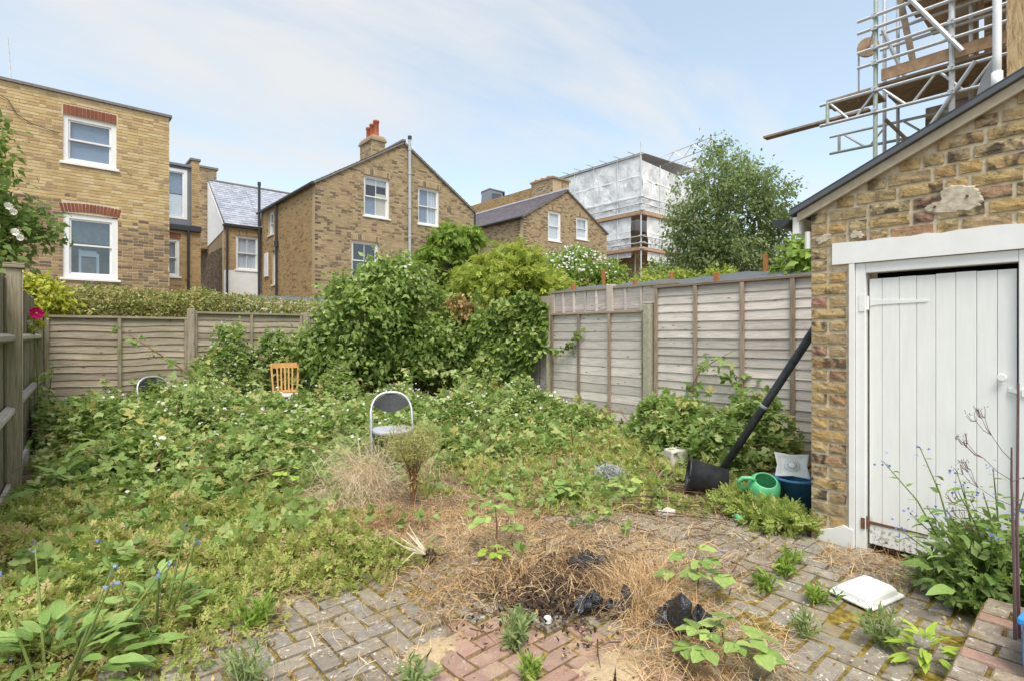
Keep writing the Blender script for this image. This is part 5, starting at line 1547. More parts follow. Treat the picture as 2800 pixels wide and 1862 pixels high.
# ------------------------------------------------------------------ foliage colours
foliage('leaf_bramble', [(0, (.085, .145, .04)), (.35, (.22, .34, .09)), (.7, (.40, .53, .17)), (.92, (.60, .67, .30)), (1, (.62, .56, .20))], trans=.48)
foliage('leaf_shrub', [(0, (.10, .16, .035)), (.5, (.28, .40, .09)), (.85, (.45, .57, .18)), (1, (.60, .68, .30))], spec=.45, trans=.45)
foliage('leaf_ivy', [(0, (.07, .12, .03)), (.5, (.21, .31, .07)), (.85, (.37, .47, .12)), (1, (.52, .55, .17))], spec=.5, rough=.4, trans=.4)
foliage('leaf_gold', [(0, (.20, .26, .035)), (.45, (.42, .50, .09)), (.8, (.60, .64, .12)), (1, (.74, .68, .15))], trans=.5)
foliage('leaf_dead', [(0, (.14, .085, .04)), (.5, (.38, .23, .09)), (1, (.58, .40, .17))], trans=.2)
foliage('leaf_birch', [(0, (.13, .18, .075)), (.5, (.29, .37, .16)), (.85, (.42, .50, .24)), (1, (.54, .60, .34))], trans=.5)
foliage('leaf_fresh', [(0, (.12, .21, .03)), (.5, (.28, .42, .07)), (1, (.50, .62, .15))], trans=.45)
foliage('leaf_left', [(0, (.09, .15, .04)), (.5, (.23, .33, .09)), (.9, (.38, .50, .16)), (1, (.52, .62, .24))], trans=.48)
foliage('leaf_yellow', [(0, (.30, .34, .03)), (.5, (.56, .57, .07)), (1, (.76, .72, .15))], trans=.45)
foliage('leaf_hedge', [(0, (.13, .155, .04)), (.4, (.33, .35, .10)), (.75, (.55, .52, .21)), (.92, (.70, .61, .33)), (1, (.66, .42, .28))], trans=.45)
foliage('leaf_weed', [(0, (.17, .22, .05)), (.3, (.37, .47, .11)), (.6, (.56, .62, .18)), (.82, (.68, .65, .25)), (1, (.70, .51, .29))], trans=.5)
foliage('leaf_feather', [(0, (.16, .22, .08)), (.5, (.30, .38, .15)), (1, (.46, .52, .26))])
foliage('straw', [(0, (.18, .105, .055)), (.3, (.47, .28, .135)), (.65, (.72, .48, .25)), (1, (.86, .68, .43))], trans=.15, rough=.7, spec=.2)
foliage('dry_grey', [(0, (.46, .33, .20)), (.5, (.74, .59, .41)), (1, (.88, .77, .58))], trans=.15, rough=.7, spec=.2)
foliage('dark_litter', [(0, (.025, .018, .014)), (.6, (.08, .055, .04)), (1, (.20, .14, .09))], trans=.05, rough=.9, spec=.1)
foliage('petal_white', [(0, (.70, .68, .62)), (1, (.90, .90, .86))], trans=.3)
foliage('petal_blue', [(0, (.12, .17, .50)), (1, (.30, .38, .75))], trans=.3)
foliage('petal_yellow', [(0, (.65, .48, .02)), (1, (.80, .65, .05))], trans=.3)
foliage('grey_fibre', [(0, (.30, .31, .33)), (1, (.66, .67, .70))], trans=.1)
plain('bark_brown', (.13, .09, .06), .9, .15, var=.3)
plain('bark_birch', (.52, .50, .46), .85, .2, var=.25, scale=9)
plain('stem_green', (.17, .22, .06), .7, .25, var=.15)
plain('stem_red', (.20, .11, .06), .75, .25, var=.2)
plain('stem_purple', (.15, .085, .085), .7, .25, var=.15)
plain('petal_pink', (.72, .02, .20), .6, .2, var=.15)

UP = np.array([0, 0, 1.0])
def ball(n):
    return unit(rng.normal(0, 1, (n, 3)))
def crown_pts(ells, ncl, per, cr, shell=.55, flat=.8):
    """leaf places gathered in clumps through ellipsoids; returns positions, outward directions, clump value"""
    w = np.array([e[3] * e[4] * e[5] for e in ells]); w = w ** .75 / (w ** .75).sum()
    P, N, K, Cn = [], [], [], []
    for e, q in zip(ells, w):
        n = max(1, int(ncl * q))
        d = ball(n); r = shell + (1 - shell) * rng.random(n) ** .6
        c = np.array(e[:3]) + d * r[:, None] * np.array(e[3:6])
        k = rng.random(n)
        o = rng.normal(0, 1, (n, per, 3)) * cr * (.6 + .8 * rng.random((n, 1, 1))) * np.array([1, 1, flat])
        P.append((c[:, None] + o).reshape(-1, 3)); N.append(np.repeat(d, per, 0)); K.append(np.repeat(k, per)); Cn.append(c)
    return np.concatenate(P), np.concatenate(N), np.concatenate(K), np.concatenate(Cn)

def leafage(name, parent, P, N, K, tmpl, size, mat, droop=.5, up=.5, jit=.6, tvar=.25, kind=None, bias=0.0):
    n = len(P)
    d = N * .6 + rng.normal(0, jit, (n, 3)) - UP * droop
    nm = N * .5 + UP * up + rng.normal(0, .45, (n, 3))
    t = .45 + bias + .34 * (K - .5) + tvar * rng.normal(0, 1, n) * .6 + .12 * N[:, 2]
    s = size * (.65 + .7 * rng.random(n))
    return scatter(name, tmpl, P, d, nm, s, t, mat, parent, kind)

def limbs(parent, base, targets, r0, mat, name='branch', trunk_to=None, wig=.12, trunk_name='trunk'):
    base = Vector(base)
    if trunk_to is not None:
        tt = Vector(trunk_to); pts = [base.lerp(tt, i / 5) + Vector((math.sin(i * 2.1) * .03, math.cos(i * 1.7) * .03, 0)) for i in range(6)]
        m = MB(); m.tube(pts, [r0 * (1 - .11 * i) for i in range(6)], 8); m.build(trunk_name, mat, parent, smooth=True)
        start = pts
    else: start = [base]
    m = MB()
    for tg in targets:
        tg = Vector(tg); s = random.choice(start[len(start) // 2:])
        mid = s.lerp(tg, .5) + Vector((random.uniform(-wig, wig), random.uniform(-wig, wig), random.uniform(0, wig)))
        m.tube([s, mid, tg], [r0 * .42, r0 * .26, r0 * .10], 6)
    o = m.build(name, mat, parent, smooth=True)
    return o

# ------------------------------------------------------------------ trees and shrubs beyond the fences
t = thing('birch_tree', 'airy green birch tree with white stems behind the right fence', 'tree', (13.4, 6.86, 0))
ell = [(13.4, 6.86, 4.65, 1.45, 1.45, 1.45), (13.4, 6.9, 5.45, .95, .95, .90), (12.9, 7.3, 3.9, .9, .9, 1.0), (14.15, 6.25, 4.2, .95, .9, 1.25), (13.5, 6.8, 3.4, 1.5, 1.5, .8), (14.3, 6.0, 5.0, .55, .55, .5), (13.25, 7.0, 6.3, .35, .35, .4)]
P, N, K, Cn = crown_pts(ell, 560, 44, .13, .3)
leafage('crown', t, P, N, K, LEAF, .095, 'leaf_birch', .6, .5)
limbs(t, (13.25, 6.98, 0), [tuple(Cn[i]) for i in rng.choice(len(Cn), 34, False)], .075, 'bark_birch', trunk_to=(13.2, 7.0, 4.6))
m = MB(); m.tube([(13.75, 6.6, 0), (13.72, 6.62, 2.5), (13.66, 6.66, 3.6), (13.6, 6.7, 4.6)], [.075, .065, .05, .03], 8); m.build('trunk', 'bark_birch', t, smooth=True)
for a, b in (((13.7, 6.6, 2.4), (13.3, 7.0, 3.1)), ((13.25, 6.98, 2.6), (13.6, 6.7, 3.4)), ((13.25, 6.98, 2.75), (12.6, 7.5, 3.0)), ((13.72, 6.62, 2.5), (14.1, 6.3, 3.3)), ((13.25, 6.98, 2.7), (13.9, 6.5, 2.35))):
    m = MB(); m.tube([a, b], [.03, .018], 6); m.build('bough', 'bark_birch', t)

t = thing('rose_bush', 'rounded bush covered in small white roses beyond the fence', 'bush', (9.75, 8.75, 0))
ell = [(9.75, 8.75, 2.72, .95, .85, .72), (9.3, 9.15, 2.5, .6, .6, .6), (10.3, 8.2, 2.55, .55, .55, .6)]
P, N, K, Cn = crown_pts(ell, 300, 46, .10, .55)
leafage('foliage', t, P, N, K, LEAF, .085, 'leaf_fresh', .3, .6, bias=-.08)
limbs(t, (9.75, 8.75, 0), [tuple(Cn[i]) for i in rng.choice(len(Cn), 24, False)], .05, 'bark_brown', 'stem')
d = ball(420); d[:, 2] = np.abs(d[:, 2]) * .9; d = d[(d[:, 0] * -.66 + d[:, 1] * -.75 + d[:, 2] * .9) > .1]
Pb = np.array([9.75, 8.75, 2.75]) + d * np.array([1.02, .95, .80]) * (.95 + .1 * rng.random((len(d), 1)))
Pb = np.repeat(Pb, 2, 0) + rng.normal(0, .05, (len(d) * 2, 3)); d = np.repeat(d, 2, 0)
scatter('blossom', FIVE, Pb, ball(len(d)), d + UP * .3 + rng.normal(0, .3, d.shape), .055 * (.7 + .6 * rng.random(len(d))), rng.random(len(d)), 'petal_white', t, 'stuff')

t = thing('golden_shrub', 'feathery yellow-green shrub arching over the fence beside the gabled house', 'shrub', (7.3, 8.3, 0))
ell = [(7.15, 8.35, 2.25, .95, .85, .80), (7.75, 7.85, 2.05, .65, .6, .55), (6.75, 8.9, 2.2, .5, .5, .6), (8.3, 7.6, 2.05, .75, .5, .32), (7.3, 8.2, 2.85, .45, .45, .30)]
P, N, K, Cn = crown_pts(ell, 330, 44, .11, .45)
leafage('foliage', t, P, N, K, PINN, .15, 'leaf_gold', .55, .4)
limbs(t, (7.4, 8.3, 0), [tuple(Cn[i]) for i in rng.choice(len(Cn), 30, False)], .05, 'bark_brown', 'stem')

t = thing('wall_climber', 'bright leafy climber growing up the gabled house wall', 'climber', (13.3, 19.3, 0))
ell = [(13.35, 19.25, 5.55, 1.0, .35, .45), (14.3, 19.25, 5.65, .6, .35, .38), (12.6, 19.25, 4.85, .7, .35, .35), (14.0, 19.25, 4.75, .5, .35, .55), (13.6, 19.25, 3.2, .9, .35, 1.0), (12.0, 19.25, 4.4, .6, .3, .3), (14.3, 19.25, 3.6, .55, .35, 1.0)]
P, N, K, Cn = crown_pts(ell, 230, 40, .13, .4)
leafage('foliage', t, P, N, K, PINN, .26, 'leaf_fresh', .7, .6)
limbs(t, (13.5, 19.35, 0), [tuple(Cn[i]) for i in rng.choice(len(Cn), 18, False)], .07, 'bark_brown', 'stem', (13.6, 19.35, 4.9))

t = thing('corner_bush', 'glossy bright green bush spilling over the fence next to the shed', 'bush', (7.6, 2.75, 0))
ell = [(7.70, 2.72, 2.10, .45, .42, .55), (7.45, 2.85, 1.85, .35, .3, .35), (7.9, 2.8, 2.5, .25, .25, .35)]
P, N, K, Cn = crown_pts(ell, 110, 34, .08, .4)
leafage('foliage', t, P, N, K, LEAF, .13, 'leaf_fresh', .75, .6, bias=.05)
limbs(t, (7.75, 2.75, 0), [tuple(Cn[i]) for i in rng.choice(len(Cn), 16, False)], .035, 'bark_brown', 'stem')
t = thing('low_bush', 'low yellow-green bush line in front of the birch stems', 'bush', (9.6, 5.8, 0))
ell = [(9.1, 6.1, 2.3, .5, .4, .30), (9.7, 5.75, 2.35, .55, .4, .30), (10.2, 5.2, 2.4, .5, .4, .28), (8.9, 6.5, 2.25, .4, .4, .25)]
P, N, K, Cn = crown_pts(ell, 150, 34, .09, .4)
leafage('foliage', t, P, N, K, LEAF, .085, 'leaf_gold', .3, .6, bias=-.1)
limbs(t, (9.6, 5.8, 0), [tuple(Cn[i]) for i in rng.choice(len(Cn), 14, False)], .04, 'bark_brown', 'stem')
t = thing('far_bush', 'grey-green bush with white blossom at the foot of the scaffolded building', 'bush', (15.2, 9.6, 0))
ell = [(14.9, 9.8, 2.9, .8, .7, .8), (15.6, 8.9, 2.9, .9, .8, .8)]
P, N, K, Cn = crown_pts(ell, 150, 36, .14, .4)
leafage('foliage', t, P, N, K, LEAF, .13, 'leaf_birch', .4, .6)
limbs(t, (15.2, 9.5, 0), [tuple(Cn[i]) for i in rng.choice(len(Cn), 14, False)], .05, 'bark_brown', 'stem')
t = thing('dark_hedge', 'dark green hedge mass behind the birch and shed', 'hedge', (16.5, 5.5, 0))
ell = [(15.8, 6.6, 2.2, 1.3, 1.0, 1.5), (16.8, 5.2, 2.3, 1.4, 1.0, 1.6), (14.6, 7.9, 2.1, 1.0, .9, 1.2)]
P, N, K, Cn = crown_pts(ell, 300, 40, .17, .4)
leafage('foliage', t, P, N, K, LEAF, .15, 'leaf_left', .4, .6, bias=.05)

t = thing('side_tree', 'dark leafy tree leaning in over the side fence', 'tree', (-.75, 7.9, 0))
ell = [(-.62, 7.75, 2.95, .42, .55, .65), (-.36, 7.9, 2.55, .35, .45, .40), (-.55, 7.7, 2.15, .42, .6, .30), (-.45, 7.85, 3.4, .22, .25, .30), (-.05, 7.95, 2.72, .22, .18, .10), (.10, 7.9, 2.55, .14, .12, .07), (-.15, 7.95, 2.42, .25, .2, .12)]
P, N, K, Cn = crown_pts(ell, 170, 26, .075, .3)
leafage('crown', t, P, N, K, LEAF, .085, 'leaf_left', .35, .5)
limbs(t, (-.8, 7.9, 0), [tuple(Cn[i]) for i in rng.choice(len(Cn), 22, False)] + [(.16, 7.9, 2.56), (-.02, 7.95, 2.74)], .06, 'bark_brown', trunk_to=(-.62, 7.85, 2.6))
t = thing('yellow_shrub', 'golden-leaved shrub in the corner above the side fence', 'shrub', (.02, 10.55, 0))
ell = [(.02, 10.5, 1.98, .26, .3, .26), (.14, 10.4, 1.78, .22, .2, .18), (-.12, 10.6, 2.15, .2, .25, .16)]
P, N, K, Cn = crown_pts(ell, 60, 30, .06, .4)
leafage('foliage', t, P, N, K, LEAF, .075, 'leaf_yellow', .6, .5)
limbs(t, (.0, 10.6, 0), [tuple(Cn[i]) for i in rng.choice(len(Cn), 10, False)], .02, 'bark_brown', 'stem')

t = thing('variegated_hedge', 'long clipped hedge of cream and pink tinged leaves above the back fence', 'hedge', (2.0, 10.95, 0))
n = 15000
x = rng.uniform(-.1, 4.3, n); top = 2.16 + .06 * wave(x, 0, 2.0) - .05 * np.clip(x - 2.2, 0, 2) - .1 * np.exp(-((x + .1) / .25) ** 2)
th = rng.uniform(-.35, math.pi + .35, n); rr = .7 + .35 * rng.random(n)
y = 10.95 - .33 * np.cos(th) * rr + .05 * wave(x, th, 5); z = np.maximum(1.2, top - .42 + .42 * np.sin(th) * rr * (1 + .12 * wave(x, th, 3)))
low = rng.random(n) < .35
z = np.where(low, rng.uniform(1.3, 1.95, n), z); y = np.where(low, 10.62 + .06 * rng.random(n), y)
thin = (x > 3.1) & (rng.random(n) < .45)
P = np.stack([x, y, z], 1)[~thin]; N = np.stack([0 * x, -np.cos(th), np.sin(th)], 1)[~thin]
leafage('foliage', t, P, N, rng.random(len(P)) * .5 + .5 * (wave(P[:, 0], P[:, 2], 4) * .5 + .5), LEAF, .062, 'leaf_hedge', .2, .5, tvar=.4)
m = MB(); m.box(0.0, 4.1, 10.85, 11.05, 0, 1.7); m.build('stem_mass', 'bark_brown', t)

# ------------------------------------------------------------------ inside the garden: big shrub and ivy
t = thing('leafy_shrub', 'tall dense green shrub with drooping leaves in the far corner', 'shrub', (4.55, 8.7, 0))
ell = [(4.35, 8.75, 1.50, .90, .85, 1.05), (4.95, 8.5, 1.75, .72, .70, .90), (4.55, 8.6, 2.25, .62, .6, .45), (3.72, 9.15, 1.10, .50, .5, .60), (4.0, 8.75, .85, .5, .5, .6), (4.9, 8.15, 1.15, .5, .4, .55), (5.45, 8.0, 1.05, .45, .45, .70)]
P, N, K, Cn = crown_pts(ell, 430, 50, .10, .5, 1.1)
leafage('foliage', t, P, N, K, LEAF, .105, 'leaf_shrub', .75, .6, jit=.85, tvar=.34)
limbs(t, (4.6, 8.7, 0), [tuple(Cn[i]) for i in rng.choice(len(Cn), 60, False)], .05, 'bark_brown', 'stem')
tops = Cn[rng.choice(len(Cn), 70, False)]; m = MB(); SP = []; SN = []
for c_ in tops:
    d_ = unit(c_ - np.array([4.5, 8.6, 1.2]) + rng.normal(0, .3, 3) + np.array([0, 0, .35])); L = .15 + .25 * rng.random()
    m.tube([tuple(c_), tuple(c_ + d_ * L * .6), tuple(c_ + d_ * L + np.array([0, 0, -.04]))], [.005, .004, .002], 4)
    f = rng.random((16, 1)); SP.append(c_ + d_ * L * f + rng.normal(0, .03, (16, 3))); SN.append(unit(np.tile(d_, (16, 1)) + rng.normal(0, .5, (16, 3))))
o = m.build('shoot', 'stem_green', t); o['kind'] = 'stuff'
SP = np.concatenate(SP); leafage('shoot_leaves', t, SP, np.concatenate(SN), rng.random(len(SP)), LEAF, .10, 'leaf_shrub', .8, .5, bias=.25)
d = ball(14); d[:, 2] = np.abs(d[:, 2])
t2 = scatter('blossom', FIVE, np.array([4.75, 8.4, 2.3]) + d * .5 + [0, 0, .05], ball(14), d + UP, np.full(14, .07), rng.random(14), 'petal_white', t, 'stuff')

t = thing('ivy_mass', 'thick glossy ivy smothering the low fence panels', 'ivy', (6.2, 7.6, 0))
n = 19000
y = 6.25 + (9.7 - 6.25) * rng.random(n) ** 1.0; z = .15 + 2.0 * rng.random(n)
lim = 1.84 + .26 * np.exp(-((y - 6.75) / .35) ** 2) + .12 * wave(y, 0, 3) + .05 * wave(y, 0, 9)
keep = (z < lim) & ~((y < 6.55) & (z < 1.35 - 1.2 * np.clip((y - 6.3) * 2, 0, 1) + .15 * wave(y, z, 4)))
y, z = y[keep], z[keep]
cl = wave(y, z, 3.2) ; dep = .10 + .62 * np.clip((y - 6.2) / 1.1, 0, 1) * (.75 + .25 * np.sin(np.clip(z / 1.9, 0, 1) * 3.0)) * (1 + .32 * cl)
x = 6.36 - dep * (1 - .45 * rng.random(len(y)) ** 2)
P = np.stack([x, y, z], 1); N = np.stack([-np.ones(len(y)), .25 * np.cos(y * 5), .25 + .4 * np.sin(z * 4 + y * 3)], 1)
leafage('foliage', t, P, unit(N), (cl * .5 + .5), ROUND, .10, 'leaf_ivy', .9, .15, jit=.5, bias=.12)
m = MB()
for i in range(16):
    yy = 6.5 + i * .2; m.tube([(6.3, yy, 0), (6.28, yy + random.uniform(-.1, .1), .9), (6.22, yy + random.uniform(-.15, .15), 1.75)], [.012, .009, .005], 5)
m.build('stem', 'bark_brown', t)
m = MB(); SP = []
for i in range(60):
    yy = random.uniform(6.4, 9.3); zz = random.choice((random.uniform(1.6, 2.0), random.uniform(.5, 1.6))); b_ = np.array([6.36 - .1 - .5 * min(1, (yy - 6.2) / 1.1), yy, zz])
    d_ = unit(np.array([-.5 + rng.normal(0, .3), rng.normal(0, .6), rng.normal(.1 if zz < 1.6 else .7, .4)])); L = .12 + .26 * rng.random()
    m.tube([tuple(b_), tuple(b_ + d_ * L * .5), tuple(b_ + d_ * L + np.array([0, 0, -.08 * L]))], [.004, .003, .0015], 4)
    SP.append(b_ + d_ * L * rng.random((12, 1)) + rng.normal(0, .03, (12, 3)))
o = m.build('shoot', 'stem_green', t); o['kind'] = 'stuff'
SP = np.concatenate(SP); leafage('shoot_leaves', t, SP, unit(rng.normal(0, .6, (len(SP), 3)) + [-.6, -.3, .4]), rng.random(len(SP)), ROUND, .085, 'leaf_ivy', .6, .4, jit=.6, bias=.28)
n = 900
P = np.stack([rng.normal(5.72, .12, n), rng.normal(8.0, .2, n), 1.86 + rng.normal(0, .11, n)], 1)
t3 = thing('dead_foliage', 'patch of brown withered leaves on top of the ivy', 'dead leaves', (5.72, 8.0, 1.6))
leafage('foliage', t3, P, unit(rng.normal(0, 1, (n, 3)) + [-.5, 0, .4]), rng.random(n), LEAF, .09, 'leaf_dead', 1.0, .2, jit=.5)
m = MB()
for i in range(14):
    a = Vector((5.72 + random.uniform(-.12, .12), 8.0 + random.uniform(-.2, .2), 1.80)); m.tube([a, a + Vector((random.uniform(-.15, .1), random.uniform(-.2, .2), random.uniform(.1, .35)))], [.008, .003], 5)
m.build('twig', 'bark_brown', t3)

def vine(name, label, pts, size, mat, per=30, spread=.05, cat='vine', stem='stem_green', tmpl=ROUND, rad=.006, bias=0.0, droop=.7):
    t = thing(name, label, cat, pts[0])
    m = MB(); m.tube(pts, [rad * (1 - .6 * i / (len(pts) - 1)) for i in range(len(pts))], 6); m.build('stem', stem, t, smooth=True)
    P = []
    for a, b in zip(pts[:-1], pts[1:]):
        a, b = np.array(a), np.array(b); k = max(1, int(per * np.linalg.norm(b - a)))
        P.append(a + (b - a) * rng.random((k, 1)) + rng.normal(0, spread, (k, 3)) * [.6, 1, 1])
    P = np.concatenate(P); N = unit(rng.normal(0, .5, (len(P), 3)) + [-.6, -.5, .5])
    leafage('foliage', t, P, N, rng.random(len(P)), tmpl, size, mat, droop, .4, bias=bias)
    return t
vine('ivy_runner', 'single ivy runner curling out across the silvery fence panel', [(6.30, 6.40, 1.18), (6.31, 6.15, 1.12), (6.31, 5.95, 1.13), (6.31, 5.78, 1.22), (6.31, 5.70, 1.38), (6.31, 5.58, 1.46)], .075, 'leaf_ivy', 75, .04, 'ivy')
vine('fence_bramble', 'bramble shoot climbing beside a batten of the tall panel', [(6.25, 3.55, .1), (6.27, 3.72, .6), (6.28, 3.55, .95), (6.28, 3.3, 1.10), (6.28, 3.08, 1.22)], .13, 'leaf_bramble', 26, .06, 'bramble', 'stem_red', TRI, .008)
vine('fence_bramble', 'bramble shoot with dark leaves hanging before the tall panel', [(6.15, 2.9, .1), (6.22, 2.95, .55), (6.26, 3.0, .85), (6.27, 3.2, 1.02)], .14, 'leaf_bramble', 34, .09, 'bramble', 'stem_red', TRI, .008, -.1)
vine('arching_bramble', 'long arching bramble cane against the back fence boards', [(1.75, 8.5, .62), (1.55, 8.75, .85), (1.30, 9.05, 1.08), (1.05, 9.35, 1.30), (.88, 9.6, 1.45), (.80, 9.7, 1.56)], .13, 'leaf_bramble', 20, .05, 'bramble', 'stem_red', TRI, .010, .1)
vine('upright_bramble', 'pale upright bramble shoot in the corner by the side fence', [(.02, 9.25, .15), (.05, 9.27, .5), (.08, 9.25, .8), (.10, 9.24, 1.06)], .15, 'leaf_bramble', 18, .05, 'bramble', 'stem_green', TRI, .012, .25)
vine('yellow_cane', 'long yellow-green bramble cane reaching over the thicket before the ivy', [(5.1, 6.4, .55), (4.85, 6.75, .78), (4.65, 7.0, .86), (4.5, 7.2, .84)], .12, 'leaf_bramble', 40, .04, 'bramble', 'stem_green', TRI, .008, .35)

t = thing('hollyhock', 'magenta hollyhock bloom on a stem by the side fence', 'flower', (-.05, 8.72, 0))
m = MB(); m.tube([(-.03, 8.74, 0), (-.05, 8.75, .9), (-.09, 8.75, 1.62)], [.009, .008, .005], 6); m.build('stem', 'stem_green', t)
def bloom(parent, c, aim, r, mat, n=5):
    q = Vector(aim).to_track_quat('Z', 'Y').to_matrix().to_4x4(); q.translation = Vector(c)
    for i in range(n):
        a = 2 * math.pi * i / n; m = MB(); vs = [(0, 0, 0)]
        for k in range(-3, 4):
            b = a + k / 3 * .72
            vs.append((r * math.cos(b) * (1 - .04 * abs(k)), r * math.sin(b) * (1 - .04 * abs(k)), r * .45 + .012 * math.sin(k * 2.2 + i)))
        m.add(vs, [(0, j, j + 1) for j in range(1, 7)]); m.xform(q); m.build('petal', mat, parent)
    m = MB(); m.tube([q @ Vector((0, 0, 0)), q @ Vector((0, 0, r * .5))], r * .12, 6); m.build('stamen', 'petal_yellow_plain', parent)
plain('petal_yellow_plain', (.75, .62, .10), .6, .2)
plain('petal_white_plain', (.85, .84, .80), .6, .2)
bloom(t, (-.07, 8.72, 1.65), (.35, -.85, .15), .078, 'petal_pink')
n = 60; P = np.array([-.09, 8.75, 1.52]) + rng.normal(0, .055, (n, 3)); leafage('foliage', t, P, ball(n), rng.random(n), ROUND, .06, 'leaf_yellow', .4, .5)
for (c, lab) in (((-.13, 8.73, 1.53), 'white bloom hanging under the magenta hollyhock'), ((-.27, 7.45, 2.69), 'white rose high in the side tree at the picture edge'), ((-.22, 7.42, 2.43), 'white rose pair low in the side tree')):
    w_ = thing('white_rose', lab, 'flower', c); bloom(w_, c, (.5, -.8, .2), .042, 'petal_white_plain'); bloom(w_, (c[0] + .04, c[1] - .02, c[2] - .05), (.4, -.9, 0), .034, 'petal_white_plain')

# ------------------------------------------------------------------ ground cover
BUMPS = [(.6, 9.0, 1.2, .9, .44), (1.5, 9.0, .9, .8, .60), (2.3, 9.6, .6, .42, 1.22), (3.0, 9.75, .6, .4, 1.32), (3.5, 9.45, .45, .5, 1.25), (1.6, 7.6, 1.3, .9, .52), (2.9, 7.4, 1.3, .7, .30),
         (4.0, 7.3, .9, .7, .46), (3.55, 8.35, .4, .5, .72), (.9, 6.3, .9, .9, .34), (.6, 7.3, .5, .5, .62), (1.3, 6.9, .35, .35, .62), (2.4, 6.9, .35, .3, .60), (3.0, 5.6, .4, .3, .40), (1.9, 5.6, .4, .3, .42), (4.2, 5.9, .4, .35, .46), (5.0, 5.7, .35, .3, .42), (5.3, 6.9, .5, .4, .62), (1.95, 9.85, .3, .2, .95), (1.1, 4.9, .8, .5, .16), (2.0, 4.9, .7, .4, .16), (3.2, 4.75, .8, .4, .15), (4.4, 4.6, .9, .4, .18), (2.2, 6.2, 1.0, .8, .40), (3.3, 6.2, 1.0, .7, .42), (4.6, 6.4, 1.0, .8, .42), (5.6, 6.2, .8, .9, .48),
         (5.85, 5.2, .45, .6, .26), (4.7, 5.3, .9, .6, .26), (1.5, 5.3, .8, .6, .28), (2.3, 5.5, .6, .5, .26), (3.5, 5.2, .7, .5, .26),
         (5.9, 3.75, .35, .5, .62), (5.55, 3.25, .45, .45, .55), (5.2, 2.75, .35, .35, .42), (5.95, 2.7, .35, .5, .62)]
def hb(x, y):
    h = np.zeros_like(x)
    for (cx, cy, rx, ry, hh) in BUMPS:
        h = np.maximum(h, hh * np.exp(-(((x - cx) / rx) ** 2 + ((y - cy) / ry) ** 2) ** 1.4))
    return h
def hbn(x, y):
    gp = wave(x, y, 2.3, 7) + .7 * wave(x, y, 4.6, 3)
    return hb(x, y) * (1.04 + .26 * wave(x, y, 2.2) + .16 * wave(x, y, 5.5, 2)) * np.clip(1 + 1.5 * (gp + .45), .25, 1)
n = 120000
x = rng.uniform(-.05, 6.33, n); y = rng.uniform(2.3, 10.05, n)
h = hbn(x, y)
dens = np.clip(h / .35, .15, 1) * (h > .02)
k = (rng.random(n) < dens) & (h > .07)
x, y, h = x[k], y[k], h[k]
# clump: pull leaves together
cx, cy = np.round(x / .17 + .35 * wave(y, x, 4)) * .17, np.round(y / .17 + .35 * wave(x, y, 4)) * .17
x = x + (cx - x) * .35; y = y + (cy - y) * .35
e = .05
gx = (hbn(x + e, y) - hbn(x - e, y)) / (2 * e); gy = (hbn(x, y + e) - hbn(x, y - e)) / (2 * e)
N = unit(np.stack([-gx * .6, -gy * .6, np.ones(len(x))], 1))
dep = rng.exponential(.10, len(x)); dep = np.minimum(dep, h * .95)
lift = .07 * wave(x, y, 7) + .06 * wave(y, x, 15, 1) + .04 * rng.random(len(x))
P = np.stack([x, y, h - dep + lift], 1)
K = wave(np.round(x / .17), np.round(y / .17), 2.7) * .5 + .5
bt = bpy.data.objects.new('bramble_thicket', None); COL.objects.link(bt); tag(bt, 'sprawling bramble thicket filling the back of the garden', 'brambles', kind='stuff')
leafage('foliage', bt, P, N, K, TRI, .095, 'leaf_bramble', .15, 1.1, jit=.8, tvar=.34, bias=.12, kind='stuff')
print('bramble leaves', len(P))
m = MB()
for i in range(150):
    j = rng.integers(len(x)); a = Vector((x[j], y[j], max(0, h[j] - .35)))
    d = Vector((random.uniform(-1, 1), random.uniform(-1, 1), 0)).normalized(); L = random.uniform(.4, .9)
    m.tube([a, a + d * L * .4 + Vector((0, 0, .32)), a + d * L * .75 + Vector((0, 0, .36)), a + d * L + Vector((0, 0, .22))], [.007, .006, .004, .002], 5)
o = m.build('cane', 'stem_red', bt); o['kind'] = 'stuff'
# loose shoots that stand out of the mass
sh = rng.choice(len(P), 420, False); SP = []; SN = []
m = MB()
for j in sh:
    b = P[j]; d = unit(np.array([rng.normal(0, .5), rng.normal(0, .5), 1.0])); L = .12 + .28 * rng.random()
    m.tube([tuple(b - d * .1), tuple(b + d * L * .5), tuple(b + d * L + np.array([.05 * d[0], .05 * d[1], -.03]))], [.004, .003, .0015], 4)
    k_ = int(5 + 8 * L / .3); f = rng.random((k_, 1)); SP.append(b + d * L * f + rng.normal(0, .02, (k_, 3))); SN.append(unit(np.tile(d, (k_, 1)) * .4 + rng.normal(0, .7, (k_, 3))))
o = m.build('shoot', 'stem_green', bt); o['kind'] = 'stuff'
SP = np.concatenate(SP); SN = np.concatenate(SN)
leafage('shoot_leaves', bt, SP, SN, rng.random(len(SP)), TRI, .085, 'leaf_bramble', .2, .9, jit=.6, bias=.30, kind='stuff')
sel = rng.choice(len(P), 3000, False); sel = sel[(P[sel, 1] > 5.3)]
fl = np.repeat(P[sel], 2, 0) + rng.normal(0, .035, (2 * len(sel), 3)) + [0, 0, .07]
wh = (P[sel][:, 0] > 1.6) | (rng.random(len(sel)) < .4); fl = fl[np.repeat(wh, 2)]
o = scatter('blossom', FIVE, fl, ball(len(fl)), UP + rng.normal(0, .5, (len(fl), 3)) + [-.3, -.4, 0], .042 * (.6 + .6 * rng.random(len(fl))), rng.random(len(fl)), 'petal_white', bt, 'stuff')

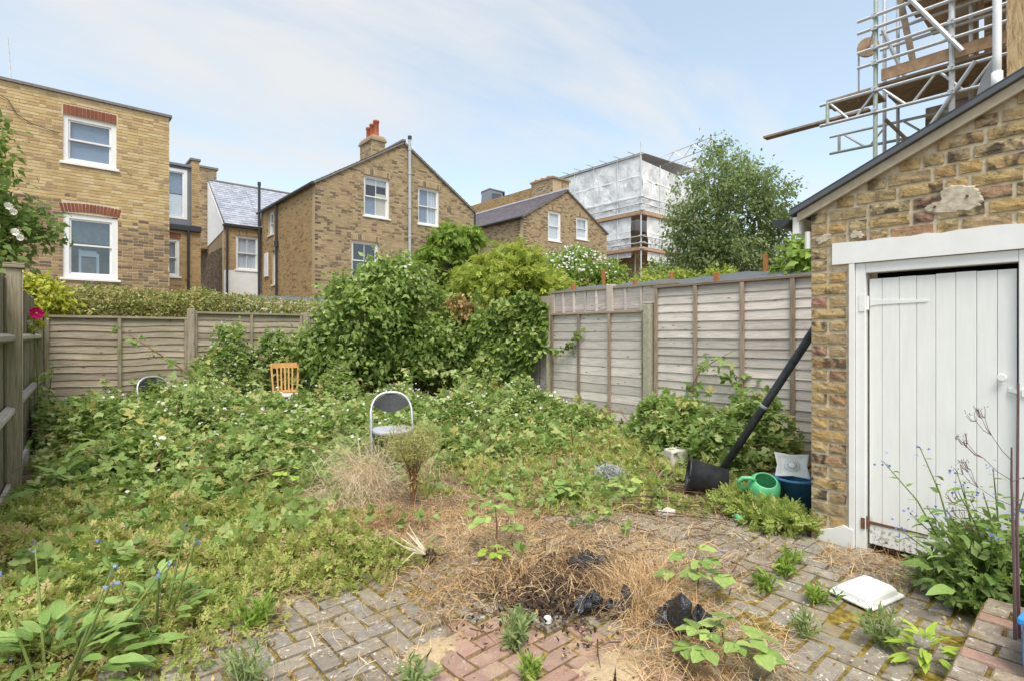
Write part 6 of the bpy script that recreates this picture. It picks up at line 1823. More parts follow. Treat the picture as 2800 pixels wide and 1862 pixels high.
# low weeds: a mat of small leaves
WE = [(-.15, 4.6, .4, 1.3, .17), (-.15, 3.4, .3, .6, .14), (.3, 3.9, .7, 1.0, .16), (.9, 4.6, .9, 1.0, .14), (.1, 5.2, .5, 1.0, .16), (1.22, 3.2, .36, .32, .20), (1.5, 2.98, .22, .2, .13), (.75, 3.75, .5, .42, .12), (.2, 3.1, .3, .4, .12), (1.7, 4.6, .5, .5, .12),
      (3.4, 4.3, .8, .6, .10), (4.4, 4.4, .9, .6, .13), (5.3, 4.5, .8, .6, .14), (4.6, 3.5, .7, .6, .12), (5.4, 3.9, .5, .4, .15), (3.6, 3.3, .6, .5, .07), (4.0, 2.7, .4, .4, .08), (4.75, 2.6, .3, .3, .2), (3.1, 5.0, .5, .3, .12)]
def hw(x, y):
    h = np.zeros_like(x)
    for (cx, cy, rx, ry, hh) in WE:
        h = np.maximum(h, hh * np.exp(-(((x - cx) / rx) ** 2 + ((y - cy) / ry) ** 2) ** 1.3))
    return h
n = 330000
x = rng.uniform(-.4, 6.3, n); y = rng.uniform(1.9, 6.5, n)
soft = np.where(x + y > 6.4, np.clip(.35 + .9 * wave(x, y, 3.1, 4) + .5 * wave(x, y, 8, 2), 0, 1.1), np.clip(.78 + .6 * wave(x, y, 3.0, 4) + .4 * wave(x, y, 8, 2), .02, 1.3))
h = hw(x, y) * soft * (1 + .35 * wave(x, y, 6) + .25 * wave(x, y, 15, 1))
k = (rng.random(n) < np.clip(h / .12, 0, 1) * np.clip(7.5 / (x * sr + y * cr) ** 1.25, .3, 1)) & (h > .008)
x, y, h = x[k], y[k], h[k]
P = np.stack([x, y, .008 + h * (1 - .6 * rng.random(len(x)) ** 1.4) * 1.05], 1)
N = unit(np.stack([rng.normal(0, .4, len(x)), rng.normal(0, .4, len(x)), np.ones(len(x))], 1))
K = np.clip(wave(x, y, 2.4, 3) * .6 + .5 + .3 * wave(x, y, 11, 5), 0, 1)
wd = bpy.data.objects.new('weeds', None); COL.objects.link(wd); tag(wd, 'low mat of small green weeds spreading over paving and soil', 'weeds', kind='stuff')
u_ = rng.random(len(x))
for nm, lo, hi, tm, sz, bs in (('small_leaves', 0, .50, SPRIG, .042, .10), ('feather_leaves', .50, .78, PINN, .055, .06), ('round_leaves', .78, 1, TRI, .034, .16)):
    q = (u_ >= lo) & (u_ < hi)
    leafage(nm, wd, P[q], N[q], K[q], tm, sz, 'leaf_weed', -.35, .7, jit=.8, tvar=.45, kind='stuff', bias=bs)
print('weed leaves', len(P))
sel = rng.choice(len(P), 170, False)
scatter('yellow_flowers', FIVE, P[sel] + [0, 0, .02], ball(170), np.tile(UP, (170, 1)) + rng.normal(0, .3, (170, 3)), np.full(170, .016), rng.random(170), 'petal_yellow', wd, 'stuff')
sel = rng.choice(len(P), 110, False)
scatter('white_flowers', FIVE, P[sel] + [0, 0, .025], ball(110), np.tile(UP, (110, 1)) + rng.normal(0, .3, (110, 3)), np.full(110, .02), rng.random(110), 'petal_white', wd, 'stuff')
sel = rng.choice(len(P), 90, False)
scatter('blue_flowers', FIVE, P[sel] + [0, 0, .05], ball(90), np.tile(UP, (90, 1)) + rng.normal(0, .4, (90, 3)), np.full(90, .016), rng.random(90), 'petal_blue', wd, 'stuff')
n = 16000
x = rng.uniform(-.1, 6.2, n); y = rng.uniform(2.6, 6.2, n); k = hw(x, y) * (.6 + .5 * wave(x, y, 3)) > .045; x, y = x[k], y[k]
blades('grass', np.stack([x, y, 0 * x + .01], 1), np.stack([rng.normal(0, .5, len(x)), rng.normal(0, .5, len(x)), np.ones(len(x))], 1), .10 + .18 * rng.random(len(x)) ** 2, .004 + 0 * x, np.clip(rng.normal(.6, .3, len(x)), 0, 1), 'leaf_weed', wd, 'stuff')
n = 5200
x = rng.uniform(-.3, 6.2, n); y = rng.uniform(2.9, 6.2, n); k = hw(x, y) > .04; x, y = x[k], y[k]
blades('dry_stalks', np.stack([x, y, 0 * x + .01], 1), np.stack([rng.normal(0, .6, len(x)), rng.normal(0, .6, len(x)), np.ones(len(x))], 1), .12 + .22 * rng.random(len(x)) ** 2, .0035 + 0 * x, rng.random(len(x)), 'straw', wd, 'stuff')

# straw: flattened dead grass
def straw_patch(n, cx, cy, rx, ry, L0, L1, up, z=.01):
    a = rng.random(n) * 2 * math.pi; r = np.sqrt(rng.random(n))
    p = np.stack([cx + rx * r * np.cos(a), cy + ry * r * np.sin(a), z + .05 * rng.random(n) * (1 - r)], 1)
    ln = np.stack([rng.normal(0, 1, n), rng.normal(0, 1, n), np.abs(rng.normal(up * .8, .3, n))], 1)
    return p, ln, L0 + (L1 - L0) * rng.random(n)
PS = [straw_patch(1500, 1.75, 3.85, .32, .35, .08, .24, .35), straw_patch(1500, 2.3, 3.2, .6, .5, .08, .22, .35), straw_patch(900, 2.75, 1.75, .5, .45, .08, .22, .3), straw_patch(3910, 2.15, 2.75, .75, .70, .08, .19, .30), straw_patch(2380, 2.55, 2.2, .65, .5, .08, .20, .4), straw_patch(1530, 2.9, 3.2, .7, .6, .08, .2, .3), straw_patch(544, 1.75, 2.3, .40, .25, .08, .26, .2),
      straw_patch(1870, 2.38, 1.66, .26, .26, .10, .24, 1.0), straw_patch(714, 2.1, 1.30, .30, .28, .10, .26, .15), straw_patch(1020, 3.6, 2.4, .6, .5, .08, .24, .2), straw_patch(714, 3.75, 1.0, .28, .28, .06, .16, .3), straw_patch(153, 1.15, 2.25, .5, .3, .06, .2, .1),
      straw_patch(340, .75, 2.95, .35, .4, .05, .16, .2), straw_patch(510, 3.3, 1.7, .5, .4, .06, .18, .2), straw_patch(1530, 4.2, 3.9, .9, .7, .08, .22, .4), straw_patch(1360, 2.3, 3.7, .7, .5, .08, .25, .4), straw_patch(714, 2.2, 1.15, .45, .3, .08, .22, .2)]
P = np.concatenate([a[0] for a in PS]); Ln = np.concatenate([a[1] for a in PS]); LL = np.concatenate([a[2] for a in PS])
dg = bpy.data.objects.new('dead_grass', None); COL.objects.link(dg); tag(dg, 'tangle of flattened orange dead grass over the paving', 'dead grass', kind='stuff')
blades('straw', P, Ln, LL, .0016 + .0032 * rng.random(len(P)) ** 2, np.clip(.5 + .3 * wave(P[:, 0], P[:, 1], 2) + .33 * rng.normal(0, 1, len(P)), 0, 1), 'straw', dg, 'stuff')
m = MB()
for i in range(150):
    c_ = Vector((random.gauss(2.5, .6), random.gauss(2.2, .55), random.uniform(.01, .05)))
    if c_.x < 1.3 or c_.y < 1.25 or (c_.x > 3.9 and c_.y < 1.6): continue
    a_ = random.uniform(0, 6.28); L_ = random.uniform(.06, .26); d_ = Vector((math.cos(a_), math.sin(a_), random.uniform(-.04, .10))) * L_
    m.tube([c_ - d_ * .5, c_ + Vector((random.uniform(-.02, .02), random.uniform(-.02, .02), .015)), c_ + d_ * .5], [.004, .003, .0015], 4)
o = m.build('twigs', 'stick_brown', dg); o['kind'] = 'stuff'
n = 2600
P = np.stack([rng.normal(2.15, .24, n), rng.normal(2.05, .20, n), .004 + .02 * rng.random(n)], 1)
leafage('litter', dg, P, unit(rng.normal(0, .3, (n, 3)) + UP), rng.random(n), LEAF, .03, 'dark_litter', 0, 1, kind='stuff')
m = MB(); n_ = 30; c0 = (2.16, 2.06); pts = [(c0[0] + (.36 + .06 * math.sin(i * 2.3)) * math.cos(2 * math.pi * i / n_), c0[1] + (.26 + .05 * math.sin(i * 1.7)) * math.sin(2 * math.pi * i / n_)) for i in range(n_)]
plain('dark_soil', (.045, .032, .025), .95, .1, var=.4, scale=60, bump=.9)
m.add([(c0[0], c0[1], .022)] + [(c0[0] + (a - c0[0]) * .6, c0[1] + (b - c0[1]) * .6, .018) for a, b in pts] + [(a, b, -.01) for a, b in pts], [(0, i + 1, (i + 1) % n_ + 1) for i in range(n_)] + [(i + 1, n_ + i + 1, n_ + (i + 1) % n_ + 1, (i + 1) % n_ + 1) for i in range(n_)])
o = m.build('soil_heap', 'dark_soil', dg, smooth=True); o['kind'] = 'stuff'
plain('sand', (.42, .32, .20), .97, .1, var=.2, scale=70, bump=.5)
def spill(name, c0, a, b, lab):
    m = MB(); n_ = 26; pts = [(c0[0] + a * (1 + .25 * math.sin(i * 2.3)) * math.cos(2 * math.pi * i / n_), c0[1] + b * (1 + .25 * math.sin(i * 1.7)) * math.sin(2 * math.pi * i / n_)) for i in range(n_)]
    m.add([(c0[0], c0[1], .016)] + [(c0[0] + (p - c0[0]) * .6, c0[1] + (q - c0[1]) * .6, .013) for p, q in pts] + [(p, q, -.012) for p, q in pts], [(0, i + 1, (i + 1) % n_ + 1) for i in range(n_)] + [(i + 1, n_ + i + 1, n_ + (i + 1) % n_ + 1, (i + 1) % n_ + 1) for i in range(n_)])
    o = m.build(name, 'sand', smooth=True); tag(o, lab, 'sand', kind='stuff')
spill('sand_spill', (1.80, 1.40), .22, .14, 'spilled sand covering the edge of the red blocks')
spill('sand_spill', (1.30, 2.02), .16, .10, 'thin smear of sand between grey and red blocks')

# tall dry grass round the folding chair
t = thing('dry_grass_clump', 'tall bleached dry grass clump in front of the folding chair', 'grass clump', (2.1, 4.3, 0))
PS = [straw_patch(900, 2.12, 4.40, .16, .16, .35, .62, 1.5), straw_patch(700, 2.28, 4.60, .16, .16, .45, .80, 2.2), straw_patch(420, 1.80, 4.25, .12, .14, .25, .5, 1.3), straw_patch(160, 2.8, 4.45, .1, .12, .3, .6, 2.2)]
P = np.concatenate([a[0] for a in PS]); Ln = np.concatenate([a[1] for a in PS]); LL = np.concatenate([a[2] for a in PS])
Ln = Ln * [.55, .55, 1] + np.array([-.45, -.25, .25])
blades('blade', P, Ln, LL, .0035 + 0 * LL, .25 + .75 * rng.random(len(P)), 'dry_grey', t, 'stuff', droop=.62, seg=6)
t = thing('dead_grass_tuft', 'spiky orange dead grass tuft between the black bag scraps', 'grass clump', (2.38, 1.68, 0))
p, ln, LL = straw_patch(1000, 2.40, 1.68, .17, .14, .08, .32, .9)
ln[:, :2] += (p[:, :2] - [2.40, 1.68]) * 4 + rng.normal(0, .5, (len(p), 2))
blades('blade', p, ln, LL, .003 + 0 * LL, np.clip(rng.normal(.6, .25, len(p)), 0, 1), 'straw', t, 'stuff', droop=.3)

# dry fennel-like plant
t = thing('seeding_weed', 'seeding weed with a reddish base and a feathery yellow-green top', 'weed', (2.25, 3.78, 0))
m = MB()
for i in range(40):
    a = random.uniform(0, 6.28); s = random.uniform(.02, .23)
    m.tube([(2.25 + .01 * math.cos(a), 3.78 + .01 * math.sin(a), .0), (2.25 + .03 * math.cos(a), 3.78 + .03 * math.sin(a), .28), (2.25 + s * math.cos(a), 3.78 + s * math.sin(a), .50 + random.uniform(0, .16))], [.0032, .0024, .0012], 4)
m.build('stem', 'stem_red', t)
n = 4200; d = ball(n); rr = rng.random(n) ** .45
P = np.array([2.25, 3.78, .50]) + d * np.array([.25, .25, .20]) * rr[:, None] * (1 + .22 * wave(d[:, 0] * 3, d[:, 1] * 3 + d[:, 2] * 2, 1.0))[:, None]
P[:, 2] = np.where(P[:, 2] < .42, .42 - (.42 - P[:, 2]) * .9, P[:, 2]); sh_ = np.clip((P[:, 2] - .25) / .25, .28, 1)
P[:, 0] = 2.25 + (P[:, 0] - 2.25) * sh_; P[:, 1] = 3.78 + (P[:, 1] - 3.78) * sh_
scatter('seed_head', SLIM, P, ball(n) + UP * .8, ball(n), .016 + .020 * rng.random(n), .5 + .42 * rng.random(n), 'leaf_hedge', t, 'stuff')
n = 260; a = rng.random(n) * 6.28; r = .01 + .03 * rng.random(n)
P = np.stack([2.25 + r * np.cos(a), 3.78 + r * np.sin(a), .16 + .26 * rng.random(n)], 1)
scatter('dead_leaf', SLIM, P, ball(n) - UP, ball(n), .03 + .03 * rng.random(n), rng.random(n), 'leaf_dead', t, 'stuff')

t = thing('fibre_heap', 'small heap of shredded grey fibre lying in the weeds', 'fibre heap', (4.12, 3.28, 0))
n = 1500; d = ball(n); d[:, 2] = np.abs(d[:, 2]); P = np.array([4.12, 3.28, .04]) + d * [.15, .13, .10] * (.6 + .4 * rng.random((n, 1)))
blades('fibre', P, ball(n) * [1, 1, .4], .05 + .05 * rng.random(n), np.full(n, .005), rng.random(n), 'grey_fibre', t, 'stuff', droop=.2)
t = thing('uprooted_weed', 'uprooted weed with pale stems and an earthy root ball', 'weed', (1.78, 2.80, 0))
b = bmesh.new(); bmesh.ops.create_icosphere(b, subdivisions=3, radius=.045)
for v in b.verts: v.co = v.co * (1 + .25 * math.sin(v.co.x * 160) * math.sin(v.co.y * 140 + v.co.z * 120)) + Vector((0, 0, .04))
me = bpy.data.meshes.new('root_ball'); b.to_mesh(me); b.free(); me.materials.append(MAT['dark_soil']); o = bpy.data.objects.new('root_ball', me); COL.objects.link(o); o.parent = t
m = MB()
for i in range(12):
    a = random.uniform(1.4, 3.6); L = random.uniform(.14, .26)
    m.tube([(1.78, 2.80, .05), (1.78 + L * .5 * math.cos(a), 2.80 + L * .5 * math.sin(a), .10), (1.78 + L * math.cos(a), 2.8 + L * math.sin(a), random.uniform(.04, .2))], [.004, .004, .002], 5)
m.build('stem', 'dry_stem', t) if 'dry_stem' in MAT else m.build('stem', plain('dry_stem', (.62, .56, .40), .7, .2), t)
n = 160; P = np.array([1.78, 2.80, .05]) + rng.normal(0, .02, (n, 3)); blades('root', P, ball(n), .05 + .04 * rng.random(n), np.full(n, .003), rng.random(n), 'leaf_dead', t, 'stuff')

# ------------------------------------------------------------------ plants whose leaves can be told apart
def leaf_mesh(L, W, mat, seed, tip=1.0, teeth=0.0, fold=.18, curl=.22):
    rr = random.Random(seed); n = 8; vs = []; fs = []
    for i in range(n + 1):
        u = i / n
        w = W * math.sin(math.pi * min(1, u ** .8)) ** .9 * .5 + (.002 if 0 < i < n else 0)
        if teeth and 0 < i < n: w *= 1 + teeth * (1 if i % 2 else -1)
        y = L * u; z = -curl * L * u * u + .02 * L * math.sin(u * 9 + seed)
        e = rr.uniform(-.02, .02) * L
        vs += [(-w, y, z + fold * w + e), (0, y, z), (w, y, z + fold * w - e)]
    for i in range(n):
        a = i * 3; fs += [(a, a + 1, a + 4, a + 3), (a + 1, a + 2, a + 5, a + 4)]
    me = bpy.data.meshes.new('leaf'); me.from_pydata(vs, [], fs); me.materials.append(MAT[mat])
    me.polygons.foreach_set('use_smooth', [True] * len(me.polygons)); me.update()
    return me
leaf_obj_mat('alkanet_leaf', [(0, (.09, .16, .035)), (.4, (.15, .25, .055)), (.75, (.22, .34, .085)), (1, (.30, .42, .13))])
leaf_obj_mat('bramble_leaf', [(0, (.15, .24, .06)), (.5, (.26, .38, .10)), (1, (.42, .52, .15))])
leaf_obj_mat('lime_leaf', [(0, (.24, .38, .04)), (1, (.42, .54, .08))])
AL = [leaf_mesh(L, W, 'alkanet_leaf', i, curl=c) for i, (L, W, c) in enumerate(((.20, .075, .25), (.16, .07, .15), (.24, .08, .35), (.12, .055, .1)))]
BL = [leaf_mesh(L, W, 'bramble_leaf', 10 + i, teeth=.07, curl=.2, fold=.12) for i, (L, W) in enumerate(((.085, .068), (.07, .055), (.10, .078)))]
LI = [leaf_mesh(.07, .05, 'lime_leaf', 30, curl=.2), leaf_mesh(.09, .022, 'lime_leaf', 31, curl=.35)]
def aim(d, roll=0.0):
    d = Vector(d).normalized()
    x = d.cross(Vector((0, 0, 1)))
    x = x.normalized() if x.length > 1e-3 else Vector((1, 0, 0))
    z = x.cross(d)
    m = Matrix((x, d, z)).transposed() @ Matrix.Rotation(roll, 3, 'Y')
    return m.to_euler()
def leaf_at(T, ms, p, d, s=1.0, roll=0.0):
    return place('leaf', random.choice(ms), T, p, tuple(aim(d, roll)), (s, s, s))

def rosette(name, label, c, n, ms, spread, hgt, cat='plant', stems=0, flowers=None, group=None, smin=.7, smax=1.15, lean=(0, 0)):
    T = thing(name, label, cat, c, 0, group)
    for i in range(n):
        a = i * 2.399 + random.uniform(-.3, .3); f = math.sqrt((i + .5) / n)
        p = Vector((c[0] + spread * f * .55 * math.cos(a), c[1] + spread * f * .55 * math.sin(a), c[2] + hgt * (1 - f * .8) * random.uniform(.55, 1.0)))
        d = Vector((math.cos(a), math.sin(a), .75 - .75 * f + random.uniform(-.1, .35))) + Vector((lean[0], lean[1], 0))
        leaf_at(T, ms, p, d, random.uniform(smin, smax), random.uniform(-.4, .4))
    if stems:
        m = MB(); tips = []
        for i in range(stems):
            a = random.uniform(0, 6.28); s = spread * random.uniform(.2, .75); h2 = hgt * random.uniform(.9, 1.5)
            tip = Vector((c[0] + s * math.cos(a) + lean[0] * h2, c[1] + s * math.sin(a) + lean[1] * h2, c[2] + h2)); tips.append(tip)
            m.tube([(c[0] + .25 * s * math.cos(a), c[1] + .25 * s * math.sin(a), c[2]), (c[0] + .7 * s * math.cos(a), c[1] + .7 * s * math.sin(a), c[2] + h2 * .6), tip], [.006, .005, .003], 6)
        m.build('stem', 'stem_green', T)
        if flowers:
            P = np.concatenate([np.array(tp) + rng.normal(0, .014, (5, 3)) for tp in tips]); k = len(P)
            scatter('flower', FIVE, P, ball(k), ball(k) + UP, np.full(k, .016), rng.random(k), flowers, T, 'stuff')
    return T
rosette('alkanet_plant', 'broad-leaved green weed filling the bottom left corner', (.02, 2.80, 0), 150, AL, .60, .30, stems=5, flowers='petal_blue', smin=.42, smax=.82)
rosette('alkanet_plant', 'broad-leaved green weed with blue flowers beside the paving edge', (.40, 3.02, 0), 110, AL, .42, .32, stems=5, flowers='petal_blue', smin=.35, smax=.62)
rosette('alkanet_plant', 'dark leafy weed by the foot of the side fence', (.12, 5.75, 0), 45, AL, .35, .42, smin=.8, smax=1.2)

# alkanet beside the door: many upright leafy stems with blue flowers
T = thing('flowering_alkanet', 'leafy blue-flowered weed sprawling across the foot of the white door', 'plant', (3.68, .55, 0))
m = MB(); tips = []
specs = [((3.72, .62), (-.22, .26), .70), ((3.68, .58), (-.05, .16), .78), ((3.72, .50), (.02, .10), .66), ((3.74, .42), (-.10, .02), .72), ((3.70, .56), (-.10, .22), .42), ((3.64, .48), (-.25, .10), .52),
         ((3.72, .40), (-.02, -.08), .66), ((3.60, .52), (-.12, .16), .50), ((3.66, .40), (-.16, .06), .62), ((3.60, .44), (-.16, -.02), .44), ((3.70, .36), (-.20, -.02), .55), ((3.66, .60), (-.20, .20), .36), ((3.74, .52), (-.02, .05), .60), ((3.68, .44), (-.16, .12), .60), ((3.72, .34), (-.05, -.10), .72)]
for (b, ln, hh) in specs:
    pts = [Vector((b[0] + ln[0] * f * f, b[1] + ln[1] * f * f, hh * f)) for f in (0, .35, .7, 1)]
    m.tube(pts, [.006, .005, .004, .002], 6); tips.append(pts[-1])
    for k in range(16):
        f = .06 + .92 * k / 16; p = Vector((b[0] + ln[0] * f * f, b[1] + ln[1] * f * f, hh * f)); a = k * 2.4 + random.uniform(-.4, .4)
        leaf_at(T, AL, p, (math.cos(a), math.sin(a), random.uniform(-.1, .5)), (.62 - .30 * f) * random.uniform(.7, 1.1), random.uniform(-.5, .5))
m.build('stem', 'stem_green', T)
P = np.concatenate([np.array(tp) + rng.normal(0, .022, (7, 3)) for tp in tips]); k = len(P)
scatter('flower', FIVE, P, ball(k), ball(k) + UP, np.full(k, .017), rng.random(k), 'petal_blue', T, 'stuff')
for i in range(90):
    a = random.uniform(0, 6.28); s = random.uniform(.05, .36)
    leaf_at(T, AL, (3.62 + s * .8 * math.cos(a), .46 + s * math.sin(a), random.uniform(.03, .30)), (math.cos(a), math.sin(a), random.uniform(0, .6)), random.uniform(.42, .75), random.uniform(-.5, .5))

n = 620; d = ball(n); d[:, 2] = np.abs(d[:, 2]); P = np.array([3.66, .42, .03]) + d * [.27, .33, .40] * (.25 + .75 * rng.random((n, 1)) ** .7)
P = P[(P[:, 0] < 4.0) & (P[:, 2] < .5 - .5 * np.maximum(0, P[:, 1] - .55))]; d = unit(P - np.array([3.64, .46, 0]))
leafage('foliage', T, P, d, rng.random(len(P)), SPRIG, .10, 'leaf_left', -.1, .6, kind='stuff', bias=.05)
T = thing('nipplewort', 'bare purple branching stem with fine seed heads by the step', 'weed', (3.0, .30, .15))
m = MB(); base = Vector((3.00, .295, .15))
m.tube([base, (3.0, .297, .45), (2.99, .300, .62), (2.985, .304, .80), (2.98, .303, .94)], [.006, .0055, .005, .004, .003], 6)
heads = []
def branch(p, d, L, depth):
    q = p + d * L; m.tube([p, p.lerp(q, .5) + Vector((0, 0, -.01)), q], [.0017, .0013, .0009], 5)
    if depth == 0: heads.append(q); return
    for k in range(3):
        dd = (d + Vector((random.uniform(-.6, .6), random.uniform(-.6, .6), random.uniform(.0, .6)))).normalized(); branch(q, dd, L * .55, depth - 1)
for (z, dd) in ((.62, (-.5, .75, .35)), (.70, (-.4, .8, .5)), (.80, (-.35, .7, .7)), (.80, (.4, -.7, .6)), (.88, (-.3, .4, .7)), (.55, (-.45, .85, .25)), (.72, (.3, -.8, .4))):
    branch(Vector((2.99, .300, z)), Vector(dd).normalized(), .13, 2)
m.build('stem', 'stem_purple', T)
P = np.concatenate([np.array(q) + np.array([[0, 0, 0.0]]) for q in heads]); k = len(P)
P = np.repeat(P, 3, 0) + rng.normal(0, .006, (3 * k, 3))
scatter('seed_head', SLIM, P, UP + rng.normal(0, .3, (3 * k, 3)), ball(3 * k), np.full(3 * k, .012), .7 + .3 * rng.random(3 * k), 'dark_litter', T, 'stuff')
m = MB(); m.tube([(3.03, .285, .15), (3.01, .29, .6), (3.0, .285, 1.2)], [.006, .005, .004], 6); m.build('stem', 'stem_purple', T)

def bramble_seedling(label, c, n, hgt, spread, ms=BL, name='bramble_seedling', group='bramble seedlings on the paving', woody='stem_red'):
    T = thing(name, label, 'seedling', c, 0, group)
    m = MB(); m.tube([c, (c[0] + .01, c[1], c[2] + hgt * .5), (c[0], c[1] + .01, c[2] + hgt)], [.006, .005, .003], 6); m.build('stem', woody, T)
    for i in range(n):
        a = i * 2.4 + random.uniform(-.3, .3); f = (i + 1) / n; p = Vector((c[0], c[1], c[2] + hgt * (.25 + .75 * f)))
        q = p + Vector((math.cos(a), math.sin(a), .25)) * spread * (1.1 - .6 * f) * random.uniform(.7, 1.1)
        mm = MB(); mm.tube([p, q], .0022, 5); mm.build('petiole', 'stem_green', T)
        for da in (-1.15, 0, 1.15):
            leaf_at(T, ms, q, (math.cos(a + da), math.sin(a + da), random.uniform(-.15, .15)), random.uniform(.75, 1.1), random.uniform(-.3, .3))
    return T
bramble_seedling('tall bramble seedling with a bare woody foot in the dead grass', (2.19, 2.66, 0), 9, .34, .13)
bramble_seedling('bramble seedling with yellowing leaves right of the dead grass tuft', (2.63, 1.50, 0), 9, .22, .14)
bramble_seedling('bramble seedling with toothed leaves at the bottom edge of the picture', (2.14, 1.10, 0), 10, .16, .17)
bramble_seedling('pale bramble seedling near the black bin and straw', (3.30, 3.05, 0), 7, .16, .10)
bramble_seedling('leafy bramble seedling in the weeds before the concrete post', (4.9, 3.9, 0), 8, .25, .14)
bramble_seedling('bramble seedling sprawling in front of the grey fibre heap', (3.75, 2.85, 0), 7, .14, .12)
bramble_seedling('yellow-green bramble seedling at the edge of the thicket', (1.5, 4.55, 0), 9, .28, .14, LI[:1])
bramble_seedling('lime-green seedling low in the dead grass', (2.08, 2.55, 0), 4, .08, .07, LI[:1])

def tuft(label, c, n, hgt, mat, ms=None, w=.007, L=.12):
    T = thing('weed_tuft', label, 'weed', c, 0, 'weed tufts in the paving joints')
    p = np.array(c) + rng.normal(0, .018, (n, 3)) * [1, 1, 0]
    ln = np.stack([rng.normal(0, .45, n), rng.normal(0, .45, n), np.ones(n)], 1)
    blades('shoot', p, ln, hgt * (.5 + .6 * rng.random(n)), np.full(n, w), rng.random(n), mat, T, 'stuff', droop=.15)
    P = np.repeat(p, 9, 0); f = rng.random(len(P))[:, None]
    P = P + unit(np.repeat(ln, 9, 0)) * hgt * .8 * f
    leafage('small_leaves', T, P, unit(np.repeat(ln, 9, 0) * [1, 1, .2]), rng.random(len(P)), SLIM, L * .4, mat, -.5, .4, kind='stuff')
    return T
tuft('grey-green weed tuft on the red blocks', (1.60, 1.80, 0), 26, .15, 'leaf_feather')
tuft('smaller grey-green weed tuft by the bottle cap', (1.72, 1.90, 0), 14, .10, 'leaf_feather')
tuft('little weed tuft at the lower edge of the red blocks', (1.50, 1.60, 0), 14, .08, 'leaf_fresh')
tuft('fresh green weed tuft on the mossy blocks at left', (.76, 2.74, 0), 30, .16, 'leaf_fresh')
tuft('pale wispy weed tuft at the bottom edge of the grey blocks', (.62, 2.32, 0), 26, .17, 'leaf_feather')
tuft('wispy weed tuft between grey blocks and sand', (1.12, 1.86, 0), 18, .12, 'leaf_feather')
tuft('silvery weed tuft in front of the white tray', (2.86, .72, 0), 26, .18, 'leaf_feather')
tuft('short silvery weed tuft near the dead grass on the blocks', (2.66, .98, 0), 16, .12, 'leaf_feather')
tuft('bright green weed tuft left of the white tray', (3.05, 1.05, 0), 18, .09, 'leaf_fresh')
tuft('bright green weed tuft on the blocks below the bramble', (2.98, 1.30, 0), 20, .11, 'leaf_fresh')
tuft('bright green weed tuft nearest the shed pier', (3.25, 1.30, 0), 20, .10, 'leaf_fresh')
tuft('green weed tuft by the dead straw at the door', (3.45, 1.35, 0), 16, .09, 'leaf_fresh')
rosette('lime_weed', 'lime-green narrow-leaved weed beside the brick step', (2.84, .56, 0), 34, LI[1:], .16, .16, 'weed', smin=.8, smax=1.2)

T = thing('feathery_weed', 'bushy feathery green weed at the foot of the shed pier', 'weed', (4.02, 1.62, 0))
n = 520; d = ball(n); d[:, 2] = np.abs(d[:, 2]); P = np.array([3.98, 1.64, 0.02]) + d * [.18, .28, .17] * (.3 + .7 * rng.random((n, 1))) * (1 + .35 * wave(d[:, 0:1] * 3, d[:, 1:2] * 3, 1))
leafage('foliage', T, P, d, rng.random(n), PINN, .075, 'leaf_weed', -.3, .6, bias=-.1)
n = 500; d = ball(n); d[:, 2] = np.abs(d[:, 2]); P = np.array([4.12, 1.98, 0.02]) + d * [.2, .26, .17] * (.4 + .6 * rng.random((n, 1)))
leafage('foliage', T, P, d, rng.random(n), PINN, .07, 'leaf_weed', -.2, .6)
m = MB()
for i in range(26):
    a = random.uniform(0, 6.28); m.tube([(4.0, 1.66, 0), (4.0 + .16 * math.cos(a), 1.66 + .2 * math.sin(a), random.uniform(.08, .2))], [.004, .002], 5)
m.build('stem', 'stem_green', T)
tw = thing('twig_pile', 'pile of bare grey-brown twigs in front of the bin and can', 'twigs', (3.9, 2.2, 0))
for i in range(26):
    a = Vector((3.9 + random.uniform(-.35, .3), 2.25 + random.uniform(-.35, .35), .02 + random.uniform(0, .06))); d = Vector((random.uniform(.4, 1), random.uniform(-1, -.3), random.uniform(-.05, .1))).normalized() * random.uniform(.25, .6)
    m = MB(); m.tube([a - d * .5, a + Vector((0, 0, random.uniform(0, .03))), a + d * .5], [.005, .004, .0025], 5); m.build('twig', 'stick_brown', tw)

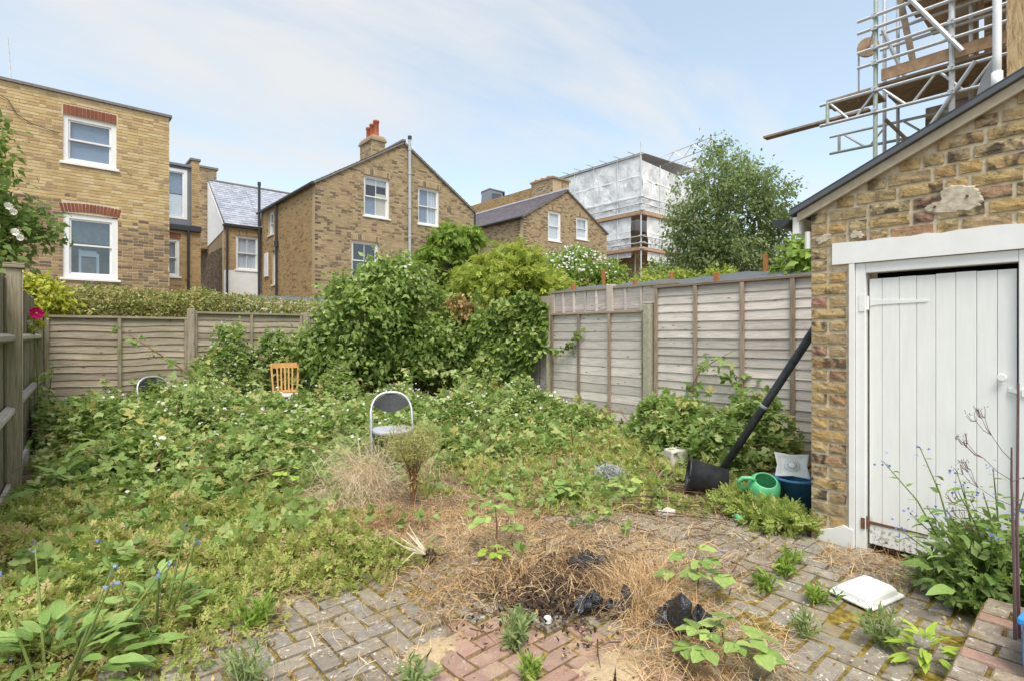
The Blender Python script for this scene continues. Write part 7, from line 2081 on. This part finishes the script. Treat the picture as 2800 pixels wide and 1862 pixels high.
n = 3600
x = rng.uniform(.2, 5.2, n); y = rng.uniform(.5, 5.2, n); k = (x * sr + y * cr > 1.9) & (x < 3.98 + 9 * (y > 1.55)) & ~((y < .5) & (x > 1.85)); x, y = x[k], y[k]
lt = bpy.data.objects.new('leaf_litter', None); COL.objects.link(lt); tag(lt, 'scattered dry leaf crumbs and seed husks on paving and soil', 'leaf litter', kind='stuff')
P = np.stack([x, y, .010 + .012 * rng.random(len(x))], 1)
leafage('crumbs', lt, P, unit(rng.normal(0, .25, (len(x), 3)) + UP), rng.random(len(x)), LEAF, .022, 'leaf_dead', 0, 1, kind='stuff', bias=.15)

n = 200
x = rng.normal(3.6, .7, n); y = rng.normal(3.3, .55, n); k = (x < 3.9 + 9 * (y > 1.7)) & (x > 1.5) & (y > 1.9); x, y = x[k], y[k]
P = np.repeat(np.stack([x, y, .03 + .05 * rng.random(len(x))], 1), 4, 0) + rng.normal(0, .025, (4 * len(x), 3)) * [1, 1, .6]
leafage('seedlings', wd, P, unit(rng.normal(0, .4, (len(P), 3)) + UP), rng.random(len(P)), TRI, .075, 'leaf_bramble', 0, 1, kind='stuff', bias=.05)

# bramble sprigs among the left weeds, and specks of green and straw in the paving joints
x = rng.uniform(-.1, 1.9, 90); y = rng.uniform(3.4, 5.3, 90)
P = np.repeat(np.stack([x, y, .10 + .10 * rng.random(90)], 1), 9, 0) + rng.normal(0, .06, (810, 3)) * [1, 1, .5]
leafage('bramble_sprigs', wd, P, unit(rng.normal(0, .4, (810, 3)) + UP), np.repeat(rng.random(90), 9), TRI, .085, 'leaf_bramble', 0, 1, kind='stuff', bias=.02)
n = 9000
x = rng.uniform(.3, 4.0, n); y = rng.uniform(.5, 3.3, n)
fx_ = np.abs(((x - X00) / cell) % 1 - .5); fy_ = np.abs(((y - Y00) / cell) % 1 - .5)
k = ((fx_ > .45) | (fy_ > .45)) & (rng.random(n) < np.clip(.35 + .8 * wave(x, y, 2.6, 6), 0, 1)) & (x * sr + y * cr > 1.9) & ~((y < .5) & (x > 1.85)); x, y = x[k], y[k]
P = np.stack([x, y, .004 + .012 * rng.random(len(x))], 1)
leafage('joint_weeds', wd, P, unit(rng.normal(0, .5, (len(x), 3)) + UP), rng.random(len(x)), SPRIG, .022, 'leaf_weed', -.4, .6, kind='stuff', bias=-.05, tvar=.4)
